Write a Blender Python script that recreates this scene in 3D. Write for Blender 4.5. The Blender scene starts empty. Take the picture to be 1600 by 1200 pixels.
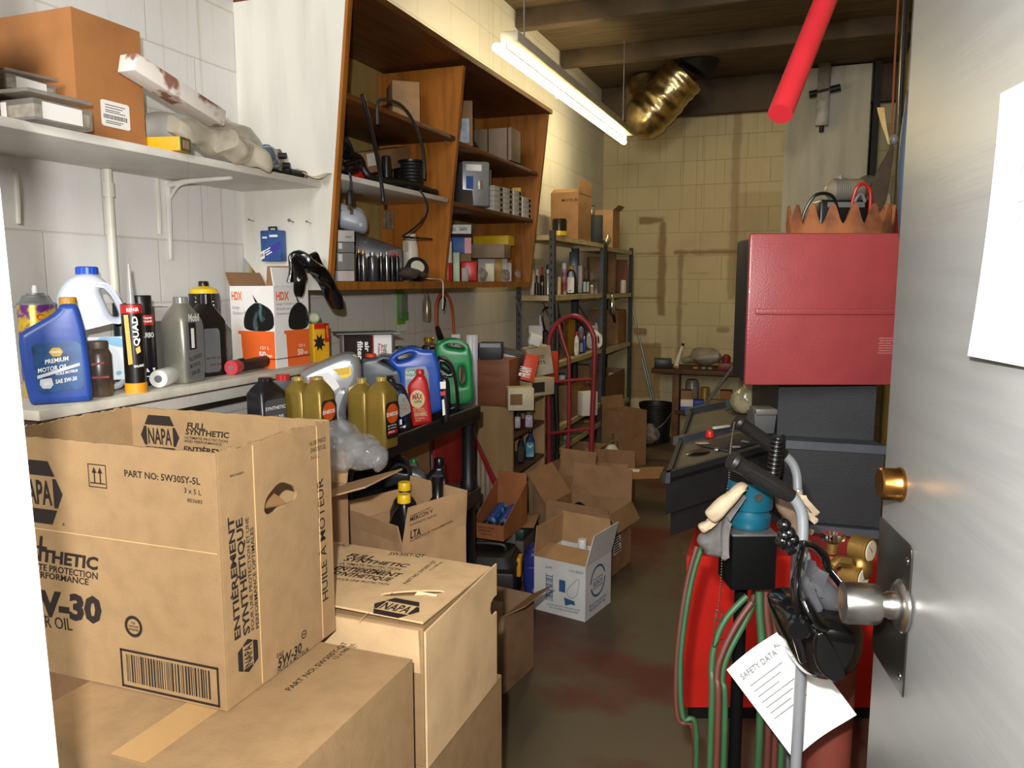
import bpy, bmesh, math, random
from mathutils import Vector, Matrix, Euler
SC = bpy.context.scene
COL = SC.collection
RAD = math.radians

# ------------------------------------------------------------------ camera
FPX, EYE = 1226.0, Vector((0, 0, 1.5))
YAW, PITCH = RAD(20.8), RAD(7.4)
cam_data = bpy.data.cameras.new('camera')
cam = bpy.data.objects.new('camera', cam_data)
COL.objects.link(cam)
cam.location = EYE
cam.rotation_euler = (math.pi / 2 - PITCH, 0, YAW)
cam_data.sensor_fit = 'HORIZONTAL'
cam_data.sensor_width = 36
cam_data.lens = 36 * FPX / 1600
cam_data.clip_start = 0.02
SC.camera = cam

# ------------------------------------------------------------------ light and exposure
SC.view_settings.view_transform = 'Standard'
SC.view_settings.look = 'None'
SC.view_settings.gamma = 1
SC.view_settings.exposure = 0.0
world = bpy.data.worlds.new('world'); SC.world = world
world.use_nodes = True
world.node_tree.nodes['Background'].inputs[0].default_value = (1, .97, .93, 1)
world.node_tree.nodes['Background'].inputs[1].default_value = 0.10

def light(name, kind, loc, energy, color=(1, 1, 1), size=.1, target=None, **kw):
    l = bpy.data.lights.new(name, kind); l.energy = energy; l.color = color
    if kind == 'AREA':
        l.shape = 'RECTANGLE'; l.size = size; l.size_y = kw.get('size_y', size)
    elif kind == 'SPOT':
        l.shadow_soft_size = size; l.spot_size = kw.get('cone', 1.6); l.spot_blend = kw.get('blend', .6)
    else:
        l.shadow_soft_size = size
    o = bpy.data.objects.new(name, l); COL.objects.link(o); o.location = loc
    if target is not None:
        o.rotation_euler = (Vector(target) - Vector(loc)).to_track_quat('-Z', 'Y').to_euler()
    return o
# the flash that took the picture, just above the lens, and an unseen fill light added behind the doorway for the workshop beyond
light('camera_flash', 'SPOT', (-.045, -.02, 1.62), 165, (1, .985, .96), .016, target=(-1.35, 3.3, 1.30), cone=RAD(125), blend=.55)
light('doorway_fill_light', 'AREA', (-.35, -1.7, 2.75), 130, (1, .98, .95), 1.2, target=(-.6, 2.2, .9), size_y=1.2)

# ------------------------------------------------------------------ camera geometry used to place things on their real planes
_F = Vector((-math.sin(YAW) * math.cos(PITCH), math.cos(YAW) * math.cos(PITCH), -math.sin(PITCH)))
_R = Vector((math.cos(YAW), math.sin(YAW), 0))
_U = _R.cross(_F)
def at(px, py, X=None, Y=None, Z=None, D=None):
    d = _F + _R * ((px - 800) / FPX) + _U * ((600 - py) / FPX)
    if X is not None: t = X / d.x
    elif Y is not None: t = Y / d.y
    elif Z is not None: t = (Z - EYE.z) / d.z
    else: t = D
    return EYE + d * t
def depth(p): return (Vector(p) - EYE).dot(_F)
def spot(px, Z, X=None, Y=None):
    """the point on height Z and plane X (or Y) seen in column px"""
    a = _R - _F * ((px - 800) / FPX)
    if X is not None: return Vector((X, -(a.x * X + a.z * (Z - EYE.z)) / a.y, Z))
    return Vector((-(a.y * Y + a.z * (Z - EYE.z)) / a.x, Y, Z))
def row(p): return 600 - FPX * (Vector(p) - EYE).dot(_U) / depth(p)
def face_cam(p): return math.atan2(EYE.y - p[1], EYE.x - p[0]) + math.pi / 2

# ------------------------------------------------------------------ materials
def srgb(h):
    if isinstance(h, str):
        h = h.lstrip('#'); c = [int(h[i:i + 2], 16) / 255 for i in (0, 2, 4)]
    else: c = [v / 255 for v in h]
    return tuple(v / 12.92 if v <= .04045 else ((v + .055) / 1.055) ** 2.4 for v in c) + (1,)
_M = {}
def mat(name, col, rough=.5, metal=0.0, var=.12, scale=9.0, bump=0.0, bscale=60.0, trans=0.0, alpha=1.0, emit=0.0, spec=.5, coat=0.0, col2=None, stretch=None, fac=None):
    """procedural material: base colour broken up by noise, optional fine bump"""
    if name in _M: return _M[name]
    m = bpy.data.materials.new(name); m.use_nodes = True; _M[name] = m
    nt = m.node_tree; N = nt.nodes; L = nt.links; b = N['Principled BSDF']
    c = srgb(col)
    b.inputs['Roughness'].default_value = rough; b.inputs['Metallic'].default_value = metal
    b.inputs['Specular IOR Level'].default_value = spec
    b.inputs['Transmission Weight'].default_value = trans; b.inputs['Alpha'].default_value = alpha
    b.inputs['Coat Weight'].default_value = coat
    tc = N.new('ShaderNodeTexCoord'); mp = N.new('ShaderNodeMapping')
    L.new(tc.outputs['Object'], mp.inputs['Vector'])
    if stretch: mp.inputs['Scale'].default_value = stretch
    nz = N.new('ShaderNodeTexNoise'); nz.inputs['Scale'].default_value = scale; nz.inputs['Detail'].default_value = 6
    L.new(mp.outputs[0], nz.inputs['Vector'])
    mx = N.new('ShaderNodeMix'); mx.data_type = 'RGBA'
    c2 = srgb(col2) if col2 else tuple(v * (1 - min(.9, var * 2.2)) for v in c[:3]) + (1,)
    mx.inputs[6].default_value = c; mx.inputs[7].default_value = c2
    rp = N.new('ShaderNodeMapRange'); lo, hi = fac or (.42, .75)
    rp.inputs['From Min'].default_value = lo; rp.inputs['From Max'].default_value = hi
    L.new(nz.outputs['Fac'], rp.inputs['Value']); L.new(rp.outputs[0], mx.inputs[0])
    L.new(mx.outputs[2], b.inputs['Base Color'])
    if emit:
        b.inputs['Emission Color'].default_value = c; b.inputs['Emission Strength'].default_value = emit
    if bump:
        n2 = N.new('ShaderNodeTexNoise'); n2.inputs['Scale'].default_value = bscale; n2.inputs['Detail'].default_value = 3
        L.new(mp.outputs[0], n2.inputs['Vector'])
        bp = N.new('ShaderNodeBump'); bp.inputs['Strength'].default_value = bump; bp.inputs['Distance'].default_value = .004
        L.new(n2.outputs['Fac'], bp.inputs['Height']); L.new(bp.outputs[0], b.inputs['Normal'])
    return m
def plastic(name, col, rough=.32, **k): return mat(name, col, rough, **k)

# ------------------------------------------------------------------ mesh building
class MB:
    def __init__(s): s.bm = bmesh.new()
    def add(s, vs, fs, M=None):
        b = [s.bm.verts.new(M @ Vector(v) if M else v) for v in vs]
        for f in fs:
            try: s.bm.faces.new([b[i] for i in f])
            except ValueError: pass
        return s
    def box(s, c, size, M=None, rot=None, bev=0):
        t = bmesh.new(); bmesh.ops.create_cube(t, size=1)
        bmesh.ops.scale(t, vec=Vector(size), verts=t.verts)
        if bev: bmesh.ops.bevel(t, geom=t.edges[:], offset=bev, segments=2, profile=.5, affect='EDGES')
        T = Matrix.Translation(Vector(c)) @ (Euler(rot).to_matrix().to_4x4() if rot else Matrix())
        return s.merge(t, (M @ T) if M else T)
    def merge(s, t, T):
        t.verts.ensure_lookup_table()
        for i, v in enumerate(t.verts): v.index = i
        s.add([v.co.copy() for v in t.verts], [[v.index for v in f.verts] for f in t.faces], T); t.free(); return s
    def mesh(s, me, T=None):
        return s.add([v.co.copy() for v in me.vertices], [list(p.vertices) for p in me.polygons], T)
    def rings(s, rings, close=True, caps=True, M=None):
        n = len(rings[0]); vs = [p for r in rings for p in r]; fs = []
        for i in range(len(rings) - 1):
            for j in range(n if close else n - 1):
                k = (j + 1) % n
                fs.append((i * n + j, i * n + k, (i + 1) * n + k, (i + 1) * n + j))
        if caps:
            fs.append(tuple(reversed(range(n)))); fs.append(tuple(range((len(rings) - 1) * n, len(rings) * n)))
        return s.add(vs, fs, M)
    def lathe(s, prof, n=28, c=(0, 0, 0), M=None, sy=1.0):
        """prof: (radius, z) from bottom to top, closed with caps"""
        rs = [[(c[0] + max(r, 1e-4) * math.cos(2 * math.pi * j / n), c[1] + sy * max(r, 1e-4) * math.sin(2 * math.pi * j / n), c[2] + z) for j in range(n)] for r, z in prof]
        return s.rings(rs, True, True, M)
    def cyl(s, p0, p1, r0, r1=None, n=18): return s.tube([p0, p1], [r0, r0 if r1 is None else r1], n, 1)
    def tube(s, pts, r, n=10, sub=6, closed=False, flat=1.0, caps=True):
        """a pipe along pts (Catmull-Rom smoothed); r a number or a list"""
        P = [Vector(p) for p in pts]; m = len(P)
        rl = r if isinstance(r, (list, tuple)) else [r] * m
        Q, RR = [], []
        segs = m if closed else m - 1
        for i in range(segs):
            if closed: a, b, c, d = P[(i - 1) % m], P[i], P[(i + 1) % m], P[(i + 2) % m]
            else: a, b, c, d = P[max(i - 1, 0)], P[i], P[i + 1], P[min(i + 2, m - 1)]
            for j in range(sub):
                t = j / sub
                Q.append(.5 * ((2 * b) + (c - a) * t + (2 * a - 5 * b + 4 * c - d) * t * t + (3 * b - a - 3 * c + d) * t ** 3) if sub > 1 else b.copy())
                RR.append(rl[i] + (rl[(i + 1) % m] - rl[i]) * t)
        if not closed: Q.append(P[-1].copy()); RR.append(rl[-1])
        k = len(Q); up = None; rings = []
        for i in range(k):
            if closed: tg = Q[(i + 1) % k] - Q[i - 1]
            else: tg = Q[min(i + 1, k - 1)] - Q[max(i - 1, 0)]
            if tg.length < 1e-9: tg = Vector((0, 0, 1))
            tg.normalize()
            if up is None: up = Vector((0, 0, 1)) if abs(tg.z) < .9 else Vector((1, 0, 0))
            sd = tg.cross(up)
            if sd.length < 1e-6: sd = tg.cross(Vector((.3, .8, .1)))
            sd.normalize(); up = sd.cross(tg).normalized()
            rings.append([Q[i] + (sd * math.cos(2 * math.pi * j / n) + up * flat * math.sin(2 * math.pi * j / n)) * RR[i] for j in range(n)])
        if closed: rings.append(rings[0]); return s.rings(rings, True, False)
        return s.rings(rings, True, caps)
    def loft(s, secs, n=32, e=4.0, M=None):
        """secs: (z, half width, half depth[, cx, cy]) superellipse cross-sections"""
        rs = []
        for q in secs:
            z, a, b = q[:3]; cx, cy = (q[3], q[4]) if len(q) > 4 else (0, 0); ee = q[5] if len(q) > 5 else e
            ring = []
            for j in range(n):
                t = 2 * math.pi * (j + .5) / n; c_, s_ = math.cos(t), math.sin(t)
                ring.append((cx + a * math.copysign(abs(c_) ** (2 / ee), c_), cy + b * math.copysign(abs(s_) ** (2 / ee), s_), z))
            rs.append(ring)
        return s.rings(rs, True, True, M)
    def prism(s, poly, h, M=None, z0=0):
        n = len(poly)
        return s.add([(x, y, z0) for x, y in poly] + [(x, y, z0 + h) for x, y in poly],
                     [tuple(reversed(range(n))), tuple(range(n, 2 * n))] + [(i, (i + 1) % n, n + (i + 1) % n, n + i) for i in range(n)], M)
    def ball(s, c, r, scale=(1, 1, 1), seg=16, rot=None):
        t = bmesh.new(); bmesh.ops.create_uvsphere(t, u_segments=seg, v_segments=max(6, seg // 2), radius=r)
        bmesh.ops.scale(t, vec=Vector(scale), verts=t.verts)
        T = Matrix.Translation(Vector(c)) @ (Euler(rot).to_matrix().to_4x4() if rot else Matrix())
        return s.merge(t, T)
    def sheet(s, f, nu, nv, th=.002, M=None):
        """a thin solid following f(u, v), u and v in 0..1"""
        G = [[Vector(f(i / nu, j / nv)) for j in range(nv + 1)] for i in range(nu + 1)]
        top, bot = [], []
        for i in range(nu + 1):
            for j in range(nv + 1):
                du = G[min(i + 1, nu)][j] - G[max(i - 1, 0)][j]; dv = G[i][min(j + 1, nv)] - G[i][max(j - 1, 0)]
                n = du.cross(dv); n = n.normalized() if n.length > 1e-12 else Vector((0, 0, 1))
                top.append(G[i][j] + n * th / 2); bot.append(G[i][j] - n * th / 2)
        w = nv + 1; o = len(top); fs = []
        for i in range(nu):
            for j in range(nv):
                a = i * w + j; fs.append((a, a + w, a + w + 1, a + 1)); fs.append((o + a + 1, o + a + w + 1, o + a + w, o + a))
        for i in range(nu):
            a, b = i * w, (i + 1) * w; fs.append((a, o + a, o + b, b)); a += nv; b += nv; fs.append((b, o + b, o + a, a))
        for j in range(nv):
            a, b = j, j + 1; fs.append((b, o + b, o + a, a)); a += nu * w; b += nu * w; fs.append((a, o + a, o + b, b))
        return s.add(top + bot, fs, M)
    def slab(s, outline, holes, dep, bev, M=None, res=3):
        """outline (x, z) with holes, thickness dep along y, rounded edges"""
        cu = bpy.data.curves.new('tmp', 'CURVE'); cu.dimensions = '2D'; cu.fill_mode = 'BOTH'
        bev = min(bev, dep / 2 - 1e-4)
        cu.extrude = dep / 2 - bev; cu.bevel_depth = bev; cu.bevel_resolution = res; cu.offset = -bev
        for pl in [outline] + list(holes):
            sp = cu.splines.new('POLY'); sp.points.add(len(pl) - 1); sp.use_cyclic_u = True
            for p, q in zip(sp.points, pl): p.co = (q[0], q[1], 0, 1)
        o = bpy.data.objects.new('tmp', cu); me = bpy.data.meshes.new_from_object(o)
        T = Matrix.Rotation(math.pi / 2, 4, 'X'); s.mesh(me, (M @ T) if M else T)
        bpy.data.objects.remove(o); bpy.data.curves.remove(cu); bpy.data.meshes.remove(me); return s
    def text(s, t, M, x, y, h, w=None, rot=0, shear=0, bold=0, align='LEFT', font=None):
        """lettering with capital height h (and, if given, width w) in the plane of frame M"""
        cu = bpy.data.curves.new('tmp', 'FONT'); cu.body = t; cu.size = 1; cu.shear = shear; cu.offset = bold; cu.resolution_u = 2
        o = bpy.data.objects.new('tmp', cu); me = bpy.data.meshes.new_from_object(o)
        if len(me.vertices):
            xs = [v.co.x for v in me.vertices]; x0, x1 = min(xs), max(xs); k = h / .70; kx = w / max(x1 - x0, 1e-6) if w else k
            ax = {'LEFT': x0, 'CENTER': (x0 + x1) / 2, 'RIGHT': x1}[align]
            T = M @ Matrix.Translation((x, y, 0)) @ Matrix.Rotation(RAD(rot), 4, 'Z') @ Matrix.Diagonal((kx, k, 1, 1)) @ Matrix.Translation((-ax, 0, 0))
            s.mesh(me, T)
        bpy.data.objects.remove(o); bpy.data.curves.remove(cu); bpy.data.meshes.remove(me); return s
    def flat(s, poly, M, z=0): return s.add([(x, y, z) for x, y in poly], [tuple(range(len(poly)))], M)
    def frect(s, M, x0, y0, x1, y1, z=0): return s.flat([(x0, y0), (x1, y0), (x1, y1), (x0, y1)], M, z)
    def build(s, name, m, parent=None, smooth=True, ang=38, warp=0, wscale=8):
        bm = s.bm
        if warp:
            from mathutils import noise
            for v in bm.verts: v.co += noise.noise_vector(v.co * wscale + Vector((3.1, 1.7, .4))) * warp
        bmesh.ops.remove_doubles(bm, verts=bm.verts[:], dist=2e-6)
        bmesh.ops.recalc_face_normals(bm, faces=bm.faces[:])
        me = bpy.data.meshes.new(name); bm.to_mesh(me); bm.free()
        for q in (m if isinstance(m, (list, tuple)) else [m]): me.materials.append(q)
        if smooth and len(me.polygons):
            me.polygons.foreach_set('use_smooth', [True] * len(me.polygons)); me.set_sharp_from_angle(angle=RAD(ang))
        o = bpy.data.objects.new(name, me); COL.objects.link(o)
        if parent is not None: o.parent = parent
        return o

def tag(o, label=None, cat=None, group=None, kind=None):
    if label: o['label'] = label
    if cat: o['category'] = cat
    if group: o['group'] = group
    if kind: o['kind'] = kind
    return o
def thing(name, label, cat, loc=(0, 0, 0), rz=0, group=None):
    o = bpy.data.objects.new(name, None); o.empty_display_size = .05; COL.objects.link(o)
    o.location = loc; o.rotation_euler = (0, 0, rz)
    return tag(o, label, cat, group)
def struct(name, mb, m, **k): return tag(mb.build(name, m, **k), kind='structure')
def copy_tree(o, parent=None):
    c = o.copy(); COL.objects.link(c)
    if parent is not None: c.parent = parent
    for ch in list(o.children): copy_tree(ch, c)
    return c
def chaikin(p, it=2, q=.22):
    for _ in range(it):
        o = []
        for i in range(len(p)):
            a, b = p[i], p[(i + 1) % len(p)]
            o.append((a[0] + (b[0] - a[0]) * q, a[1] + (b[1] - a[1]) * q)); o.append((a[0] + (b[0] - a[0]) * (1 - q), a[1] + (b[1] - a[1]) * (1 - q)))
        p = o
    return p
def frame(o, r, u):
    """frame with origin o, x along r, y along u, z out of the face"""
    r = Vector(r).normalized(); u = Vector(u).normalized(); n = r.cross(u)
    return Matrix(((r.x, u.x, n.x, o[0] + n.x * .0006), (r.y, u.y, n.y, o[1] + n.y * .0006), (r.z, u.z, n.z, o[2] + n.z * .0006), (0, 0, 0, 1)))
def face(w, d, h, side):
    return {'front': lambda: frame((-w / 2, -d / 2, 0), (1, 0, 0), (0, 0, 1)), 'right': lambda: frame((w / 2, -d / 2, 0), (0, 1, 0), (0, 0, 1)),
            'back': lambda: frame((w / 2, d / 2, 0), (-1, 0, 0), (0, 0, 1)), 'left': lambda: frame((-w / 2, d / 2, 0), (0, -1, 0), (0, 0, 1)),
            'top': lambda: frame((-w / 2, -d / 2, h), (1, 0, 0), (0, 1, 0))}[side]()

# ------------------------------------------------------------------ items described by their outline in the photograph's pixels, at a known real distance
class Item:
    """an upright thing: px columns and rows around its own base point, turned into metres at its distance"""
    def __init__(s, name, label, cat, cx, Z, X=None, Y=None, zm=(1, 0, 0), off=0, group=None, thick=.06):
        s.zm = zm; s.cx = cx * zm[0] + zm[1]
        s.pos = spot(s.cx, Z + .0012, X, Y); s.k = depth(s.pos) / FPX; s.th = thick; s.by = row(s.pos)
        s.co = 1 / math.cos(RAD(off))
        s.root = thing(name, label, cat, s.pos, face_cam(s.pos) + RAD(off), group)
        s.fit = None
    def xz(s, p):
        z = (s.by - p[1] * s.zm[0] - s.zm[2]) * s.k
        if s.fit: z = s.fit[0] - (s.fit[0] - z) * s.fit[1]
        return ((p[0] * s.zm[0] + s.zm[1] - s.cx) * s.k * s.co, z)
    def stand(s, rows):
        """the first body reaches down to what it stands on"""
        if s.fit is None:
            s.fit = (0, 1); z = [s.xz((0, r))[1] for r in rows]; a, c = min(z), max(z); s.fit = (c, c / (c - a))
    def slab(s, name, pts, m, holes=(), dep=None, bev=.012, it=2, yoff=0, par=None, q=.22):
        s.stand([p[1] for p in pts])
        b = MB().slab(chaikin([s.xz(p) for p in pts], it, q), [chaikin([s.xz(p) for p in h], it, q) for h in holes], dep or s.th, bev, Matrix.Translation((0, yoff, 0)))
        return b.build(name, m, par or s.root, ang=50)
    def lathe(s, name, prof, m, n=28, par=None, sy=1.0, cx=None, yoff=0):
        """prof: (half width px, row) from the base up; cx: axis column"""
        s.stand([y for r, y in prof])
        x0 = 0 if cx is None else s.xz((cx, 0))[0]
        return MB().lathe([(r * s.zm[0] * s.k, s.xz((0, y))[1]) for r, y in prof], n, (x0, yoff, 0), sy=sy).build(name, m, par or s.root)
    def cap(s, x0, x1, y0, y1, m, name='cap', yoff=0, par=None, ridges=True):
        (a, t), (b, u) = s.xz((x0, y0)), s.xz((x1, y1)); r = (b - a) / 2 / s.co; h = t - u; n = 36 if ridges else 20
        rings = []
        for q, z in ((1, u), (1, u + h * .15), (1, u + h * .85), (.86, t)):
            rings.append([((a + b) / 2 + r * q * (1 - (.05 if ridges and j % 2 else 0)) * math.cos(2 * math.pi * j / n), yoff + r * q * (1 - (.05 if ridges and j % 2 else 0)) * math.sin(2 * math.pi * j / n), z) for j in range(n)])
        return MB().rings(rings).build(name, m, par or s.root)
    def frame(s, dep=None, yoff=0): return frame((0, yoff - (dep or s.th) / 2 - .0006, 0), (1, 0, 0), (0, 0, 1))
    def label(s, pts, m, name='front_label', dep=None, par=None, it=1, yoff=0, th=.0008):
        q = [s.xz(p) for p in pts]
        if len(q) == 2: (a, t), (b, u) = q; q = [(a, u), (b, u), (b, t), (a, t)]
        if it: q = chaikin(q, it, .08)
        return MB().prism(q, th, frame((0, yoff - (dep or s.th) / 2 - .0001, 0), (1, 0, 0), (0, 0, 1)), -.0004).build(name, m, par or s.root, smooth=False)
    def text(s, rows, m, name='printed_lettering', dep=None, par=None, z=.0012, yoff=0):
        """rows: (text, x, baseline row, capital height px[, width px[, rot[, shear[, bold]]]])"""
        b = MB(); M = s.frame(dep, yoff) @ Matrix.Translation((0, 0, z))
        for r in rows:
            x, y = s.xz((r[1], r[2])); kk = s.zm[0] * s.k
            b.text(r[0], M, x, y, r[3] * kk, r[4] * kk * s.co if len(r) > 4 and r[4] else None, r[5] if len(r) > 5 else 0, r[6] if len(r) > 6 else 0, r[7] if len(r) > 7 else .015)
        return b.build(name, m, par or s.root, smooth=False)
    def patch(s, polys, m, name='printed_graphic', dep=None, par=None, z=.0009, yoff=0, it=0):
        if 1 < len(polys) <= 4:
            return [s.patch([p], m, name, dep, par, z + i * .00015, yoff, it) for i, p in enumerate(polys)][0]
        b = MB(); M = s.frame(dep, yoff) @ Matrix.Translation((0, 0, z))
        for i, p in enumerate(polys):
            q = [s.xz(v) for v in p]; b.flat(chaikin(q, it, .25) if it else q, M, i * .00015)
        return b.build(name, m, par or s.root, smooth=False)

# ------------------------------------------------------------------ cartons
def carton(name, label, cat, loc, rz, w, d, h, m, flaps=None, t=.004, group=None, bottom=True, lid=False, skew=0.004):
    """an open (or shut) cardboard box: body and hinged flaps.  flaps: side -> (angle from upright, outwards positive[, length])"""
    root = thing(name, label, cat, loc, rz, group)
    b = MB()
    for c, s in (((0, -d / 2 + t / 2, h / 2), (w, t, h)), ((0, d / 2 - t / 2, h / 2), (w, t, h)), ((-w / 2 + t / 2, 0, h / 2), (t, d - 2 * t, h)), ((w / 2 - t / 2, 0, h / 2), (t, d - 2 * t, h))):
        b.box(c, s)
    b.box((0, 0, t / 2), (w - 2 * t, d - 2 * t, t))
    if lid: b.box((0, 0, h - t / 2), (w - 2 * t, d - 2 * t, t))
    b.build('carton_body', m, root, smooth=False)
    for side, v in (flaps or {}).items():
        a, ln = (v[0], v[1]) if isinstance(v, tuple) else (v, min(w, d) / 2)
        flap(root, w, d, h, side, a, ln, m, t)
    return root
def flap(root, w, d, h, side, a, ln, m, t=.004):
    wid = w if side in ('front', 'back') else d
    ax = {'front': ((0, -d / 2, h), 0), 'right': ((w / 2, 0, h), 90), 'back': ((0, d / 2, h), 180), 'left': ((-w / 2, 0, h), 270)}[side]
    T = Matrix.Translation(ax[0]) @ Matrix.Rotation(RAD(ax[1]), 4, 'Z') @ Matrix.Rotation(RAD(a), 4, 'X')
    i = .006 if wid > .1 else .001
    poly = [(-wid / 2 + i * .3, 0), (wid / 2 - i * .3, 0), (wid / 2 - i, ln), (-wid / 2 + i, ln)]
    o = MB().prism(poly, t, Matrix.Rotation(math.pi / 2, 4, 'X'), -t / 2).build('flap', m, root, smooth=False)
    o.matrix_local = T
    return o
def print_on(root, M, rows, m, name='printed_lettering', extra=None):
    b = MB()
    for r in rows:
        b.text(r[0], M, r[1], r[2], r[3], r[4] if len(r) > 4 else None, r[5] if len(r) > 5 else 0, r[6] if len(r) > 6 else 0, r[7] if len(r) > 7 else .012)
    if extra: extra(b, M)
    return b.build(name, m, root, smooth=False)
def hexlogo(b, M, cx, cy, s, word='NAPA', sk=0):
    """the parts shop's six-sided badge: dark caps and side points, word in the clear band"""
    T = M @ Matrix.Translation((cx, cy, 0))
    hw, hh = s, s * .86; bh = hh * .46
    xe = lambda y: hw - abs(y) * .52
    g = hh * .07
    b.flat([(-xe(hh), hh), (-xe(bh + g), bh + g), (xe(bh + g), bh + g), (xe(hh), hh)], T)
    b.flat([(-xe(hh), -hh), (xe(hh), -hh), (xe(bh + g), -bh - g), (-xe(bh + g), -bh - g)], T)
    for q in (-1, 1): b.flat([(q * hw, 0), (q * (xe(bh)), bh), (q * (xe(bh) - .12 * s), bh), (q * (xe(bh) - .12 * s), -bh), (q * xe(bh), -bh)], T)
    b.text(word, T, 0, -bh * .82, bh * 1.64, 1.22 * s, 0, 0, .02, 'CENTER')
def abox(xl, xc, xr, yt, X, Z, X0=None):
    """axis-aligned box on height Z: columns of its near-side far edge, its front corner and its far front corner; row of the top at the corner"""
    p = spot(xc, Z, X=X); q = spot(xr, Z, X=X)
    x0 = X0 if X0 is not None else at(xl, 500, Y=p.y).x
    # top height
    tz = at(xc, yt, X=X).z
    return ((x0 + X) / 2, (p.y + q.y) / 2, Z), X - x0, q.y - p.y, tz - Z

def uv(root, M, px, py):
    """where the sight line through a pixel meets the face M of a placed thing, in that face's own metres"""
    W = Matrix.Translation(root.location) @ root.rotation_euler.to_matrix().to_4x4() @ M
    d = at(px, py, D=1) - EYE; n = W.to_3x3().col[2]; o = W.translation
    p = EYE + d * ((o - EYE).dot(n) / d.dot(n)); q = W.inverted() @ p
    return q.x, q.y
def ptext(root, M, rows, m, zm=(1, 0, 0), name='printed_lettering', extra=None, parent=None):
    """rows: (text, baseline start, baseline end, a point at capital height over the start[, shear, bold])"""
    b = MB(); f = lambda p: Vector(uv(root, M, p[0] * zm[0] + zm[1], p[1] * zm[0] + zm[2]))
    for r in rows:
        a, c, h = f(r[1]), f(r[2]), f(r[3]); u = (c - a); L_ = u.length; u.normalize(); hh = abs(u.x * (h - a).y - u.y * (h - a).x)
        b = MB().text(r[0], M, a.x, a.y, hh, L_, math.degrees(math.atan2(u.y, u.x)), r[4] if len(r) > 4 else 0, r[5] if len(r) > 5 else .012)
        o = b.build(name, m, parent or root, smooth=False)
    if extra:
        b = MB(); extra(b, M, f)
        if b.bm.is_valid and len(b.bm.verts): o = b.build('printed_graphic', m, parent or root, smooth=False)
    return o
def fbox(near, left, right, yt, Z):
    """a box standing on height Z from three base corners seen in the picture; yt: row of the top over the near corner"""
    P0, PL, PR = at(*near, Z=Z), at(*left, Z=Z), at(*right, Z=Z)
    a = P0 - PL; c = PR - P0; r1 = math.atan2(a.y, a.x); r2 = math.atan2(c.y, c.x) - math.pi / 2; rz = (r1 + r2) / 2
    w, d = a.length, c.length; h = (row(P0) - yt) * depth(P0) / FPX
    ux, uy = Vector((math.cos(rz), math.sin(rz), 0)), Vector((-math.sin(rz), math.cos(rz), 0))
    ctr = P0 - ux * w / 2 + uy * d / 2
    return Vector((ctr.x, ctr.y, Z)), rz, w, d, h
def cfloor(near, w, d, rz, Z=0):
    """centre of a w by d box turned rz degrees whose near corner stands at a pixel on height Z"""
    P0 = at(*near, Z=Z); r = RAD(rz); ux, uy = Vector((math.cos(r), math.sin(r), 0)), Vector((-math.sin(r), math.cos(r), 0))
    c = P0 - ux * w / 2 + uy * d / 2; return Vector((c.x, c.y, Z)), r

def sil(root, D, pts, th, m, name, zm, bev=.006, dD=0.0, it=2, q=.22, warp=0):
    """a rounded solid whose outline, thickness and distance are given; built upright, square to the line of sight, under root (turned by the camera's yaw)"""
    P_ = []
    for x, y in pts:
        p = at(x * zm[0] + zm[1], y * zm[0] + zm[2], D=D) - root.location; P_.append((p.dot(_R), p.z))
    f_ = Vector((-math.sin(YAW), math.cos(YAW), 0)); y0 = (at(800, 600, D=D) - root.location).dot(f_) if dD is None else dD
    return MB().slab(chaikin(P_, it, q), [], th, bev, Matrix.Translation((0, y0, 0)), 4).build(name, m, root, ang=60, warp=warp, wscale=30)
# ------------------------------------------------------------------ common materials
CARD = mat('cardboard', '#b59069', .8, var=.10, scale=14, bump=.12, bscale=240, spec=.15)
CARD2 = mat('cardboard_brown', '#9c7857', .8, var=.12, scale=10, bump=.12, bscale=200, spec=.15)
CARD3 = mat('cardboard_grey', '#97785a', .82, var=.12, scale=12, bump=.1, bscale=200, spec=.12)
INK = mat('black_ink', '#2b2320', .75, var=.05, spec=.2)
WINK = mat('white_ink', '#f0efe9', .5, var=.03)
BLK = plastic('black_plastic', '#121213', .30, var=.1)
BLKR = mat('black_rubber', '#161515', .55, var=.2, bump=.05)
WHT = plastic('white_plastic', '#e6e6e2', .35, var=.05)
GREYP = plastic('grey_plastic', '#6e7173', .4, var=.1)
PAPER = mat('white_paper', '#e8e6e0', .8, var=.04, spec=.2)
CHROME = mat('chrome', '#d8d8d8', .13, metal=1, var=.05)
STEEL = mat('bare_steel', '#a2a3a4', .35, metal=.6, var=.15)
BRASS = mat('brass', '#9a7740', .42, metal=.85, var=.2, scale=20)
REDP = plastic('red_plastic', '#c4221f', .35, var=.08)
YELP = plastic('yellow_plastic', '#f0c61c', .35, var=.06)
BLUP = plastic('blue_plastic', '#1f4fc4', .33, var=.08)
CLEAR = mat('clear_plastic', '#e3e2dd', .16, trans=.75, alpha=.55, var=.1, bump=.5, bscale=26)

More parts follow.
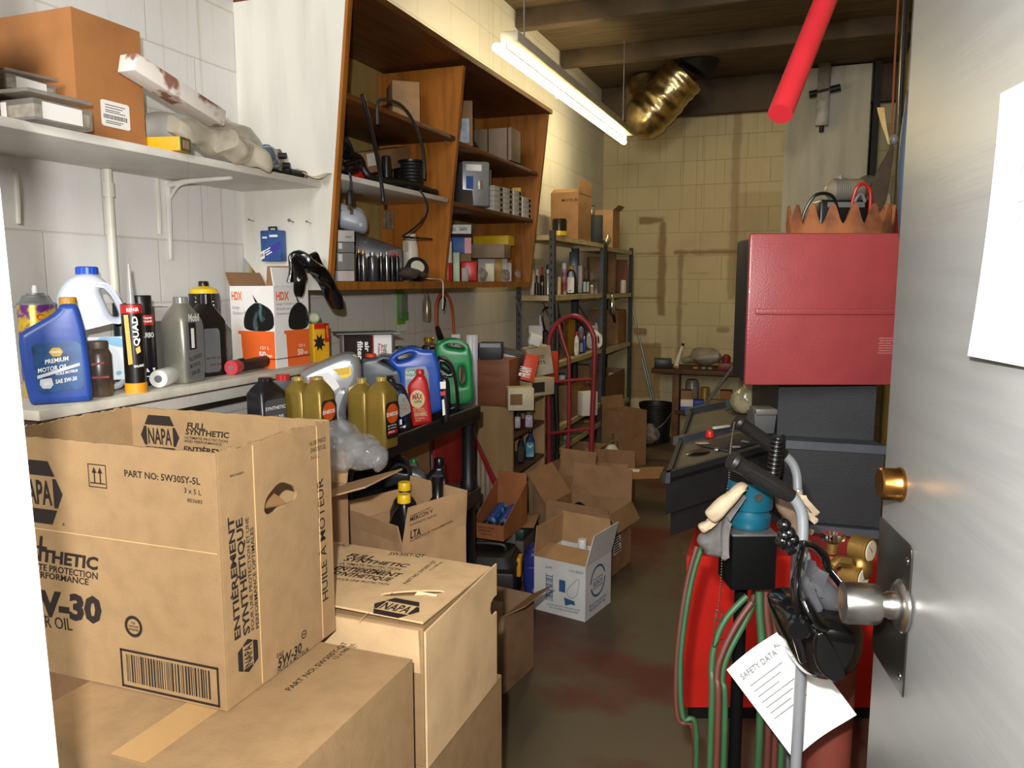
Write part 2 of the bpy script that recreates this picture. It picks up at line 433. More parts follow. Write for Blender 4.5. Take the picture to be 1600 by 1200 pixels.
# ------------------------------------------------------------------ painted concrete block
def block_mat(name, axis, col, joint, streak, rects=(), streak_amt=.55, dirt='#8a6a35', lo=.52, shift=(0, 0)):
    m = bpy.data.materials.new(name); m.use_nodes = True; nt = m.node_tree; N = nt.nodes; L = nt.links; b = N['Principled BSDF']
    b.inputs['Roughness'].default_value = .55; b.inputs['Specular IOR Level'].default_value = .3
    tc = N.new('ShaderNodeTexCoord'); sp = N.new('ShaderNodeSeparateXYZ'); L.new(tc.outputs['Object'], sp.inputs[0])
    cb = N.new('ShaderNodeCombineXYZ'); 
    for k_, src, ph in ((0, sp.outputs[axis], shift[0]), (1, sp.outputs[2], shift[1])):
        ad = N.new('ShaderNodeMath'); ad.operation = 'ADD'; ad.inputs[1].default_value = ph; L.new(src, ad.inputs[0]); L.new(ad.outputs[0], cb.inputs[k_])
    br = N.new('ShaderNodeTexBrick'); br.inputs['Scale'].default_value = 1; br.inputs['Brick Width'].default_value = .4; br.inputs['Row Height'].default_value = .2 if axis else .218
    br.inputs['Mortar Size'].default_value = .0028; br.inputs['Mortar Smooth'].default_value = .35; br.offset = .5
    br.inputs['Color1'].default_value = srgb(col); br.inputs['Color2'].default_value = tuple(v * .93 for v in srgb(col)[:3]) + (1,); br.inputs['Mortar'].default_value = srgb(joint)
    L.new(cb.outputs[0], br.inputs['Vector'])
    def noise(scale, stretch, det=5):
        mp = N.new('ShaderNodeMapping'); mp.inputs['Scale'].default_value = stretch; L.new(tc.outputs['Object'], mp.inputs['Vector'])
        n = N.new('ShaderNodeTexNoise'); n.inputs['Scale'].default_value = scale; n.inputs['Detail'].default_value = det; L.new(mp.outputs[0], n.inputs['Vector']); return n.outputs['Fac']
    def rng(v, a, c, d=1.0):
        r = N.new('ShaderNodeMapRange'); r.inputs['From Min'].default_value = a; r.inputs['From Max'].default_value = c; r.inputs['To Max'].default_value = d; L.new(v, r.inputs['Value']); return r.outputs[0]
    def math_(op, a, c):
        n = N.new('ShaderNodeMath'); n.operation = op
        for i, v in enumerate((a, c)):
            if hasattr(v, 'links'): L.new(v, n.inputs[i])
            elif v is not None: n.inputs[i].default_value = v
        return n.outputs[0]
    def mix(f, a, c):
        x = N.new('ShaderNodeMix'); x.data_type = 'RGBA'; L.new(f, x.inputs[0]); L.new(a, x.inputs[6]); x.inputs[7].default_value = c; return x.outputs[2]
    out = br.outputs['Color']
    st = (30, .01, .5) if axis == 0 else (.01, 30, .5)
    dr = math_('MULTIPLY', rng(noise(1, st, 3), lo, .72), rng(noise(1.1, (1, 1, .4)), .38, .62, streak_amt))
    out = mix(dr, out, srgb(streak))
    out = mix(rng(noise(2.2, (1, 1, 1), 8), .5, .85, .35), out, srgb(streak))
    wob = rng(noise(7, (1, 1, 1)), 0, 1, .05)
    for cx, cz, hx, hz, amt in rects:
        dx = math_('SUBTRACT', hx + .02, math_('ADD', math_('ABSOLUTE', math_('SUBTRACT', sp.outputs[axis], cx), None), wob))
        dz = math_('SUBTRACT', hz + .02, math_('ADD', math_('ABSOLUTE', math_('SUBTRACT', sp.outputs[2], cz), None), wob))
        f = math_('MULTIPLY', rng(dx, -.012, .012), rng(dz, -.012, .012, amt))
        out = mix(f, out, srgb(dirt))
    L.new(out, b.inputs['Base Color'])
    h = math_('ADD', math_('MULTIPLY', br.outputs['Fac'], -1.0), math_('MULTIPLY', noise(34, (1, 1, 1)), .22))
    bp = N.new('ShaderNodeBump'); bp.inputs['Strength'].default_value = .55; bp.inputs['Distance'].default_value = .006; L.new(h, bp.inputs['Height']); L.new(bp.outputs[0], b.inputs['Normal'])
    return m
BACKY, LX, RX, CEIL = 7.6, -1.94, .62, 3.30
rects = []
def stain(x0, y0, x1, y1, amt):
    a, c = at(x0, y0, Y=BACKY), at(x1, y1, Y=BACKY)
    rects.append(((a.x + c.x) / 2, (a.z + c.z) / 2, abs(c.x - a.x) / 2, abs(c.z - a.z) / 2, amt))
for r in ((999, 339, 1039, 350, .8), (1029, 345, 1039, 494, .75), (992, 394, 1035, 399, .7), (990, 463, 1033, 468, .7), (1052, 391, 1156, 397, .75), (1060, 397, 1064, 560, .6),
          (983, 534, 1032, 625, .7), (1146, 160, 1150, 470, .45), (1060, 474, 1078, 477, .6), (1120, 512, 1140, 520, .6), (1068, 426, 1110, 428, .4), (1150, 300, 1228, 480, .25)): stain(*r)
_j = at(243, 300, X=LX); _h = at(205, 371, X=LX)
LWALL = block_mat('block_paint_cream', 1, '#e1e0dc', '#d0cbbf', '#b5a582', streak_amt=.5, lo=.60, shift=(2 - _j.y, 2 - _h.z))
BWALL = block_mat('block_paint_lamp_warmed', 0, '#c9b98c', '#a89668', '#8a6e3a', rects, .35, '#7d5a22', lo=.58)  # the strip lamp's warm light is mixed into this wall's yellow colour
RWALL = block_mat('block_paint_ochre', 1, '#bfae7e', '#8f7d52', '#7a6236', streak_amt=.6)
struct('wall_left', MB().box((LX - .1, 3.8, CEIL / 2), (.2, 8.0, CEIL)), LWALL, smooth=False)
struct('wall_back', MB().box((-.66, BACKY + .1, CEIL / 2), (2.96, .2, CEIL)), BWALL, smooth=False)
struct('wall_right', MB().box((RX + .1, 4.1, CEIL / 2), (.2, 7.2, CEIL)), RWALL, smooth=False)
FLOOR = mat('floor_paint_worn', '#5a2a24', .5, scale=1.6, col2='#5c5140', fac=(.39, .50), bump=.1, bscale=30, spec=.35)
struct('floor', MB().box((-.66, 3.2, -.05), (2.96, 9.2, .1)), FLOOR, smooth=False)
CEILM = mat('ceiling_boards', '#5a4a36', .8, var=.3, scale=3, stretch=(1, 9, 1))
struct('ceiling', MB().box((-.66, 4.1, CEIL + .04), (2.96, 7.4, .08)), CEILM, smooth=False)
for i, y in enumerate((1.6, 2.8, 4.0, 5.2, 6.2, 7.50)):
    struct('trim_%d' % (i + 1), MB().box((-.66, y, CEIL - (.15 if y > 7 else .06)), (2.54, .09, .30 if y > 7 else .12), bev=.004), CEILM)
WPAINT = mat('white_gloss_paint', '#e9e9e6', .35, var=.05, scale=5, bump=.04, bscale=30)
# the doorway's jamb, close to the lens
j = MB().box((-.15, 0, 0), (.30, .12, 2.7), M=Matrix.Translation((-.552, .36, 1.25)) @ Matrix.Rotation(RAD(-1.6), 4, 'Y'), bev=.004); struct('trim_7', j, WPAINT)
b = MB()
a0 = (-.5605, .39, .985)
b.tube([(-.560, .385, .955), (-.559, .375, .985), (-.559, .36, 1.0), (-.560, .345, .998)], [.002, .006, .008, .003], 8)
struct('trim_8', b, mat('painted_strike', '#d9cfc2', .4, var=.1), parent=None)
# white boxed-in chase in the far corner
CH = mat('chase_paint', '#bdb9a8', .6, var=.12, scale=2.5, stretch=(3, 3, .5))
b = MB().box((.05, 7.47, 1.645), (.66, .25, 3.28)); struct('wall_chase', b, CH, smooth=False)
struct('trim_9', MB().box((.425, 7.44, 1.645), (.05, .29, 3.28)), mat('dark_gap_strip', '#171412', .7), smooth=False)  # solid dark strip painting in the shade of the gap beside the chase
c0 = at(1242, 312, Y=7.34); c1 = at(1300, 314, Y=7.34)
struct('trim_10', MB().box(((c0.x + c1.x) / 2, 7.339, c0.z), (abs(c1.x - c0.x), .008, .008)), CH, smooth=False)

# ------------------------------------------------------------------ painted conduit and raised joints on the block wall
LP = mat('wall_pipe_paint', '#d6d2c4', .4, var=.08)
def wpipe(px, y0, y1, r, off=.03):
    a = at(px[0], y0, X=LX + off); c = at(px[1], y1, X=LX + off); y = (a.y + c.y) / 2
    return (LX + off, y, a.z), (LX + off, y, c.z)
p0, p1 = wpipe((174, 181), 232, 600, .013)
t = thing('wall_conduit', 'thin white painted conduit running down the block wall between the two shelves', 'pipe', (p1[0], p1[1], 1.0))
MB().cyl((0, 0, .217), (0, 0, .822), .0125).build('conduit_tube', LP, t)
zc = at(177, 298, X=LX + .03).z - 1.0
MB().cyl((0, 0, zc - .02), (0, 0, zc + .02), .0165).build('conduit_coupling', LP, t)
MB().box((-.016, 0, zc - .45), (.028, .045, .02), bev=.003).build('conduit_clip', LP, t)
for k, (pa, pb, y0, y1) in enumerate((((22, 30), (22, 30), 262, 350), ((243, 250), (243, 250), 258, 366), ((158, 166), (158, 166), 370, 560))):
    a, c = at(pa[0], y0, X=LX), at(pa[1], y1, X=LX); y = (a.y + c.y) / 2
    b = MB().tube([(LX, y, a.z), (LX + .002, y + .001, (a.z * 2 + c.z) / 3), (LX, y, c.z)], .007, 8)
    tag(b.build('mortar_bead', LP, warp=.002), 'raised mortar bead painted white on the block wall, ' + ('next to the doorway', 'beside the shelf bracket', 'behind the white jug')[k], 'mortar bead', 'mortar beads on the block wall')

# ------------------------------------------------------------------ strip light, duct and what hangs from the ceiling
TUBE = mat('lit_tube', '#ffe9ae', .4, emit=38, var=0)
t = thing('fluorescent_lamp', 'long lit fluorescent strip lamp hanging below the ceiling beside the foil duct', 'lamp', tuple(at(975, 222, Z=2.6) - Vector((0, 1.36, 0))))
HSG = mat('lamp_housing', '#cfc9b4', .4, var=.06)
MB().box((.05, -.02, .055), (.09, 2.58, .05), bev=.006).build('lamp_housing', HSG, t)
MB().cyl((0, -1.35, 0), (0, 1.36, 0), .0205, n=22).build('fluorescent_tube', TUBE, t)
for s in (-1, 1): MB().box((.02, s * 1.30, .03), (.03, .016, .05), bev=.004).build('lamp_holder', WHT, t)
MB().tube([(-.026, -.35, .03), (-.024, -.35, -.014), (0, -.35, -.025), (.024, -.35, -.014), (.026, -.35, .03)], .003, 6).build('tube_clip', STEEL, t)
for s in (-1, 1): MB().tube([(.05, s * 1.1, .08), (.05, s * 1.1, CEIL - 2.6 - .002)], .004, 6, 1).build('hanger_chain', STEEL, t)
FOIL = mat('gold_foil', '#cdb987', .30, metal=1, var=.25, scale=10, bump=.9, bscale=16)
t = thing('foil_duct', 'crinkled shiny foil flexible duct bending up to the ceiling by the strip lamp', 'duct', (-1.05, 6.35, 2.75))
pts = []
b = MB(); path = [at(1074, 112, Y=6.86), at(1050, 146, Y=6.86), at(1012, 182, Y=6.88)]
path = [q - Vector((-1.05, 6.35, 2.75)) for q in path]
up = path[2] + (path[0] - path[2]).normalized() * .55
b.tube([path[2] + (path[2] - path[0]).normalized() * .02 + (path[0] - path[2]) * k / 14 for k in range(15)], [.182 + .006 * (k % 2) for k in range(15)], 32, 2, caps=False)
b.ball(path[2], .184, seg=32); b.tube([path[2] + Vector((-.01, .04, .01)), path[2] + Vector((-.06, .16, .12)), path[2] + Vector((-.09, .22, .33))], [.18, .17, .16], 30, 8, caps=False)
b.build('duct_sleeve', FOIL, t, warp=.014, wscale=13)
e = path[0]
MB().tube([e + Vector((.10, 0, .16)), e + Vector((.02, 0, .03))], [.190, .188], 24, 1).build('duct_collar', mat('duct_black', '#15130f', .6), t)
red = mat('pink_red_hose', '#d8303a', .45, var=.06)
q0, q1 = at(1219, 178, D=2.0), at(1262, 70, D=2.1)
t = thing('red_pipe', 'red painted pipe end poking down from the ceiling above the red cabinet', 'pipe', q0)
dirv = (q1 - q0).normalized(); L_ = (CEIL - .0 - q0.z) / dirv.z
MB().tube([(0, 0, 0), dirv * L_], .031, 22, 1).build('pipe_tube', red, t)
MB().tube([dirv * .001, dirv * -.0005], .0295, 22, 1).build('pipe_end', red, t)
GALV = mat('galvanised', '#8f8a7c', .5, metal=.6, var=.2, scale=16)
q = at(1284, 196, Y=7.25)
t = thing('ceiling_strut', 'grey metal strut with cross bolt dropping in front of the white chase', 'bracket', (q.x, 7.27, q.z))
MB().box((0, 0, (CEIL - q.z) / 2), (.10, .05, CEIL - q.z), bev=.003).build('strut_bar', GALV, t)
MB().cyl((-.11, 0, .26), (.13, 0, .30), .028).build('cross_bolt', BLKR, t)
MB().cyl((0, 0, -.05), (0, 0, .02), .02).build('end_pin', BLKR, t)
# ------------------------------------------------------------------ the two white shelves on the near wall
SHELF = mat('white_shelf_paint', '#dfdcd3', .45, var=.08, scale=7, bump=.04)
UZ, LZ, SX = 1.845, 1.215, -1.6
PANELY = 2.36
t = thing('wall_shelf', 'upper white wall shelf crowded with clear cases, a carton and wrapped bundles', 'shelf', (-1.77, 1.775, UZ - .022))
MB().box((0, 0, .011), (.34, 1.165, .022), bev=.003).build('shelf_board', SHELF, t)
bp = at(266, 340, X=LX + .012); y = bp.y - 1.775; z1 = at(268, 405, X=LX + .01).z - UZ + .022
b = MB()
b.tube([(-.164, y, -.006), (-.162, y, z1 * .5), (-.165, y, z1)], [.011, .009, .004], 8)
b.tube([(-.166, y, -.02), (-.08, y, -.009), (.09, y, -.006)], [.010, .008, .005], 8)
b.tube([(-.163, y, -.07), (-.12, y, -.022), (-.07, y, -.011)], .005, 8)
b.ball((-.158, y, -.05), .007); b.build('shelf_bracket', mat('bracket_white', '#e6e4dc', .35), t)
t2 = thing('wall_shelf', 'lower white wall shelf holding bottles, cans and a printed bin bag carton', 'shelf', (-1.77, 1.83, LZ - .024))
MB().box((0, 0, .012), (.34, 1.18, .024), bev=.003).build('shelf_board', mat('shelf_paint_worn', '#cdc7b8', .5, var=.15, scale=12), t2)
MB().box((.10, 0.005, -.03), (.018, 1.14, .036), bev=.002).build('shelf_ledger', SHELF, t2)
MB().box((.02, -.583, -.022), (.28, .012, .04)).build('end_batten', mat('dark_end_grain', '#3c211a', .7), t2)

# ---- upper shelf
m, w, d, h = abox(20, 124, 229, 120, -1.665, UZ, X0=-1.925)
h = .30
c1 = carton('carton', 'brown carton with a white barcode sticker on the upper wall shelf', 'box', m, 0, w, d, h, mat('carton_tan', '#a9713f', .75, var=.1, bump=.08, bscale=160), lid=True)
M = face(w, d, h, 'right')
y0 = at(158, 180, X=-1.665).y - (m[1] - d / 2); y1 = at(202, 180, X=-1.665).y - (m[1] - d / 2); zb = at(180, 200, X=-1.665).z - UZ; zt = at(180, 160, X=-1.665).z - UZ
MB().prism(chaikin([(y0, zb), (y1, zb), (y1, zt), (y0, zt)], 1, .06), .0006, M).build('sticker', PAPER, c1, smooth=False)
def bars(b, M):
    r = random.Random(4)
    x = y0 + .006
    while x < y1 - .008:
        wd = r.uniform(.0006, .0025); b.frect(M, x, zb + (zt - zb) * .30, x + wd, zb + (zt - zb) * .47, .0008); x += wd + r.uniform(.0008, .002)
    for i, q in enumerate((.82, .72, .62, .55, .2, .13)): b.frect(M, y0 + .012, zb + (zt - zb) * q, y1 - .014 - (i % 3) * .008, zb + (zt - zb) * q + .0018, .0008)
print_on(c1, M, [], INK, 'printed_barcode', bars)
p = spot(12, UZ, X=-1.72); carton('carton', 'brown carton at the doorway end of the upper wall shelf', 'box', (-1.80, 1.235, UZ), 0, .22, .07, .26, mat('carton_tan', '#a9713f'), lid=True)
CLR = mat('clear_case', '#d9d6cc', .18, trans=.6, alpha=.6, var=.06)
def case(loc, rz, w, d, h, label, tilt=None):
    t = thing('clear_case', label, 'case', loc, rz, 'clear cases on the upper shelf')
    b = MB(); b.box((0, 0, h * .45), (w, d, h * .9), bev=.004); b.build('case_body', CLR, t)
    o = MB().box((0, 0, 0), (w + .006, d + .006, h * .18), bev=.003).build('case_lid', mat('clear_lid', '#c9c4b8', .15, trans=.5, alpha=.7), t); o.location = (0, 0, h)
    if tilt: o.rotation_euler = tilt; o.location.z += .014
    MB().box((0, 0, h * .42), (w - .012, d - .012, h * .5)).build('case_contents', mat('case_papers', '#c8bda6', .8, var=.3, scale=40), t)
    MB().frect(face(w, d, h, 'right'), .02, .006, d - .03, h * .8, .0004).build('case_label', PAPER, t, smooth=False); MB().frect(face(w, d, h, 'front'), w * .3, .006, w * .75, h * .8, .0004).build('case_label', PAPER, t, smooth=False); return t
case((-1.73, 1.335, UZ), 0, .32, .15, .052, 'clear plastic case of paper tags lying beneath another clear case', tilt=(0, RAD(2), RAD(-3)))
case((-1.76, 1.31, UZ + .078), RAD(4), .25, .13, .040, 'thin clear plastic case stacked on top of another clear case', tilt=(RAD(3), RAD(4), 0))
# flaking white board over a wrapped bundle
p, q = at(222, 124, X=-1.67), at(333, 199, X=-1.67); p.y -= .05
t = thing('flaking_board', 'weathered board with flaking white paint propped on the upper wall shelf', 'board', ((p + q) / 2))
u = (q - p); L_ = u.length
b = MB().box((0, 0, 0), (.055, L_, .045), bev=.003); o = b.build('board_body', mat('flaking_paint', '#ddd6cc', .7, col2='#8d6250', scale=11, fac=(.54, .60), bump=.3, bscale=20), t)
o.rotation_euler = (math.atan2(u.z, u.y), 0, 0)
WRAP = mat('cloudy_wrap', '#e2d8c2', .2, trans=.45, alpha=.75, var=.2, scale=12, bump=.8, bscale=22)
b = MB(); b.tube([(-1.70, 1.80, UZ + .075), (-1.70, 1.93, UZ + .066), (-1.68, 2.04, UZ + .06), (-1.66, 2.10, UZ + .05)], [.022, .052, .05, .03], 30, 9)
b.tube([(-1.63, 1.92, UZ + .05), (-1.625, 2.0, UZ + .03), (-1.60, 2.03, UZ + .012), (-1.58, 2.06, UZ - .004)], [.04, .038, .03, .014], 28, 9)
tag(b.build('wrapped_bundle', WRAP, warp=.02, wscale=18), 'bundle in cloudy yellowed plastic wrap bulging over the upper shelf edge', 'bundle')
b = MB().tube([(-1.76, 1.72, UZ + .085), (-1.73, 1.86, UZ + .10), (-1.72, 1.98, UZ + .11)], [.04, .042, .03], 24, 8)
tag(b.build('foam_roll', mat('grey_foam', '#c9c5bd', .6, bump=.4, bscale=18), warp=.012, wscale=14), 'grey foam wrapped roll lying under the flaking board', 'roll')
p = spot(262, UZ, X=-1.635)
t = thing('parts_box', 'small yellow box with a dark green end on the upper shelf edge', 'box', p, RAD(14))
MB().box((0, 0, .019), (.10, .05, .036), bev=.001).build('box_sleeve', mat('box_yellow', '#e6a60e', .5), t)
MB().box((.0515, 0, .019), (.003, .05, .036)).build('box_end', mat('box_green', '#5c6420', .5), t)
MB().box((.0535, 0, .019), (.0008, .03, .022)).build('end_label', mat('pink_label', '#b08a78', .6), t)
p = spot(378, UZ, X=-1.76)
b = MB().ball((p.x, p.y, UZ + .092), .045, (1.2, 1.3, .75)); b.ball((p.x + .06, p.y + .05, UZ + .072), .035, (1.2, 1.1, 1)); b.ball((p.x + .02, p.y, UZ + .050), .045, (1.1, 1.2, .7))
tag(b.build('blue_rag', mat('blue_cloth', '#1f66a8', .7, var=.25, bump=.5, bscale=20), warp=.012, wscale=26), 'crumpled blue rag heaped on the upper shelf by the cabinet side', 'rag')
p = spot(418, UZ, X=-1.665)
t = thing('pipe_fitting', 'grey cast pipe fitting with ports lying behind the black tubes', 'fitting', p, RAD(20))
MB().cyl((-.05, 0, .04), (.045, 0, .045), .034).build('fitting_body', mat('cast_grey', '#9a8f80', .6, bump=.3), t, warp=.004)
for yy in (-.015, .02): MB().cyl((.04, yy, .03 if yy > 0 else .055), (.068, yy, .03 if yy > 0 else .055), .010).build('fitting_port', BLKR, t)
for (xa, xb, yo, r, nm, lb, c) in (((385), (446), .0, .021, 'tube_bag', 'clear bag of blue tinted parts laid along the upper shelf', '#8fa3b3'),):
    p, q = spot(xa + 12, UZ, X=-1.625), spot(432, UZ, X=-1.63)
    tag(MB().tube([(p.x + .012, p.y + .02, UZ + .035), (p.x + .006, (p.y + q.y) / 2, UZ + .04), (q.x, q.y, UZ + .016)], [.028, .03, .010], 24, 8).build(nm, mat('bluish_clear', c, .15, trans=.4, alpha=.8, bump=.8, bscale=20, metal=.2), warp=.012, wscale=22), lb, 'bag')
for i, (xa, xb, X, lb) in enumerate(((425, 456, -1.628, 'short black rubber tube at the shelf edge beside the clear parts bag'), (452, 476, -1.640, 'black hose coupling at the far end of the upper wall shelf'))):
    p, q = spot(xa, UZ, X=X), spot(xb, UZ, X=X)
    t = thing('rubber_tube', lb, 'tube', (p.x, p.y, UZ))
    MB().cyl((0, 0, .017), (0, q.y - p.y, .015), .013).build('tube_wall', BLKR, t)
    MB().lathe([(.0155, 0), (.0155, .014)], 18, M=Matrix.Translation((0, (q.y - p.y) * .8, .016)) @ Matrix.Rotation(-math.pi / 2, 4, 'X')).build('tube_ring', mat('ring_tan', '#8d7c62', .6) if i else BLK, t)
p = spot(482, UZ, X=-1.66)
tag(MB().sheet(lambda u, v: (p.x - .06 + u * .13, p.y - .03 + v * .07, UZ + .012 + .012 * math.sin(5 * u + 3 * v) + .03 * (1 - u) * v), 10, 8, .002).build('masking_paper', mat('masking_paper', '#d8ccb0', .8)), 'curled scrap of masking paper at the far end of the upper shelf', 'paper')

# ---- lower shelf
Z4 = (.25, 0, 400)
navy = plastic('oil_blue', '#22489c', .38, var=.1, scale=16)
I = Item('oil_bottle', 'blue quart oil bottle with tan cap nearest the doorway on the lower shelf', 'bottle', 375, LZ, X=-1.665, zm=Z4, thick=.062)
I.slab('bottle_body', [(215, 892), (190, 700), (180, 480), (228, 448), (400, 345), (412, 300), (505, 300), (520, 350), (545, 500), (562, 880), (535, 898), (240, 898)], navy, bev=.014)
I.cap(408, 508, 262, 318, mat('tan_cap', '#b98a2c', .5))
I.label([(245, 530), (508, 526), (515, 815), (265, 832)], mat('label_blue', '#1d4f86', .4, col2='#0d2340', scale=30))
I.patch([[(335, 585), (355, 560), (395, 560), (412, 585), (395, 612), (355, 612)]], mat('label_gold', '#c9a23c', .5), 'printed_badge')
I.patch([[(265, 722), (495, 655), (497, 672), (267, 742)], [(280, 745), (340, 738), (348, 780), (330, 802), (290, 800), (276, 775)]], mat('label_silver', '#c9ced6', .4), 'printed_band', z=.0010)
I.text([('NAPA', 347, 592, 16, 52), ('PREMIUM', 312, 655, 26, 130, 8, .2), ('MOTOR OIL', 272, 705, 26, 160, 8, .2), ('HUILE MOTEUR', 365, 725, 16, 120, 8, .2), ('SAE 5W-30', 360, 775, 24, 118, 8, .2), ('API', 296, 782, 20, 30)], WINK, z=.0016)
I = Item('spray_can', 'old spray paint can with rainbow label behind the blue oil bottle', 'can', 282, LZ, X=-1.80, zm=Z4)
I.lathe('can_body', [(98, 740), (104, 730), (104, 305), (100, 300)], mat('rainbow_label', '#d8b422', .3, col2='#6a2a80', scale=22, fac=(.5, .56), metal=.2))
I.lathe('can_dome', [(106, 305), (106, 298), (88, 290), (72, 262), (50, 258), (46, 250)], STEEL)
I.lathe('spray_nozzle', [(18, 252), (18, 230), (12, 214)], WHT)
I.text([('C-I-L', 276, 372, 38, 108)], mat('label_orange', '#e8672a', .5), dep=2 * 104 * .25 * I.k + .003, z=.001)
I = Item('bleach_jug', 'large frosted white jug with blue cap and moulded handle hole', 'jug', 612, LZ, X=-1.76, zm=Z4, thick=.125)
I.slab('jug_body', [(425, 818), (420, 290), (432, 230), (480, 160), (545, 120), (650, 120), (740, 210), (790, 300), (808, 430), (808, 818)], plastic('frosted_white', '#bcc4d0', .35, var=.04), [[(655, 205), (692, 205), (738, 300), (762, 380), (712, 372), (682, 290)]], bev=.016)
I.cap(533, 660, 76, 122, BLUP)
I.label([(560, 488), (786, 488), (786, 745), (620, 745), (560, 600)], mat('label_pale', '#dfe6ea', .4, var=.05))
I.patch([[(600, 490), (782, 490), (782, 560), (700, 540)], [(715, 700), (735, 690), (752, 702), (735, 720), (718, 718)]], mat('label_sky', '#74b6dc', .4), it=1)
I = Item('glass_jar', 'small grimy brown jar with rusty lid beside the blue oil bottle', 'jar', 630, LZ, X=-1.665, zm=Z4)
I.lathe('jar_body', [(70, 850), (76, 840), (76, 610), (62, 582), (54, 575)], mat('grimy_glass', '#3f3730', .3, col2='#5a4636', scale=20))
I.lathe('jar_lid', [(58, 577), (60, 570), (60, 538), (55, 533)], mat('rusty_lid', '#6d6258', .5, metal=.6, col2='#55372a'))
I.patch([[(572, 730), (682, 730), (682, 742), (572, 742)], [(590, 655), (660, 648), (660, 660), (590, 668)]], mat('dull_red', '#8d2b25', .6), dep=2 * 76 * .25 * I.k + .002)
I = Item('caulk_tube', 'dark teal caulking tube standing behind the orange and black one', 'tube', 778, LZ, X=-1.72, zm=Z4)
I.lathe('tube_body', [(40, 790), (40, 300)], mat('tube_teal', '#22343a', .35))
I.lathe('tube_nozzle', [(14, 300), (12, 270), (6, 245)], WHT)
I = Item('caulk_tube', 'orange and black sealant tube with long clear nozzle', 'tube', 852, LZ, X=-1.655, zm=Z4)
I.lathe('tube_body', [(62, 825), (62, 772), (60, 770), (60, 300)], mat('tube_black', '#161310', .35))
I.lathe('tube_end', [(64, 828), (64, 768), (60, 766)], mat('tube_orange', '#f0a321', .4))
I.lathe('red_band', [(61, 355), (61, 305), (58, 302)], REDP)
I.lathe('tube_nozzle', [(24, 304), (20, 250), (8, 66)], mat('nozzle_clear', '#c9c9c6', .2, trans=.4, alpha=.8))
dp = 2 * 61 * .25 * I.k + .002
I.patch([[(808, 362), (832, 362), (842, 650), (818, 655)], [(862, 560), (886, 545), (890, 580), (868, 592)]], mat('tube_orange', '#f0a321'), dep=dp)
I.text([('QUAD', 884, 545, 30, 180, 91, 0, .03), ('SEALANT', 848, 672, 14, 56, 6), ('REPAIR', 826, 345, 22, 66, 4)], WINK, dep=dp)
I = Item('spray_can', 'tall black spray can with red band and black cap', 'can', 915, LZ, X=-1.725, zm=Z4)
I.lathe('can_body', [(62, 800), (65, 792), (65, 372), (60, 362)], mat('can_black', '#17171a', .28))
I.lathe('can_cap', [(56, 366), (58, 256), (54, 250)], BLK)
I.lathe('red_band', [(66, 430), (66, 368)], REDP)
dp = 2 * 66 * .25 * I.k + .002
I.text([('TURBO', 900, 505, 30, 74, 2), ('X-TREME', 898, 395, 12, 70, 3), ('X-TREME', 898, 415, 12, 70, 3)], WINK, dep=dp)
I.patch([[(925, 690), (940, 715), (910, 715)], [(955, 690), (972, 690), (963, 715)], [(905, 740), (972, 736), (972, 742), (905, 746)]], WINK, dep=dp)
I = Item('parts_carton', 'dark grey and white small carton standing behind the grey oil bottle', 'box', 1012, LZ, X=-1.80, zm=Z4, thick=.07, off=18)
I.slab('carton_body', [(968, 720), (968, 318), (1050, 318), (1050, 720)], mat('carton_charcoal', '#55524e', .6), dep=.07, bev=.001, it=0)
I.patch([[(970, 320), (1048, 320), (1048, 395), (970, 395)]], mat('carton_pale', '#b9b4ab', .6), dep=.07)
I.text([('AIRCHARGER', 1014, 570, 14, 110, 88)], WINK, dep=.07)
p = spot(1018 * .25, LZ, X=-1.685)
t = thing('tape_roll', 'white roll lying on its side in front of the dark grey carton', 'roll', p, face_cam(p) + RAD(-20))
b = MB(); b.lathe([(.0235, 0), (.025, .004), (.025, .086), (.0235, .09)], 24, M=Matrix.Translation((0, -.03, .0255)) @ Matrix.Rotation(-math.pi / 2, 4, 'X')); b.build('roll_body', WHT, t)
MB().lathe([(.010, 0), (.010, .002)], 16, M=Matrix.Translation((0, -.0325, .0255)) @ Matrix.Rotation(-math.pi / 2, 4, 'X')).build('roll_core', GREYP, t)
silver = plastic('oil_silver', '#8f8e80', .35, metal=.45, var=.1)
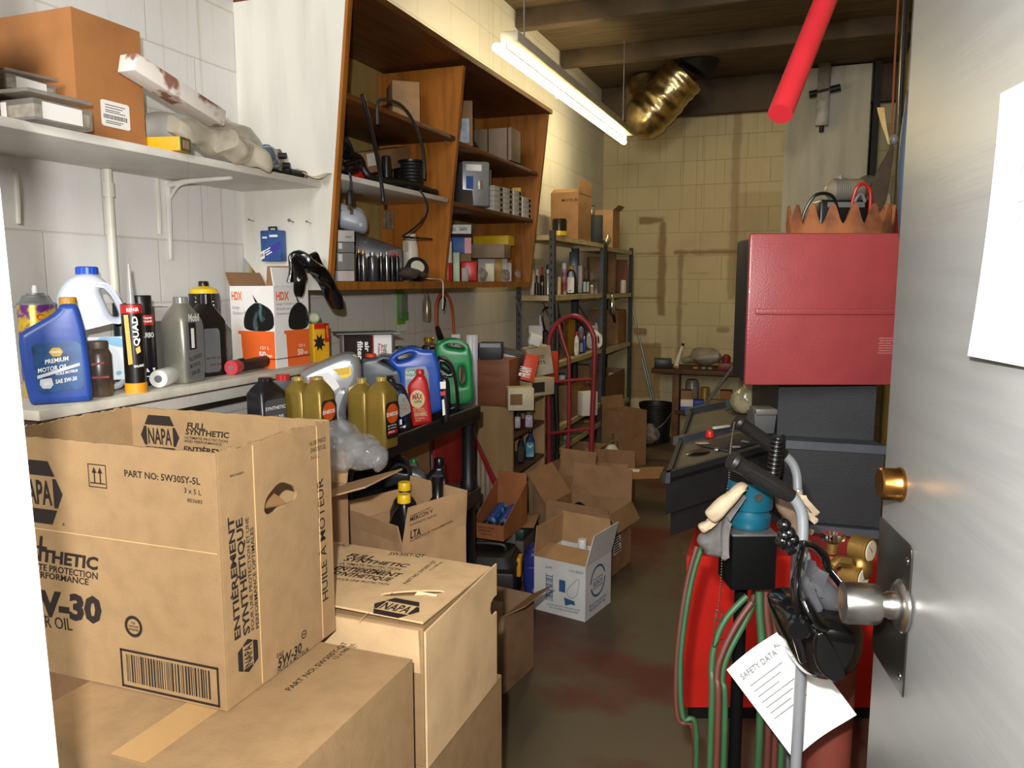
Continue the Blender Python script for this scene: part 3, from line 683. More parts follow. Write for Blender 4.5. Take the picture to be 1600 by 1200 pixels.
def oilbox(name, label, px, X, rows, zm, w, d, m, capm, off, lab, capr=.55, Z=LZ, group=None, letters=None, lm=None, side=None):
    """square-shouldered quart bottle turned a little: body, neck cap and front label"""
    top, sh, neck, base = rows
    I = Item(name, label, 'bottle', px, Z, X=X, zm=zm, off=off, group=group, thick=d)
    z = lambda r: I.xz((0, r))[1]
    b = MB().loft([(0, w / 2 * .93, d / 2 * .93), (.006, w / 2, d / 2), (z(sh), w / 2, d / 2), (z(sh) * .6 + z(neck) * .4, w / 2 * .86, d / 2 * .9, 0, 0, 3.5), (z(neck), w / 2 * .42, d / 2 * .5, 0, 0, 2.4), (z(neck) + .004, w / 2 * .36, w / 2 * .36, 0, 0, 2)], 40, 7)
    b.build('bottle_body', m, I.root)
    r = w / 2 * capr * .78; n = 32
    MB().rings([[(r * q * (1 - (.06 if j % 2 else 0)) * math.cos(2 * math.pi * j / n), r * q * (1 - (.06 if j % 2 else 0)) * math.sin(2 * math.pi * j / n), zz) for j in range(n)] for q, zz in ((1, z(neck)), (1, z(top) - .002), (.88, z(top)))]).build('cap', capm, I.root)
    if lab:
        x0, x1, a, c = lab; zt, zb = z(a), z(c)
        M = frame((0, -d / 2 - .0004, 0), (1, 0, 0), (0, 0, 1)); I.M = M; I.w = w; I.zt, I.zb = zt, zb
        MB().prism(chaikin([(x0 * w, zb), (x1 * w, zb), (x1 * w, zt), (x0 * w, zt)], 2, .1), .0006, M).build('front_label', lm or INK, I.root, smooth=False)
        if letters: letters(I, M @ Matrix.Translation((0, 0, .0008)), w, zt, zb)
    if side: side(I)
    return I
def mob(I, M, w, zt, zb):
    h = zt - zb
    MB().frect(M, -.3 * w, zb + h * .50, .05 * w, zt - h * .04).build('printed_panel', INK, I.root, smooth=False)
    print_on(I.root, M @ Matrix.Translation((0, 0, .0003)), [('1', -.2 * w, zb + h * .55, h * .3, None, 0, 0, .05), ('Mobil', -.28 * w, zt - h * .02, h * .13, w * .5)], WINK)
    print_on(I.root, M @ Matrix.Translation((0, 0, .0004)), [('FULL SYNTHETIC', -.32 * w, zb + h * .3, h * .07, w * .62, 9), ('MOTOR OIL', -.3 * w, zb + h * .18, h * .07, w * .5, 9), ('5W-30', -.25 * w, zb + h * .05, h * .08, w * .4, 9)], INK, 'small_lettering')
oilbox('oil_bottle', 'grey synthetic oil bottle with clear grey cap, turned sideways on the lower shelf', 1155, -1.675, (258, 410, 300, 790), Z4, .095, .08, silver, mat('cap_grey', '#9a9a96', .25, metal=.4), 54, (-.42, .42, 400, 760), letters=mob, lm=mat('label_steel', '#85878a', .35, metal=.4))
def dk(I, M, w, zt, zb): print_on(I.root, M, [('MOTOR OIL', -.3 * w, zb + .04, .006, w * .5), ('5W-20', -.2 * w, zb + .02, .006, w * .4)], INK)
oilbox('oil_bottle', 'dark brown oil bottle without shine between the grey bottle and the yellow one', 1300, -1.725, (238, 410, 300, 760), Z4, .105, .07, mat('dark_brown_plastic', '#1d1815', .35), BLK, 40, (-.42, .2, 450, 720), letters=dk, lm=mat('label_grey', '#6f7276', .5))
I = Item('cleaner_bottle', 'yellow round bottle with black cap and black label at the wall', 'bottle', 1298, LZ, X=-1.86, zm=Z4)
I.lathe('bottle_body', [(84, 735), (88, 725), (88, 250), (76, 212), (40, 196), (30, 192)], YELP, 32)
I.lathe('cap', [(30, 196), (30, 166), (26, 160)], BLK)
I.lathe('label_band', [(89.5, 400), (89.5, 240)], mat('label_black', '#1b1a17', .4))
dp = 2 * 90 * .25 * I.k + .003
I.text([('VISCOSITE', 1245, 275, 18, 90)], mat('label_gold', '#c9a23c'), dep=dp)
I.patch([[(1250, 312), (1285, 312), (1295, 350), (1262, 345)], [(1305, 312), (1355, 310), (1338, 362)], [(1245, 290), (1352, 288), (1352, 293), (1245, 295)]], WINK, dep=dp)
b = MB(); p = spot(356, LZ, X=-1.875); b.ball((p.x, p.y, LZ + .075), .05, (.55, .5, 1.5)); tag(b.build('plastic_bag', CLEAR, warp=.014, wscale=24), 'small clear crumpled bag against the wall beside the yellow bottle', 'bag')
p, q = spot(362, LZ, X=-1.665), spot(412, LZ, X=-1.70)
t = thing('flashlight', 'black flashlight with a red lens end lying before the bin bag carton', 'flashlight', (p.x, p.y, LZ), math.atan2(q.y - p.y, q.x - p.x))
L_ = (q - p).length + .02
RX90 = lambda x: Matrix.Translation((x, 0, 0)) @ Matrix.Rotation(math.pi / 2, 4, 'Y')
MB().lathe([(.018, .03), (.019, L_), (.016, L_ + .004)], 24, M=Matrix.Translation((0, 0, .023)) @ RX90(0)).build('grip', BLKR, t)
MB().lathe([(.0225, -.002), (.0225, .03), (.018, .045)], 24, M=Matrix.Translation((0, 0, .0235)) @ RX90(0)).build('lamp_head', mat('lens_red', '#c8404a', .4), t)
MB().lathe([(.008, -.005), (.008, -.001)], 14, M=Matrix.Translation((0, 0, .0235)) @ RX90(0)).build('head_stud', STEEL, t)
MB().box((.06, 0, .044), (.03, .01, .006), bev=.002).build('switch', BLK, t)
# bin bag carton with a bag pulled out
m, w, d, h = abox(361, 432, 485, 447, -1.655, LZ)
WC = mat('carton_white', '#eceae6', .5, var=.03)
c = carton('bag_carton', 'white printed bin bag carton with open flaps and a black bag pulled out', 'box', m, 0, w, d, h, WC)
flap(c, w, d, h, 'right', -12, .062, WC); flap(c, w, d, h, 'back', 4, .07, CARD2); flap(c, w, d, h, 'left', 25, .05, CARD2)
OR = mat('bin_orange', '#ee6a2c', .45, var=.05); BAGP = mat('bag_print', '#14181a', .35, col2='#5f7a80', scale=26, fac=(.56, .70), stretch=(1, 1, .4))
for side, ww in (('front', w), ('right', d)):
    M = face(w, d, h, side); F = side == 'front'
    x0 = .22 * ww if F else .30 * ww
    MB().flat([(x0 + .03 * ww, 0.0), (ww - .002, 0.0), (ww - .002, h * .42), (x0, h * .42)], M).flat([(x0 - .01, h * .41), (ww - .002, h * .41), (ww - .002, h * .45), (x0 - .01, h * .45)], M, .0003).build('printed_bin', OR, c, smooth=False)
    bl = [(x0 + .10 * ww, h * .45), (ww - .002, h * .45), (ww - .002, h * .70), (x0 + .40 * ww, h * .82), (x0 + .16 * ww, h * .72), (x0 + .07 * ww, h * .58)]
    MB().flat(chaikin(bl, 2), M, .0003).flat([(x0 + .36 * ww, h * .80), (x0 + .42 * ww, h * .80), (x0 + .30 * ww, h * .90)], M, .0003).build('printed_bag', BAGP, c, smooth=False)
    print_on(c, M, [('HDX', .04 * ww if F else .06 * ww, h * .83, h * .10, .24 * ww if F else .36 * ww, 0, 0, .03)], OR, 'printed_brand')
    print_on(c, M, [('Large', .05 * ww, h * .72, h * .04, .16 * ww, 0, 0, 0), ('Outdoor Bags', .05 * ww, h * .65, h * .04, .38 * ww, 0, 0, 0)] if F else [('Large Outdoor', .06 * ww, h * .77, h * .03, .5 * ww, 0, 0, 0), ('Grands sacs', .06 * ww, h * .71, h * .03, .42 * ww, 0, 0, 0), ("d'exterieur", .06 * ww, h * .65, h * .03, .36 * ww, 0, 0, 0)], GREYP, 'small_lettering')
    print_on(c, M @ Matrix.Translation((0, 0, .0006)), [('50', .62 * ww, h * .13, h * .07, .16 * ww, 0, 0, .03), ('bags', .80 * ww, h * .14, h * .03, .12 * ww), ('121 L', .66 * ww, h * .23, h * .035, .2 * ww)], WINK, 'white_lettering')
    MB().frect(M @ Matrix.Translation((0, 0, .0007)), .5 * ww if F else .0, h * .105, ww, h * .115).build('printed_line', INK, c, smooth=False)
BAG = mat('bin_bag_film', '#0c0b0b', .18, bump=.5, bscale=24, spec=.6)
kx = lambda px, py, X=-1.60: at(px, py, X=X)
b = MB()
b.tube([kx(455, 440, -1.66), kx(462, 404, -1.65), kx(478, 410, -1.62), kx(500, 425), kx(512, 446), kx(525, 478)], [.02, .025, .038, .034, .030, .028], 14, flat=.55)
b.tube([kx(462, 404, -1.65), kx(468, 430, -1.615), kx(466, 462, -1.625)], [.02, .024, .010], 12, flat=.6)
b.tube([kx(470, 410, -1.64), kx(492, 402, -1.62), kx(506, 424, -1.61)], [.02, .018, .012], 10, flat=.6)
tag(b.build('bin_bag', BAG, warp=.012, wscale=20), 'shiny black bin bag pulled out and drooping from the white carton', 'bag')
m, w, d, h = abox(478, 492, 511, 506, -1.66, LZ)
c = carton('bug_trap_box', 'yellow and red box with a black splat print behind the bin bag carton', 'box', m, RAD(-8), max(w, .05), d, h, mat('trap_yellow', '#e8b11e', .5), lid=True)
M = face(max(w, .05), d, h, 'right'); st = [(d * .33 + (.030 if i % 2 else .016) * math.cos(i * math.pi / 8) * 1.1, h * .5 + (.034 if i % 2 else .018) * math.sin(i * math.pi / 8)) for i in range(16)]
MB().flat(st, M).build('printed_splat', INK, c, smooth=False)
MB().frect(M, 0, h * .86, d, h, .0003).frect(M, d * .7, h * .5, d, h, .0003).build('printed_corner', REDP, c, smooth=False)
print_on(c, M @ Matrix.Translation((0, 0, .0008)), [('Victor', d * .78, h * .95, .012, h * .36, -84)], YELP)
p = spot(491, LZ + h, X=-1.69); t = thing('tape_roll', 'small green rimmed roll of tape on top of the yellow box', 'roll', p, RAD(30))
b = MB().lathe([(.020, -.007), (.0205, -.006), (.0205, .006), (.020, .007)], 24, M=Matrix.Translation((0, 0, .0205)) @ Matrix.Rotation(math.pi / 2, 4, 'X')); b.build('tape_rim', mat('tape_green', '#6d9a55', .5), t)
MB().lathe([(.014, -.0085), (.014, .0085)], 20, M=Matrix.Translation((0, 0, .0205)) @ Matrix.Rotation(math.pi / 2, 4, 'X')).build('tape_core', mat('tape_core', '#c9c2ae', .6), t)
# cartons stored below the lower shelf
def rough_carton(label, loc, rz, w, d, h, m=CARD2, flaps=None, group=None, lid=False): return carton('carton', label, 'box', loc, rz, w, d, h, m, flaps, group=group, lid=lid)
rough_carton('brown carton on the floor below the lower wall shelf, behind the big oil carton', (-1.62, 1.57, 0), 0, .56, .44, .56, CARD2, lid=True)
rough_carton('torn brown carton with ragged flaps just under the lower wall shelf', (-1.63, 1.57, .564), RAD(3), .52, .40, .47, CARD2, {'front': (35, .12), 'right': (50, .15), 'back': (12, .08)})
# ------------------------------------------------------------------ the orange wooden wall cabinet with its slanted front
WOOD = mat('cabinet_wood', '#a5641f', .42, var=.25, scale=5, stretch=(6, 6, .5), bump=.05, bscale=40)
WOODD = mat('cabinet_wood_dark', '#6f3f17', .5, var=.25, scale=5, stretch=(6, .6, 6))
PLY = mat('cabinet_back', '#a98f52', .6, var=.12, scale=3, stretch=(1, 4, .5))
CWHITE = mat('cabinet_side_paint', '#dedbd0', .5, var=.08, scale=3, stretch=(4, 4, .6), bump=.06)
CY0, CY1, CZ0, CZ1, CZB = PANELY, 4.51, 1.472, 2.47, 1.502
fx = lambda z: -1.59 + .113 * (z - 1.5)
cab = thing('shop_cabinet', 'orange wooden wall cabinet with open shelves and a slanting front over the bottles', 'cabinet', (0, 0, 0))
YZ = Matrix(((1, 0, 0, 0), (0, 0, -1, 0), (0, 1, 0, 0), (0, 0, 0, 1)))   # (x, y) -> (X, Z), extruded along -Y
def side_panel(y, th, m, name, poly=None):
    poly = poly or [(LX, CZ1), (fx(CZ1), CZ1), (fx(CZ0), CZ0), (-1.84, CZ0), (LX, 1.59)]
    return MB().prism(poly, th, Matrix.Translation((0, y + th, 0)) @ YZ).build(name, m, cab, smooth=False)
o = side_panel(CY0, .008, CWHITE, 'painted_side'); o['label'] = 'white painted outer side'
side_panel(CY0 + .008, .016, WOOD, 'side_panel')
MB().prism([(fx(CZ1), CZ1), (fx(CZ1) + .012, CZ1), (fx(CZ0) + .012, CZ0), (fx(CZ0), CZ0)], .026, Matrix.Translation((0, CY0 + .026, 0)) @ YZ).build('edge_strip', WOOD, cab, smooth=False)
side_panel(CY1 - .025, .025, WOOD, 'side_panel')
dy = at(697, 430, X=fx(1.51)).y
side_panel(dy - .012, .025, WOOD, 'divider', [(-1.92, CZ1 - .02), (fx(CZ1 - .02) - .004, CZ1 - .02), (fx(CZB) - .004, CZB), (-1.84, CZB), (-1.92, 1.58)])
MB().prism([(CY0 + .024, CZB), (CY1 - .025, CZB), (CY1 - .025, CZ1), (CY0 + .024, CZ1)], .010, Matrix(((0, 0, 1, -1.938), (1, 0, 0, 0), (0, 1, 0, 0), (0, 0, 0, 1)))).build('back_panel', PLY, cab, smooth=False)
MB().box(((fx(CZB) - 1.84) / 2, (CY0 + CY1) / 2, (CZ0 + CZB) / 2), (fx(CZB) + 1.84 - .002, CY1 - CY0 - .05, CZB - CZ0)).build('bottom_board', WOOD, cab, smooth=False)
MB().box((-1.886, (CY0 + CY1) / 2, 1.50), (.09, CY1 - CY0 - .06, .004)).build('bottom_cleat', WOODD, cab, smooth=False)
MB().box(((fx(CZ1) + LX) / 2 + .01, (CY0 + CY1) / 2, CZ1 + .012), (fx(CZ1) - LX + .02, CY1 - CY0, .024)).build('top_board', WOODD, cab, smooth=False)
def shelf_in(name, z, y0, y1, m, th=.02, setb=.0, label=None):
    x1 = fx(z) - .012 - setb
    o = MB().box(((x1 - 1.927) / 2, (y0 + y1) / 2, z - th / 2), (x1 + 1.927, y1 - y0, th), bev=.002).build(name, m, cab)
    b = MB()
    for yy in (y0, y1): b.cyl((x1 - .04, yy, z - th - .004), (x1 - .04, yy + (.016 if yy == y0 else -.016), z - th - .004), .005, n=8)
    b.build('shelf_peg', STEEL, cab)
    if label: o['label'] = label
ya, yb, yc, yd = CY0 + .025, dy - .013, dy + .014, CY1 - .026
zl1 = at(700, 207, X=-1.52).z; zl2 = (at(520, 269, X=-1.565).z + at(694, 308, X=-1.565).z) / 2
zr1 = (at(716, 218, X=-1.53).z + at(820, 262, X=-1.53).z) / 2; zr2 = (at(706, 313, X=-1.555).z + at(814, 338, X=-1.555).z) / 2
shelf_in('shelf_board', zl1, ya, yb, WOODD); shelf_in('shelf_board', zl2, ya, yb - .02, SHELF, label='white shelf board')
shelf_in('shelf_board', zr1, yc, yd - .03, WOODD); shelf_in('shelf_board', zr2, yc, yd - .03, WOODD)
# nails and the blue bit case on the white side
for i, (x, y, lb) in enumerate(((397, 346, 'thin nail in the white cabinet side above the blue case'), (459, 347, 'larger dark nail in the white cabinet side beside the blue case'), (486, 349, 'thin nail in the white cabinet side near its front edge'))):
    p = at(x, y, Y=CY0); t = thing('nail', lb, 'nail', p, group='nails in the cabinet side')
    MB().cyl((0, .004, 0), (.006, -.034, .004), .0016 if i != 1 else .0024, n=8).build('nail_shank', STEEL, t)
    MB().cyl((.006, -.034, .004), (.0062, -.036, .0042), .004 if i != 1 else .006, n=10).build('nail_head', STEEL, t)
p = at(428, 404, Y=CY0 - .022)
t = thing('bit_case', 'blue plastic drill bit case hanging by its tab on the white cabinet side', 'case', p)
k = depth(p) / FPX; BC = plastic('case_blue', '#2f5796', .35, var=.15, scale=30)
MB().box((0, 0, .044), (.086, .034, .088 + .02), bev=.004).build('case_body', BC, t)
MB().slab([(-.018, .096), (.018, .096), (.018, .112), (-.018, .112)], [[(-.012, .1), (.012, .1), (.012, .107), (-.012, .107)]], .006, .001).build('hanging_tab', BLK, t)
M = frame((0, -.0172, 0), (1, 0, 0), (0, 0, 1))
MB().flat([(-.043, -.006), (-.043, .022), (.043, .062), (.043, .034)], M).build('printed_band', mat('band_violet', '#3f3ba0', .4), t, smooth=False)
MB().flat([(-.043, -.006), (-.043, .022), (-.025, .030), (-.025, .002)], M, .0004).build('size_patch', PAPER, t, smooth=False)
print_on(t, M @ Matrix.Translation((0, 0, .0008)), [('1/85', -.041, .004, .010, .015, 25)], INK)
b = MB(); T_ = M @ Matrix.Rotation(RAD(25), 4, 'Z')
for k_ in range(3): b.frect(T_, -.012, .016 + k_ * .008, .016 - .006 * (k_ % 2), .020 + k_ * .008, .0007)
for k_ in range(2): b.frect(M, -.032 + k_ * .03, .070 + k_ * .004, -.012 + k_ * .045, .076 + k_ * .006, .0005)
b.build('printed_line_pattern', WINK, t, smooth=False)

# ---- left compartment: floor of the cabinet
Z5, Z6 = (.225, 500, 150), (.225, 500, 330)
def pbox(name, label, cat, x0, x1, yt, Z, X=None, Y=None, d=.1, m=CARD2, zm=(1, 0, 0), off=0, group=None, bev=.0015, yb=None, lab=None, rows=None, ink=INK, lm=PAPER):
    """a small closed carton or box: front spans columns x0..x1 up to row yt"""
    I = Item(name, label, cat, (x0 + x1) / 2, Z, X=X, Y=Y, zm=zm, off=off, group=group, thick=d)
    w = (x1 - x0) * zm[0] * I.k; h = I.xz((0, yt))[1]
    if off: w = w / (math.cos(RAD(off)) + d / w * abs(math.sin(RAD(off)))) if w > 0 else w
    I.w, I.h = w, h
    MB().box((0, 0, h / 2), (w, d, h), bev=bev).build(name + '_body' if not name.endswith('carton') else 'carton_body', m, I.root)
    M = face(w, d, h, 'front'); I.M = M
    if lab: MB().prism([(lab[0] * w, lab[1] * h), (lab[2] * w, lab[1] * h), (lab[2] * w, lab[3] * h), (lab[0] * w, lab[3] * h)], .0005, M).build('printed_label', lm, I.root, smooth=False)
    if rows: print_on(I.root, M @ Matrix.Translation((0, 0, .0007)), [(r[0], r[1] * w, r[2] * h, r[3] * h, r[4] * w) + tuple(r[5:]) for r in rows], ink)
    return I
zz = CZB
for nm, yt, mm, lab, rows in (('long white flat box lowest in the pile at the cabinet end', 415, mat('carton_pinkish', '#d9cfcb', .6, var=.15), None, None), ('grey box with a white label just above the flat white box', 295, mat('carton_grey', '#8b8b88', .6, var=.1), (.05, .5, .28, .92), None),
                              ('grey box with a white label under the white lidded box', 222, mat('carton_grey', '#8b8b88'), (.05, .35, .26, .92), None), ('white lidded box on top of the pile at the cabinet end', 140, mat('carton_offwhite', '#d6d4cf', .5), None, (('HARDWARE', .45, .35, .16, .36),))):
    I = pbox('parts_carton', nm, 'box', 60, 226, yt, zz, X=-1.68, d=.12, zm=Z6, m=mm, off=20, lab=lab, rows=rows); zz += I.h + .002
# frosted jug lying behind the boxes
I = Item('water_jug', 'frosted plastic jug lying tipped over on the pile of boxes', 'jug', 205, zz + .003, X=-1.77, zm=Z5, thick=.12)
I.slab('jug_body', [(100, 780), (150, 745), (215, 770), (290, 800), (330, 860), (330, 970), (230, 960), (130, 930), (92, 870)], plastic('frosted_grey', '#b8c0cc', .35), dep=.11, bev=.035)
I.slab('jug_handle', [(255, 775), (300, 795), (330, 870), (318, 890), (288, 815), (250, 790)], plastic('frosted_grey', '#b8c0cc'), dep=.02, bev=.006)
I.slab('jug_label', [(88, 795), (130, 790), (140, 840), (96, 850)], PAPER, dep=.113, bev=.001, it=0)
# dark tilted board behind the spray cans
p = spot(585, CZB, X=-1.72)
I = Item('dark_tray', 'dark brown glossy tray standing on edge behind the row of cans', 'tray', 390, CZB, X=-1.76, zm=Z6, thick=.02)
I.slab('tray_panel', [(228, 440), (232, 150), (400, 195), (575, 250), (570, 445)], mat('dark_lacquer', '#241713', .2, coat=.5), dep=.014, bev=.002, it=0)
# row of small bottles with metal caps
rowm = [mat('can_chrome', '#8f8f92', .16, metal=.9, var=.2), mat('can_dark', '#1a1a1c', .2), mat('can_grey', '#57575a', .22, metal=.6)]
caps = [mat('cap_gold', '#c49a4e', .3, metal=.7), STEEL, REDP, BLK]
lbs = ['spray can next to the pile of boxes', 'second can from the pile of boxes', 'third can from the pile of boxes', 'wide silver can in the middle of the row', 'dark can right of the wide silver one', 'thin silver can towards the white bottle', 'red topped can beside the white bottle', 'dark can at the end of the row by the white bottle']
for i, (x0, x1, yt, mm, cc) in enumerate(((218, 252, 275, 0, 0), (258, 290, 270, 1, 0), (284, 322, 278, 0, 0), (330, 405, 290, 2, 1), (406, 446, 292, 1, 1), (448, 484, 288, 0, 1), (486, 520, 290, 1, 2), (520, 556, 292, 1, 2))):
    I = Item('aerosol_can', lbs[i], 'can', (x0 + x1) / 2, CZB, X=-1.655, zm=Z6, group='small cans along the cabinet bottom')
    r = (x1 - x0) / 2
    I.lathe('can_body', [(r * .94, 468), (r, 464), (r, yt + 40), (r * .9, yt + 26), (r * .5, yt + 22)], rowm[mm], 22)
    I.lathe('can_cap', [(r * .5, yt + 24), (r * .55, yt + 18), (r * .5, yt)], caps[cc], 18)
I = Item('additive_bottle', 'white round bottle with a flat lid standing behind the black roll', 'bottle', 632, CZB, X=-1.74, zm=Z6)
I.lathe('bottle_body', [(54, 460), (58, 450), (56, 260), (40, 190), (36, 172)], mat('bottle_ivory', '#d8d0bd', .4))
I.lathe('cap', [(38, 178), (38, 165)], WHT)
I.patch([[(580, 210), (615, 215), (615, 275), (580, 275)]], mat('faded_print', '#a38f7a', .6), dep=.09)
I = Item('tape_roll', 'black roll of tape leaning with its white core facing out', 'roll', 648, CZB, X=-1.625, zm=Z6)
rr = 78 * .225 * I.k; T = Matrix.Translation((0, 0, rr * .86)) @ Matrix.Rotation(RAD(62), 4, 'X') @ Matrix.Rotation(RAD(14), 4, 'Y')
b = MB().lathe([(rr * .5, -.022), (rr, -.020), (rr, .020), (rr * .5, .022)], 32, M=T); b.build('tape_body', BLKR, I.root)
MB().lathe([(rr * .62, .0225), (rr * .6, .024), (.001, .0235)], 28, M=T).build('tape_core', mat('core_white', '#c9c4b4', .6), I.root)
p = spot(500 + .225 * 640, CZB, X=-1.61)
b = MB().ball((p.x, p.y - .02, CZB + .034), .035, (1.0, 2.0, .55)); b.ball((p.x + .012, p.y + .07, CZB + .030), .022, (.8, 1.6, .5))
tag(b.build('greasy_rag', mat('greasy_cloth', '#4a4038', .8, var=.3, bump=.4), warp=.012, wscale=20), 'greasy rag bunched under the black tape roll', 'rag')
q = [at(500 + .225 * x, 330 + .225 * y, X=-1.585) for x, y in ((770, 470), (830, 474), (852, 495), (855, 560), (850, 680))]
tag(MB().tube([q[0] + Vector((-.03, 0, .004))] + q, .003, 6).build('twine', mat('twine_white', '#d6d0c0', .8)), 'white twine hanging down over the cabinet bottom edge', 'string')
# bracket on the back
p = at(606, 343, Y=dy - .018); t = thing('metal_bracket', 'slotted grey metal bracket fixed to the divider near the cabinet back', 'bracket', p, math.pi / 2)
b = MB()
for i in range(3): b.box((0, -.022 + i * .022, 0), (.006, .012, .085), bev=.002)
for z in (-.035, -.005, .03): b.box((.001, 0, z), (.005, .055, .012))
b.build('bracket_plate', GALV, t)
# middle white shelf: cables, a spool, a red thing, tilted long box
Zs = zl2
p = spot(500 + .225 * 620, Zs, X=-1.64)
I = Item('cable_spool', 'black cable wound tightly on a spool on the white cabinet shelf', 'spool', 640, Zs, X=-1.66, zm=Z5)
k = .225 * I.k; hh = I.xz((0, 455))[1]; R0 = 80 * k
MB().lathe([(R0 * 1.25, 0), (R0 * 1.25, .008)], 28).build('spool_flange', BLK, I.root)
MB().lathe([(R0 * 1.2, hh - .008), (R0 * 1.2, hh)], 28).build('spool_flange', BLK, I.root)
pr = []
for i in range(9):
    z = .008 + (hh - .016) * i / 9; s = (hh - .016) / 9
    pr += [(R0 * .93, z), (R0, z + s * .3), (R0, z + s * .7), (R0 * .93, z + s)]
MB().lathe(pr, 28).build('wound_cable', BLKR, I.root)
I = Item('black_canister', 'short black cylinder standing beside the wound cable spool', 'canister', 465, Zs, X=-1.70, zm=Z5)
I.lathe('canister_body', [(34, 600), (36, 590), (32, 430), (26, 425)], BLK)
I.lathe('canister_foot', [(75, 600), (75, 575), (40, 560)], BLK)
CAB = mat('cable_black', '#141313', .45)
def cable(label, pts, r, m=CAB, name='cable', cat='cable', X=-1.6, zm=(1, 0, 0), n=8, group=None):
    P = [at(p[0] * zm[0] + zm[1], p[1] * zm[0] + zm[2], X=(p[2] if len(p) > 2 else X)) for p in pts]
    return tag(MB().tube(P, r, n, 8).build(name, m), label, cat, group)
cable('coil of black cable heaped at the end of the white cabinet shelf', [(100, 440, -1.62), (160, 360, -1.60), (215, 400, -1.62), (230, 470, -1.64), (170, 500, -1.60), (110, 480, -1.64), (150, 410, -1.66), (270, 430, -1.66), (300, 500, -1.64), (360, 570, -1.62), (480, 590, -1.61), (640, 610, -1.6), (760, 660, -1.60), (805, 668, -1.60)], .014, zm=Z5, name='cable_coil')
o = cable('thin black cable loops spilling off the white cabinet shelf', [(105, 300, -1.62), (180, 300, -1.58), (215, 380, -1.58), (180, 430, -1.62), (110, 340, -1.66), (150, 470, -1.60), (280, 440, -1.60), (250, 520, -1.62), (110, 510, -1.62)], .008, zm=Z5, name='cable_loop')
o.parent = bpy.data.objects['cable_coil']
for k_ in ('label', 'category'): del o[k_]
cable('black power cord hanging off the shelf with its plug dangling over the jug', [(170, 470, -1.60), (200, 530, -1.555), (215, 590, -1.55), (212, 660, -1.55), (208, 690, -1.55)], .0045, zm=Z5, name='power_cord', cat='cord')
q = at(500 + .225 * 206, 150 + .225 * 700, X=-1.55)
pl = MB().tube([(q.x, q.y, q.z + .02), (q.x, q.y, q.z), (q.x, q.y, q.z - .03)], [.006, .012, .015], 12); o = pl.build('cord_plug', BLKR); o.parent = bpy.data.objects['power_cord']
pr_ = MB()
for s in (-.006, .006): pr_.box((q.x, q.y + s, q.z - .04), (.006, .0015, .02))
o = pr_.build('plug_prongs', BRASS); o.parent = bpy.data.objects['power_cord']
b = MB(); p = spot(500 + .225 * 245, Zs, X=-1.65); b.ball((p.x, p.y, Zs + .044), .037, (.9, 1.4, .85))
tag(b.build('red_reel', mat('red_gloss', '#c8281e', .25), warp=.006), 'small glossy red part half buried in black cables', 'part')
p = spot(500 + .225 * 150, Zs, X=-1.72)
b = MB().sheet(lambda u, v: (p.x - .02 + .03 * math.sin(3 * v), p.y - .06 + u * .14, Zs + .016 + v * .21 - .12 * u * v), 6, 6, .004)
tag(b.build('grey_sleeve', mat('grey_film', '#8e98a4', .3, bump=.4)), 'grey plastic sleeve leaning behind the cable loops', 'sleeve')
# long tilted carton
u0, u1 = at(562, 236, X=-1.79), at(630, 227, X=-1.79)
t = thing('long_carton', 'long narrow brown carton resting across the cables on the white shelf', 'box', (u0 + u1) / 2 + Vector((0, 0, -.065)))
o = MB().box((0, 0, 0), (.09, (u1 - u0).length, .085), bev=.002).build('carton_body', CARD2, t); o.rotation_euler = (math.atan2(u1.z - u0.z, u1.y - u0.y), 0, 0)
o2 = MB().box((.0455, -(u1 - u0).length / 2 + .05, .01), (.001, .07, .05)).build('carton_label', PAPER, o)
# supports under it: a second canister behind
I = Item('black_canister', 'taller black container behind the wound cable holding up the long carton', 'canister', 560, Zs, X=-1.79, zm=Z5)
I.lathe('canister_body', [(46, 600), (46, 512), (40, 505)], BLK)
# top left shelf cartons
pbox('carton', 'square brown carton on the cabinet top shelf beside the divider', 'box', 690, 890, -40, zl1, X=-1.66, d=.16, zm=Z5, m=CARD2, off=10, lab=(.35, .25, .6, .5), lm=CARD3)
pbox('carton', 'pale brown carton on the cabinet top shelf behind the hanging hose', 'box', 470, 690, -60, zl1, X=-1.72, d=.16, zm=Z5, m=CARD, off=10)
cable('thick black rod like cable hanging from the top shelf past the white shelf', [(290, -10, -1.50), (330, 130, -1.50), (375, 320, -1.51), (415, 530, -1.525), (437, 700, -1.53), (437, 745, -1.53)], .0075, zm=Z5, name='hanging_cable')
cable('dark grey hose arching over the long carton in the cabinet', [(400, 210, -1.53), (405, 60, -1.53), (470, 40, -1.53), (570, 80, -1.53), (650, 190, -1.535), (700, 330, -1.54), (720, 460, -1.55), (722, 580, -1.56)], .0065, mat('hose_grey', '#2f302c', .5), zm=Z5, name='grey_hose', cat='hose')
cable('thin dark cord curling down beside the divider to the white bottle', [(690, 660, -1.58), (730, 720, -1.56), (740, 790, -1.56), (700, 880, -1.58), (620, 950, -1.60), (580, 980, -1.62), (680, 990, -1.60), (775, 998, -1.60)], .0042, zm=Z5, name='thin_cord', cat='cord')

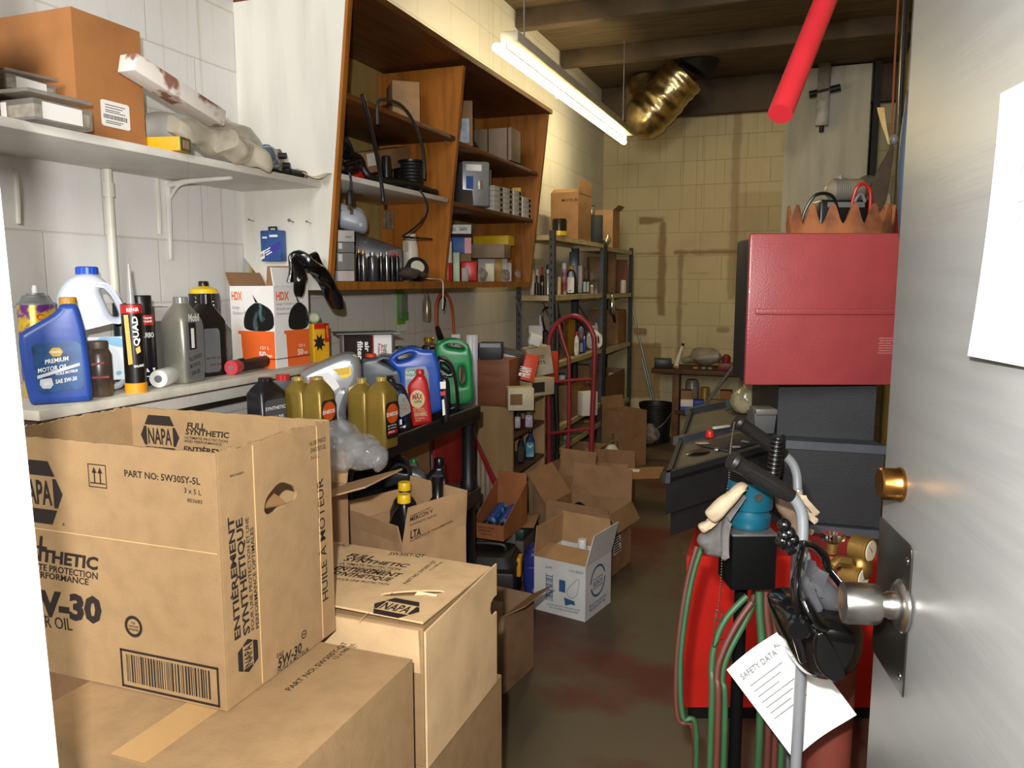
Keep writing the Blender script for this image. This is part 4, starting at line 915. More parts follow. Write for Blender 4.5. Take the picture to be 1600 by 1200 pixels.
# ---- right compartment
pbox('carton', 'upright brown box with a pale blue picture label next to the divider', 'box', 955, 1060, 60, zr1, X=-1.60, d=.10, zm=Z5, m=CARD2, lab=(.1, .10, .78, .62), lm=mat('label_paleblue', '#b9c6cf', .5, col2='#5e88a8', scale=20))
I = pbox('flat_carton', 'taupe carton with black corner straps on the upper right cabinet shelf', 'box', 1075, 1390, 250, zr1, X=-1.62, d=.14, zm=Z5, m=mat('carton_taupe', '#8b7762', .7), off=-22)
M = face(I.w, .14, I.h, 'front')
b = MB()
for xx in (.38, .9): MB().box((xx * I.w - I.w / 2, 0, I.h / 2), (.006, .1415, I.h + .0015)).build('black_strap', INK, I.root, smooth=False)
MB().frect(face(I.w, .14, I.h, 'top'), .4 * I.w, .01, .88 * I.w, .13, .0003).build('pale_label', mat('label_straw', '#c9bfa0', .6), I.root, smooth=False)
b = MB(); p = spot(500 + .225 * 1065, zr1, X=-1.56); b.ball((p.x, p.y, zr1 + .018), .02, (1, 1.2, .9)); tag(b.build('black_knob', BLK), 'small black knob lying in front of the taupe carton', 'knob')  # a small loose black knob
I = pbox('metal_unit', 'silver metal control unit on the lower right cabinet shelf', 'appliance', 930, 1170, 480, zr2, X=-1.62, d=.20, zm=Z5, m=mat('silver_paint', '#9ea2a6', .35, metal=.5), off=14, bev=.01)
MB().prism([(0.02, I.h * .78), (I.w * .7, I.h * .78), (I.w * .7, I.h * .92), (.02, I.h * .92)], .002, I.M).build('white_strip', PAPER, I.root, smooth=False)
MB().prism([(0.02, I.h * .38), (I.w * .4, I.h * .38), (I.w * .4, I.h * .66), (.02, I.h * .66)], .002, I.M).build('blue_panel', mat('panel_blue', '#2c56a0', .4, var=.2, scale=60), I.root, smooth=False)
MB().prism([(0.0, I.h * .02), (I.w * .4, I.h * .02), (I.w * .36, I.h * .34), (.0, I.h * .36)], .002, I.M).build('dark_panel', mat('panel_brown', '#3a2a1e', .4), I.root, smooth=False)
MB().prism([(I.w * .62, I.h * .38), (I.w * .7, I.h * .38), (I.w * .7, I.h * .56), (I.w * .62, I.h * .56)], .012, I.M).build('latch', CHROME, I.root)
I = pbox('grey_carton', 'smooth grey box on end beside the silver unit', 'box', 1140, 1190, 530, zr2, X=-1.70, d=.10, zm=Z5, m=mat('carton_stone', '#8f8a80', .5), off=0)
# four stacks of little white boxes
for c in range(4):
    x0 = 1205 + c * 66; x1 = x0 + 64; n = 5 - (c == 3)
    y0 = [770, 790, 808, 822][c]
    for r in range(n):
        p = spot(500 + .225 * (x0 + x1) / 2, zr2, X=-1.585); k = depth(p) / FPX * .225
        hh = 35 * k; w = (spot(500 + .225 * x1, zr2, X=-1.585) - spot(500 + .225 * x0, zr2, X=-1.585)).length * .98
        t = thing('small_box', 'little white box, %s, in the %s stack from the silver unit' % (['at the bottom', 'second up', 'third up', 'fourth up', 'on top'][r], ['first', 'second', 'third', 'fourth'][c]), 'box', (-1.63, p.y, zr2 + r * hh + .0005), math.pi / 2 + RAD(((c * 7 + r * 5) % 5 - 2) * .5), 'little white boxes on the cabinet shelf')
        if c == 2: STK = zr2 + 5 * hh
        MB().box((0, 0, hh / 2), (w * 1.0, .10, hh - .0012), bev=.001).build('box_sleeve', mat('box_white', '#d7d3c8', .5, var=.04), t)
        MB().frect(face(w, .10, hh, 'front'), w * .62, hh * .2, w * .84, hh * .8, .0006).build('printed_mark', INK, t, smooth=False)
I = pbox('yellow_box', 'tiny yellow box lying on top of the little white boxes', 'box', 1335, 1395, 640, STK + .001, X=-1.625, d=.05, zm=Z5, m=mat('box_lemon', '#e0b71c', .5))
# cabinet bottom, right
I = pbox('parts_carton', 'low flat brown carton beside the divider at the bottom of the cabinet', 'box', 925, 1050, 300, CZB, X=-1.76, d=.12, zm=Z6, m=CARD3)
I2 = pbox('parts_carton', 'blue, white and red parts box beneath the white parts box', 'box', 915, 1050, 190, CZB + I.h + .001, X=-1.76, d=.12, zm=Z6, m=mat('box_blue', '#2563b0', .5), lab=(.66, 0, 1, 1), lm=REDP)
pbox('parts_carton', 'black and white parts box with a badge, topmost by the divider', 'box', 890, 1050, 100, CZB + I.h + I2.h + .002, X=-1.76, d=.12, zm=Z6, m=mat('carton_white', '#eceae6'), lab=(0, 0, 1, .28), lm=INK, rows=(('NAPA', .5, .5, .3, .32), ('GOLD', .08, .5, .25, .25)))
I = Item('brake_cleaner_can', 'tall red and white spray can against the cabinet divider', 'can', 888, CZB, X=-1.625, zm=Z6)
I.lathe('can_body', [(29, 470), (30, 466), (30, 205), (26, 196)], REDP)
I.lathe('can_cap', [(27, 198), (27, 186), (20, 182)], REDP)
I.lathe('label_band', [(30.6, 350), (30.6, 215)], mat('can_white', '#e3ddd8', .4))
BX = [(1060, 1350, 168, .085, -1.70, 'yellow', 'long yellow box lying on the taped carton', '#d9b21c', 232),
      (930, 1325, 245, .10, -1.70, 'taupe', 'flat brown carton wrapped in clear tape under the yellow box', '#8b7459', 330)]
I = pbox('parts_carton', 'pale carton carrying the taped box and yellow box at the cabinet bottom', 'box', 1100, 1300, 335, CZB, X=-1.72, d=.12, zm=Z6, m=mat('carton_pale', '#b9b4ab'))
h1 = I.h
I = pbox('parts_carton', 'flat brown carton with clear tape under the yellow box', 'box', 935, 1325, 235, CZB + h1 + .001, X=-1.72, d=.13, zm=Z6, m=mat('carton_taupe2', '#8b7459', .6), off=-18, lab=(0, .72, .55, 1), lm=mat('bubble_tape', '#b9b4aa', .15, metal=.5, bump=.8, bscale=50))
I = pbox('parts_carton', 'long yellow box lying on top of the taped brown carton', 'box', 1065, 1350, 175, CZB + h1 + I.h + .002, X=-1.72, d=.09, zm=Z6, m=mat('box_yellow2', '#d9b21c', .45), off=-25)
pbox('red_packet', 'bright red packet in the clutter at the cabinet bottom', 'packet', 975, 1090, 350, CZB, X=-1.63, d=.05, zm=Z6, m=REDP, bev=.01)
pbox('green_packet', 'pale green packet standing beside the red and white can', 'packet', 925, 970, 290, CZB, X=-1.625, d=.03, zm=Z6, m=mat('packet_green', '#a9bf9a', .4))
pbox('small_carton', 'little grey box at the front edge below the red packet', 'box', 985, 1030, 395, CZB, X=-1.60, d=.025, zm=Z6, m=mat('carton_stone', '#8f8a80'))
pbox('small_carton', 'cream box at the cabinet bottom next to the clear bags', 'box', 1150, 1210, 365, CZB, X=-1.64, d=.05, zm=Z6, m=mat('box_cream', '#d5cba8', .6))
pbox('small_carton', 'dull yellow upright box among clear bags at the cabinet bottom', 'box', 1215, 1262, 335, CZB, X=-1.66, d=.04, zm=Z6, m=mat('box_mustard', '#a8812a', .6))
pbox('small_carton', 'white and black small box nearest the cabinet far end', 'box', 1262, 1330, 360, CZB, X=-1.67, d=.05, zm=Z6, m=mat('carton_offwhite', '#d6d4cf'), lab=(.2, .1, .7, .5), lm=INK)
for i, (x, y, sx, lb) in enumerate(((1130, 400, 1.6, 'crumpled clear bag over the cream box'), (1290, 420, 2.2, 'clear bag of greenish fittings at the cabinet bottom edge'), (1375, 400, 1.0, 'clear bag propped against the cabinet far end'), (1065, 465, .8, 'small clear packet at the edge below the red packet'))):
    p = spot(500 + .225 * x, CZB, X=-1.612); b = MB().ball((p.x, p.y, CZB + .040), .034, (.5, sx * .8, .85))
    tag(b.build('clear_bag', CLEAR, warp=.014, wscale=26), lb, 'bag', 'clear bags in the cabinet')
# ------------------------------------------------------------------ things hung on the block wall below the cabinet
p = at(628, 482, X=LX + .01)
t = thing('blister_pack', 'green and clear blister pack hanging on the wall below the cabinet', 'packet', (LX + .004, p.y, p.z), RAD(92))
k = depth(p) / FPX
MB().slab([(-.046, -.12), (.046, -.12), (.046, .075), (.02, .10), (.02, .12), (-.036, .12), (-.046, .10)], [], .004, .0008).build('backing_card', mat('card_green', '#7bbf3f', .5, var=.1), t)
MB().box((0, -.012, .01), (.074, .022, .125), bev=.006).build('clear_blister', mat('blister_clear', '#a9b0a6', .12, trans=.5, alpha=.8), t)
MB().box((0, -.003, -.098), (.09, .004, .035)).build('card_label', PAPER, t)
MB().frect(frame((0, -.0245, -.03), (1, 0, 0), (0, 0, 1)), -.036, -.03, .036, .01).build('green_insert', mat('card_green2', '#3fa53a', .5), t, smooth=False)
p = at(665, 478, X=LX + .02)
t = thing('hanging_gun', 'small tarnished metal bottle hanging on the wall beside the green pack', 'tool', (LX + .028, p.y, p.z))
MB().lathe([(.018, -.085), (.022, -.075), (.023, .02), (.015, .04), (.012, .06)], 20).build('tool_body', mat('tarnished', '#b3a78f', .3, metal=.7, var=.3), t)
MB().tube([(0, 0, .055), (0, -.015, .075), (0, .015, .075), (0, 0, .058)], .003, 6).build('tool_hook', STEEL, t)
ORC = mat('orange_cord', '#c85a34', .5)
q = lambda x, y, X=LX + .03: at(500 + .225 * x, 330 + .225 * y, X=X)
tag(MB().tube([q(815, 860), q(808, 780), q(808, 650), q(835, 580), q(865, 570), q(900, 610), q(922, 720), q(930, 880), q(930, 960)], .0085, 10).build('extension_cord', ORC), 'orange extension cord looped over a hook under the cabinet', 'cord')
tag(MB().tube([q(858, 690), q(868, 620), q(850, 590), q(820, 640), q(815, 800)], .006, 8).build('power_cord', mat('cord_grey', '#4a4642', .5)), 'thin dark cord hung inside the orange cord loop', 'cord')
t = thing('cord_plug', 'black plug end dangling from the orange cord above the green jug', 'plug', q(815, 830, LX + .05))
MB().tube([(0, 0, .02), (0, .03, -.03), (0, .08, -.09)], [.012, .018, .02], 12).build('plug_body', BLKR, t)
MB().cyl((0, .08, -.09), (0, .10, -.115), .006).build('plug_prongs', BRASS, t)

# ------------------------------------------------------------------ black plastic shelf rack
RKX0, RKX1, RKY0, RKY1, RKZ = -1.80, -1.25, 1.93, 2.93, 1.0
RB = plastic('rack_black', '#19181a', .42, var=.1, bump=.05, bscale=120)
rack = thing('shelf_rack', 'black plastic shelf rack crowded with oil bottles beside the block wall', 'shelf', ((RKX0 + RKX1) / 2, (RKY0 + RKY1) / 2, 0))
cx, cy = (RKX0 + RKX1) / 2, (RKY0 + RKY1) / 2
w, d = RKX1 - RKX0, RKY1 - RKY0
SURF = RKZ - .022
for zt in (RKZ, .655, .30):
    b = MB(); b.box((0, 0, zt - .03), (w - .01, d - .01, .016))
    for s in (-1, 1):
        b.box((s * (w / 2 - .008), 0, zt - .032), (.016, d, .064), bev=.004); b.box((0, s * (d / 2 - .008), zt - .032), (w - .03, .016, .064), bev=.004)
    for i in range(7): b.box((0, -d / 2 + .1 + i * .125, zt - .045), (w - .04, .012, .02))
    b.build('shelf_tray', RB, rack)
for sx in (-1, 1):
    for sy in (-1, 1):
        x, y = sx * (w / 2 - .04), sy * (d / 2 - .04)
        b = MB()
        for z0, z1 in ((.0, .236), (.30, .591), (.655, .936)):
            b.lathe([(.034, z0), (.034, z0 + .03), (.026, z0 + .05), (.026, z1 - .03), (.032, z1 - .01), (.032, z1)], 20, c=(x, y, 0))
        b.build('leg', RB, rack)
BX_ = -1.33
Z400 = (.225, 400, 500)
ENE = plastic('oil_gold', '#8f7632', .36, metal=.35, var=.08); GCAP = mat('cap_gold_plastic', '#c4ab63', .35, metal=.4)
def eneos(I, M, w, zt, zb):
    h = zt - zb; n = 22
    MB().flat([((.5 + .42 * math.cos(2 * math.pi * i / n) - .5) * w, zb + h * (.68 + .27 * math.sin(2 * math.pi * i / n))) for i in range(n)], M).build('orange_disc', mat('disc_orange', '#d65a1c', .4, col2='#a5281a', scale=20), I.root, smooth=False)
    print_on(I.root, M @ Matrix.Translation((0, 0, .0004)), [('ENEOS', -.40 * w, zb + h * .62, h * .10, .76 * w, 0, 0, .03), ('MOTOR OIL', -.34 * w, zb + h * .34, h * .04, .6 * w), ('FULLY SYNTHETIC', -.34 * w, zb + h * .27, h * .03, .6 * w), ('5W-20', -.3 * w, zb + h * .16, h * .05, .4 * w)], WINK)
    MB().frect(M, -.36 * w, zb + h * .13, .30 * w, zb + h * .22, .0002).build('red_bar', REDP, I.root, smooth=False)
SHF = -.47
for px, X, rows, off, lb in ((312, -1.47, (388, 500, 418, 830), 58, 'gold oil bottle behind another gold bottle beside the silver jug'), (445, -1.39, (390, 500, 412, 830), 52, 'gold oil bottle with orange disc label beside the silver jug'),
                             (745, -1.365, (392, 490, 430, 850), 58, 'gold oil bottle mostly hidden by its gold twin near the black bottle'), (850, -1.30, (380, 490, 412, 850), 54, 'front gold oil bottle with orange disc beside the tall black bottle')):
    oilbox('oil_bottle', lb, px, X, rows, Z400, .076, .074, ENE, GCAP, off, (-.45, .45, 545, 790), Z=SURF, group='gold oil bottles on the black rack', letters=eneos, lm=mat('label_black', '#1b1a17'))
def plain(I, M, w, zt, zb): print_on(I.root, M, [('SYNTHETIC', -.4 * w, zt - .03, .010, .8 * w), ('0W-20', -.3 * w, zt - .06, .012, .6 * w)], WINK)
oilbox('oil_bottle', 'black oil bottle furthest along the rack towards the wall shelf', 88, -1.50, (395, 500, 418, 800), Z400, .10, .07, plastic('oil_black', '#1d1d20', .3), BLK, 44, (-.42, .42, 540, 760), Z=SURF, letters=plain, lm=mat('label_grey2', '#4a4c50', .5))
oilbox('oil_bottle', 'grey oil bottle with red cap between the black and the gold bottles', 205, -1.535, (378, 500, 418, 800), Z400, .10, .07, plastic('oil_grey', '#7d8186', .35, metal=.4), REDP, 44, (-.42, .42, 540, 760), Z=SURF, letters=plain, lm=mat('label_grey2', '#4a4c50'))
# air filter box
p = spot(525, SURF, X=-1.62)
m, w, d, h = abox(522, 582, 612, 528, -1.60, SURF + .001)
I = Item('filter_box', 'black and white air filter box with its grey flap over the silver jug', 'box', 765, SURF + .001, X=-1.72, zm=Z400, thick=.10, off=10)
I.slab('box_body', [(590, 700), (590, 90), (905, 92), (905, 700)], mat('carton_white', '#eceae6'), dep=.10, bev=.001, it=0)
I.patch([[(592, 699), (592, 84), (782, 92), (782, 699)]], INK, dep=.10)
I.patch([[(778, 699), (778, 92), (786, 92), (786, 699)]], REDP, dep=.10, z=.0012, name='red_stripe')
I.text([('air', 728, 142, 30, 66, -90, 0, .03), ('filter', 680, 136, 34, 120, -90, 0, .03)], WINK, dep=.10, z=.0016)
I.text([('AUTO', 832, 165, 20, 70, -90, 0, .03)], REDP, dep=.10, name='red_lettering'); I.text([('Quality', 855, 165, 18, 76, -90), ('Products', 812, 160, 18, 82, -90)], INK, dep=.10, name='black_lettering')
b = MB(); a0, a1 = I.xz((540, 72)), I.xz((950, 72)); hh = I.xz((0, 90))[1]
o = b.box(((a0[0] + a1[0]) / 2, -.02, hh + .008), (a1[0] - a0[0], .15, .004)).build('lid_flap', mat('carton_grey', '#8b8b88'), I.root)
I.slab('side_flap', [(905, 92), (950, 84), (940, 300), (905, 320)], mat('carton_grey', '#8b8b88'), dep=.004, bev=.001, it=0, yoff=.045)
# silver five litre jug lying back with yellow label
SILV = plastic('jug_silver', '#a9acb0', .3, metal=.5, var=.08)
I = Item('oil_jug', 'large silver oil jug with white and yellow label in front of the filter box', 'jug', 600, SURF, X=-1.50, zm=Z400, thick=.13)
I.slab('jug_body', [(350, 880), (335, 400), (345, 350), (580, 235), (640, 215), (700, 225), (735, 300), (735, 420), (690, 520), (640, 600), (625, 700), (640, 800), (700, 860), (690, 890)], SILV, dep=.13, bev=.03)
I.slab('jug_handle', [(590, 480), (640, 470), (585, 580), (580, 650), (640, 760), (680, 800), (690, 870), (560, 870), (535, 760), (545, 620)], SILV, dep=.05, bev=.018, yoff=-.05)
I.label([(400, 385), (520, 350), (560, 400), (590, 470), (555, 500), (520, 520), (530, 600), (420, 600), (400, 450)], mat('label_white', '#e6e4e0', .4), dep=.13)
I.patch([[(540, 330), (662, 315), (668, 375), (640, 400), (600, 405), (575, 360)], [(648, 480), (690, 460), (700, 520), (668, 600), (650, 610)]], YELP, 'yellow_label', dep=.131)
I.patch([[(400, 385), (440, 392), (425, 440), (395, 440)]], REDP, 'red_mark', dep=.132)
I.patch([[(548, 338 + 10 * i), (655, 324 + 10 * i), (655, 326 + 10 * i), (548, 340 + 10 * i)] for i in range(5)], INK, 'small_print', dep=.133)
# grey jug with orange cap
GJ = plastic('jug_slate', '#4d535a', .35, var=.08)
I = Item('oil_jug', 'slate grey oil jug with orange cap and looping handle behind the gold bottles', 'jug', 880, SURF, X=-1.55, zm=Z400, thick=.12)
I.slab('jug_body', [(740, 880), (735, 350), (760, 280), (860, 262), (880, 240), (930, 240), (990, 280), (1030, 360), (1045, 480), (1045, 880)], GJ, [[(868, 295), (905, 288), (960, 330), (980, 400), (940, 350), (880, 310)]], dep=.12, bev=.013)
I.cap(772, 845, 230, 266, mat('cap_orange', '#e8481f', .4), yoff=-.01)
# blue jug
BJ = plastic('jug_blue', '#1e4fb0', .32, var=.06)
I = Item('oil_jug', 'big blue oil jug with black cap and slanted handle behind the red bottle', 'jug', 1100, SURF, X=-1.40, zm=Z400, thick=.12)
I.slab('jug_body', [(985, 800), (1000, 560), (1010, 400), (930, 310), (945, 240), (1060, 180), (1120, 180), (1165, 205), (1245, 205), (1255, 260), (1275, 330), (1300, 680), (1280, 720), (1100, 790)], BJ, [[(985, 280), (1000, 255), (1080, 225), (1102, 240), (1090, 270), (1000, 300)]], dep=.12, bev=.014)
I.cap(1158, 1245, 176, 210, BLK)
I.label([(1040, 350), (1180, 335), (1200, 400), (1205, 560), (1045, 560)], mat('label_silvergrey', '#8d949c', .4), dep=.12)
I.patch([[(1045, 372), (1112, 362), (1115, 395), (1045, 402)]], mat('label_green', '#2f8a5a', .4), dep=.122)
I.text([('SUPER', 1048, 398, 20, 60), ('SYNTH', 1048, 440, 18, 80)], WINK, dep=.124)
# red bottle
I = Item('oil_bottle', 'bright red quart oil bottle with oval cream label at the rack edge', 'bottle', 1145, SURF, X=-1.30, zm=Z400, thick=.06)
RO = plastic('oil_red', '#c3201c', .33, var=.06)
I.slab('bottle_body', [(1085, 770), (1060, 520), (1058, 460), (1115, 395), (1120, 378), (1170, 378), (1178, 400), (1198, 440), (1225, 735), (1215, 750), (1095, 775)], RO, bev=.014)
I.cap(1118, 1172, 344, 382, RO)
n = 24
I.label([(1124 + 50 * math.cos(2 * math.pi * i / n), 560 + 68 * math.sin(2 * math.pi * i / n)) for i in range(n)], mat('label_cream', '#d9c08a', .4), it=0)
I.text([('MAX', 1090, 560, 34, 72, 0, .1, .04)], mat('label_red', '#a8121a', .4), 'red_lettering', z=.0015)
I.text([('LIFE', 1104, 588, 18, 50)], INK, 'black_lettering', z=.0015)
I.text([('HIGH MILEAGE', 1092, 640, 12, 78), ('FULL SYNTHETIC', 1096, 656, 10, 84), ('DEX/MERC', 1102, 690, 24, 88, 3, 0, .03), ('AUTOMATIC', 1104, 710, 10, 70), ('ATF', 1106, 728, 10, 40)], mat('label_cream', '#d9c08a'), 'cream_lettering', z=.0012)
I.patch([[(1112, 512), (1124, 535), (1136, 512), (1129, 512), (1124, 524), (1119, 512)]], mat('label_blue2', '#20408c', .4), z=.0016)
# black bottle with grey label
I = Item('oil_bottle', 'slim black quart oil bottle with grey shield label between gold and red bottles', 'bottle', 1000, SURF, X=-1.30, zm=Z400, thick=.055, off=8)
I.slab('bottle_body', [(945, 800), (930, 470), (915, 430), (915, 390), (965, 390), (970, 430), (1020, 440), (1055, 510), (1078, 760), (1065, 775), (960, 805)], plastic('oil_black', '#1d1d20'), bev=.014)
I.cap(913, 966, 384, 412, BLK)
I.label([(985, 525), (1000, 505), (1030, 512), (1062, 580), (1070, 640), (1000, 675), (978, 640)], mat('label_shield', '#8e9288', .35), it=2)
I.text([('C', 1012, 562, 24, 20, 0, 0, .04)], mat('label_green', '#2f8a5a'), 'green_lettering', z=.0016)
I.text([('Castrol', 1000, 590, 10, 48), ('GTX', 1005, 620, 14, 40)], REDP, 'red_lettering', z=.0016)
I.patch([[(985, 690), (1005, 685), (1007, 722), (987, 728)], [(1016, 735), (1030, 732), (1030, 748), (1016, 750)]], WINK, 'white_marks')
# black jug with white patch and black jug behind
I = Item('oil_bottle', 'black bottle with white and red label patches next to the blue jug', 'bottle', 1320, SURF, X=-1.285, zm=Z400, thick=.07)
I.slab('bottle_body', [(1295, 690), (1282, 400), (1290, 375), (1330, 370), (1338, 400), (1345, 670), (1335, 685)], plastic('oil_black', '#1d1d20'), bev=.012)
I.cap(1288, 1330, 366, 384, BLK)
I.patch([[(1282, 400), (1320, 398), (1320, 445), (1284, 448)], [(1294, 520), (1308, 516), (1316, 620), (1298, 626)]], WINK, 'white_label'); I.patch([[(1284, 465), (1318, 462), (1318, 490), (1286, 494)]], REDP, 'red_label')
I = Item('oil_jug', 'black oil jug with curved handle squeezed before the green jug', 'jug', 1345, SURF, X=-1.315, zm=Z400, thick=.10)
I.slab('jug_body', [(1290, 700), (1275, 420), (1255, 290), (1270, 250), (1330, 265), (1380, 330), (1405, 480), (1412, 650), (1390, 690)], plastic('oil_black', '#1d1d20'), [[(1285, 300), (1310, 300), (1350, 350), (1350, 375), (1320, 350), (1290, 330)]], dep=.10, bev=.012)
# green jug
GR = plastic('jug_green', '#1c8a4a', .34, var=.06)
I = Item('coolant_jug', 'tall green jug with top handle and side grip at the rack end', 'jug', 1400, SURF, X=-1.355, zm=Z400, thick=.13)
I.slab('jug_body', [(1290, 700), (1280, 420), (1250, 240), (1258, 180), (1310, 140), (1400, 135), (1470, 170), (1500, 240), (1505, 420), (1512, 620), (1490, 660), (1400, 690)], GR, [[(1322, 190), (1350, 168), (1420, 178), (1455, 210), (1440, 226), (1380, 214), (1335, 206)], [(1412, 370), (1440, 350), (1455, 380), (1458, 510), (1430, 525), (1412, 490)]], dep=.12, bev=.014)
I.cap(1258, 1300, 150, 178, GR, yoff=-.02)
I = Item('oil_bottle', 'bottle with shiny gold cap peeking above the blue jug', 'bottle', 1228, SURF, X=-1.46, zm=Z400, thick=.08)
I.lathe('bottle_body', [(60, 700), (60, 260), (30, 180), (26, 165)], plastic('oil_amber', '#5a4424', .3))
I.cap(1192, 1265, 128, 166, mat('cap_shiny_gold', '#c9981f', .2, metal=.8))
I = Item('oil_bottle', 'white bottle with black cap behind the blue jug handle', 'bottle', 1010, SURF, X=-1.57, zm=Z400)
I.lathe('bottle_body', [(58, 700), (58, 260), (40, 210), (32, 200)], WHT)
I.cap(974, 1036, 176, 206, BLK)
# clear wrap in front of the rack edge
# second tray
S2 = .655 - .022
def edge(I, M, w, zt, zb):
    h = zt - zb
    MB().flat([(-.1 * w, zb + h * .05), (.42 * w, zb + h * .1), (.42 * w, zb + h * .5), (.0, zb + h * .42)], M).build('gold_flash', mat('flash_gold', '#b5822e', .3, col2='#5a3a18', scale=30), I.root, smooth=False)
    print_on(I.root, M @ Matrix.Translation((0, 0, .0004)), [('EDGE', -.4 * w, zb + h * .60, h * .16, w * .72, 4, 0, .03), ('Castrol', -.3 * w, zb + h * .82, h * .10, w * .5, 4), ('5W-30', .0 * w, zb + h * .2, h * .12, w * .36)], WINK)
I = Item('oil_bottle', 'black oil bottle with gold flash label on the rack middle shelf by the leg', 'bottle', 1250, S2, X=-1.315, zm=Z400, thick=.065)
I.slab('bottle_body', [(1180, 1290), (1165, 1090), (1235, 1030), (1245, 1000), (1305, 1000), (1315, 1040), (1325, 1290)], plastic('oil_black', '#1d1d20'), bev=.014)
I.cap(1242, 1310, 952, 1002, BLK)
I.label([(1205, 1095), (1318, 1075), (1320, 1270), (1205, 1270)], mat('label_black', '#1b1a17'))
I.patch([[(1215, 1130), (1260, 1125), (1312, 1115), (1312, 1165), (1215, 1185)]], mat('flash_gold', '#b5822e', .3, col2='#5a3a18', scale=30), 'gold_flash')
I.text([('EDGE', 1220, 1122, 24, 90, 4, 0, .03), ('Castrol', 1250, 1092, 13, 50, 4)], WINK, z=.0014)
I = Item('oil_jug', 'black ridged oil jug with handle on the rack middle shelf', 'jug', 1000, S2, X=-1.36, zm=Z400, thick=.12)
I.slab('jug_body', [(900, 1290), (890, 1060), (920, 985), (1000, 950), (1070, 975), (1088, 1040), (1090, 1290)], plastic('oil_black', '#1d1d20'), [[(960, 985), (1000, 968), (1050, 985), (1060, 1010), (1000, 1000)]], dep=.12, bev=.010)
I.patch([[(925 + 18 * i, 1085 - i), (933 + 18 * i, 1085 - i), (933 + 18 * i, 1110 - i), (925 + 18 * i, 1110 - i)] for i in range(8)], GREYP, 'moulded_rib')
I = Item('oil_jug', 'grey oil jug with blue and white label behind the black ridged one', 'jug', 1120, S2, X=-1.43, zm=Z400, thick=.10)
I.slab('jug_body', [(1050, 1290), (1045, 1060), (1085, 1010), (1150, 1040), (1185, 1070), (1180, 1290)], plastic('oil_grey', '#7d8186'), dep=.10, bev=.02)
I.label([(1095, 1095), (1170, 1100), (1170, 1200), (1095, 1200)], mat('label_bluewhite', '#c9d6e2', .4), dep=.10)
I.text([('OIL', 1100, 1120, 22, 40)], mat('label_blue2', '#20408c'), dep=.102)
I = Item('coolant_jug', 'jug with green cap sitting deep on the rack middle shelf', 'jug', 1075, S2, X=-1.50, zm=Z400, thick=.1)
I.slab('jug_body', [(1010, 1200), (1010, 1020), (1060, 985), (1130, 990), (1140, 1200)], mat('jug_pale', '#9aa38f', .4), dep=.10, bev=.02)
I.cap(1080, 1120, 960, 990, GR)
rough_carton('tall brown carton standing on the floor behind the far end of the rack', (-1.76, 3.13, 0), 0, .20, .28, .86, CARD2, lid=True)
rough_carton('plain carton on the bottom shelf of the black rack', (-1.52, 2.55, .30 - .021), 0, .40, .45, .26, CARD3, lid=True)
# ------------------------------------------------------------------ stacked oil cartons by the doorway
OILC = mat('cardboard_oil', '#9a7d59', .78, var=.07, scale=26, bump=.14, bscale=260, spec=.15)
Z7 = (.3583, 0, 620); Z8 = (.29167, 420, 700)
LOWZ, FSZ = .85, .88
n0 = carton('oil_carton', 'bottom oil carton of the stack nearest the doorway', 'box', (-.86, .95, 0), 0, .46, .38, .285, OILC, lid=True)
n1 = carton('oil_carton', 'middle oil carton under the printed top of the stack nearest the doorway', 'box', (-.855, .945, .286), RAD(1), .46, .39, .28, OILC, lid=True)
n2 = carton('oil_carton', 'shut oil carton whose printed top carries the big open carton', 'box', (-.85, .945, .567), 0, .46, .40, LOWZ - .567, OILC, lid=True)
M = face(.46, .40, LOWZ - .567, 'top')
ptext(n2, M, [('PART NO: 5W30SY-QT', (115, 1300), (425, 1045), (95, 1285)), ('12 x 946 mL', (362, 1132), (468, 1048), (350, 1118))], INK, Z8)
MB().box((0, 0, LOWZ - .567 + .001), (.06, .39, .0008)).build('packing_tape', mat('tape_tan', '#b48f60', .35), n2)
m0 = carton('oil_carton', 'bottom oil carton in the stack behind the doorway stack', 'box', (-.85, 1.405, 0), 0, .44, .37, .30, OILC, lid=True)
m1 = carton('oil_carton', 'second oil carton from the floor behind the doorway stack', 'box', (-.845, 1.405, .301), 0, .43, .37, .30, OILC, lid=True)
# the carton with a printed lid and hanging end flap
OILB = mat('cardboard_lid_lightened', '#d0ae82', .78, var=.07, scale=26, bump=.14, bscale=260, spec=.15)  # oil carton board, lightened to offset the dim grazing light on the lid
W_, D_, H_ = .42, .31, FSZ - .602 - .006
fs = carton('oil_carton', 'oil carton with printed lid, hand slot and a notched end hanging open', 'box', (-.845, 1.37, .602), 0, W_, D_, H_, OILC, lid=True)
lidM = Matrix.Translation((0, .003, H_ + .012)) @ Matrix.Rotation(RAD(1.2), 4, 'Y') @ Matrix.Rotation(RAD(-1.5), 4, 'X')
b = MB(); lw, ld = .425, .325
TT = lidM @ Matrix(((1, 0, 0, 0), (0, 1, 0, 0), (0, 0, 1, 0), (0, 0, 0, 1)))
slot = [(.13 + .055 * math.cos(t) * 1 - .0, -.045 + .016 * math.sin(t) + .6 * .055 * math.cos(t)) for t in [i * math.pi / 8 for i in range(16)]]
lid = MB().slab([(-lw / 2, -ld / 2), (lw / 2, -ld / 2), (lw / 2, ld / 2), (-lw / 2, ld / 2)], [slot], .004, .0004, lidM @ Matrix.Rotation(-math.pi / 2, 4, 'X')).build('lid_flap', OILB, fs, smooth=False)
lid['label'] = 'printed lid with a hand slot'
M = lidM @ Matrix.Translation((0, 0, .0026))
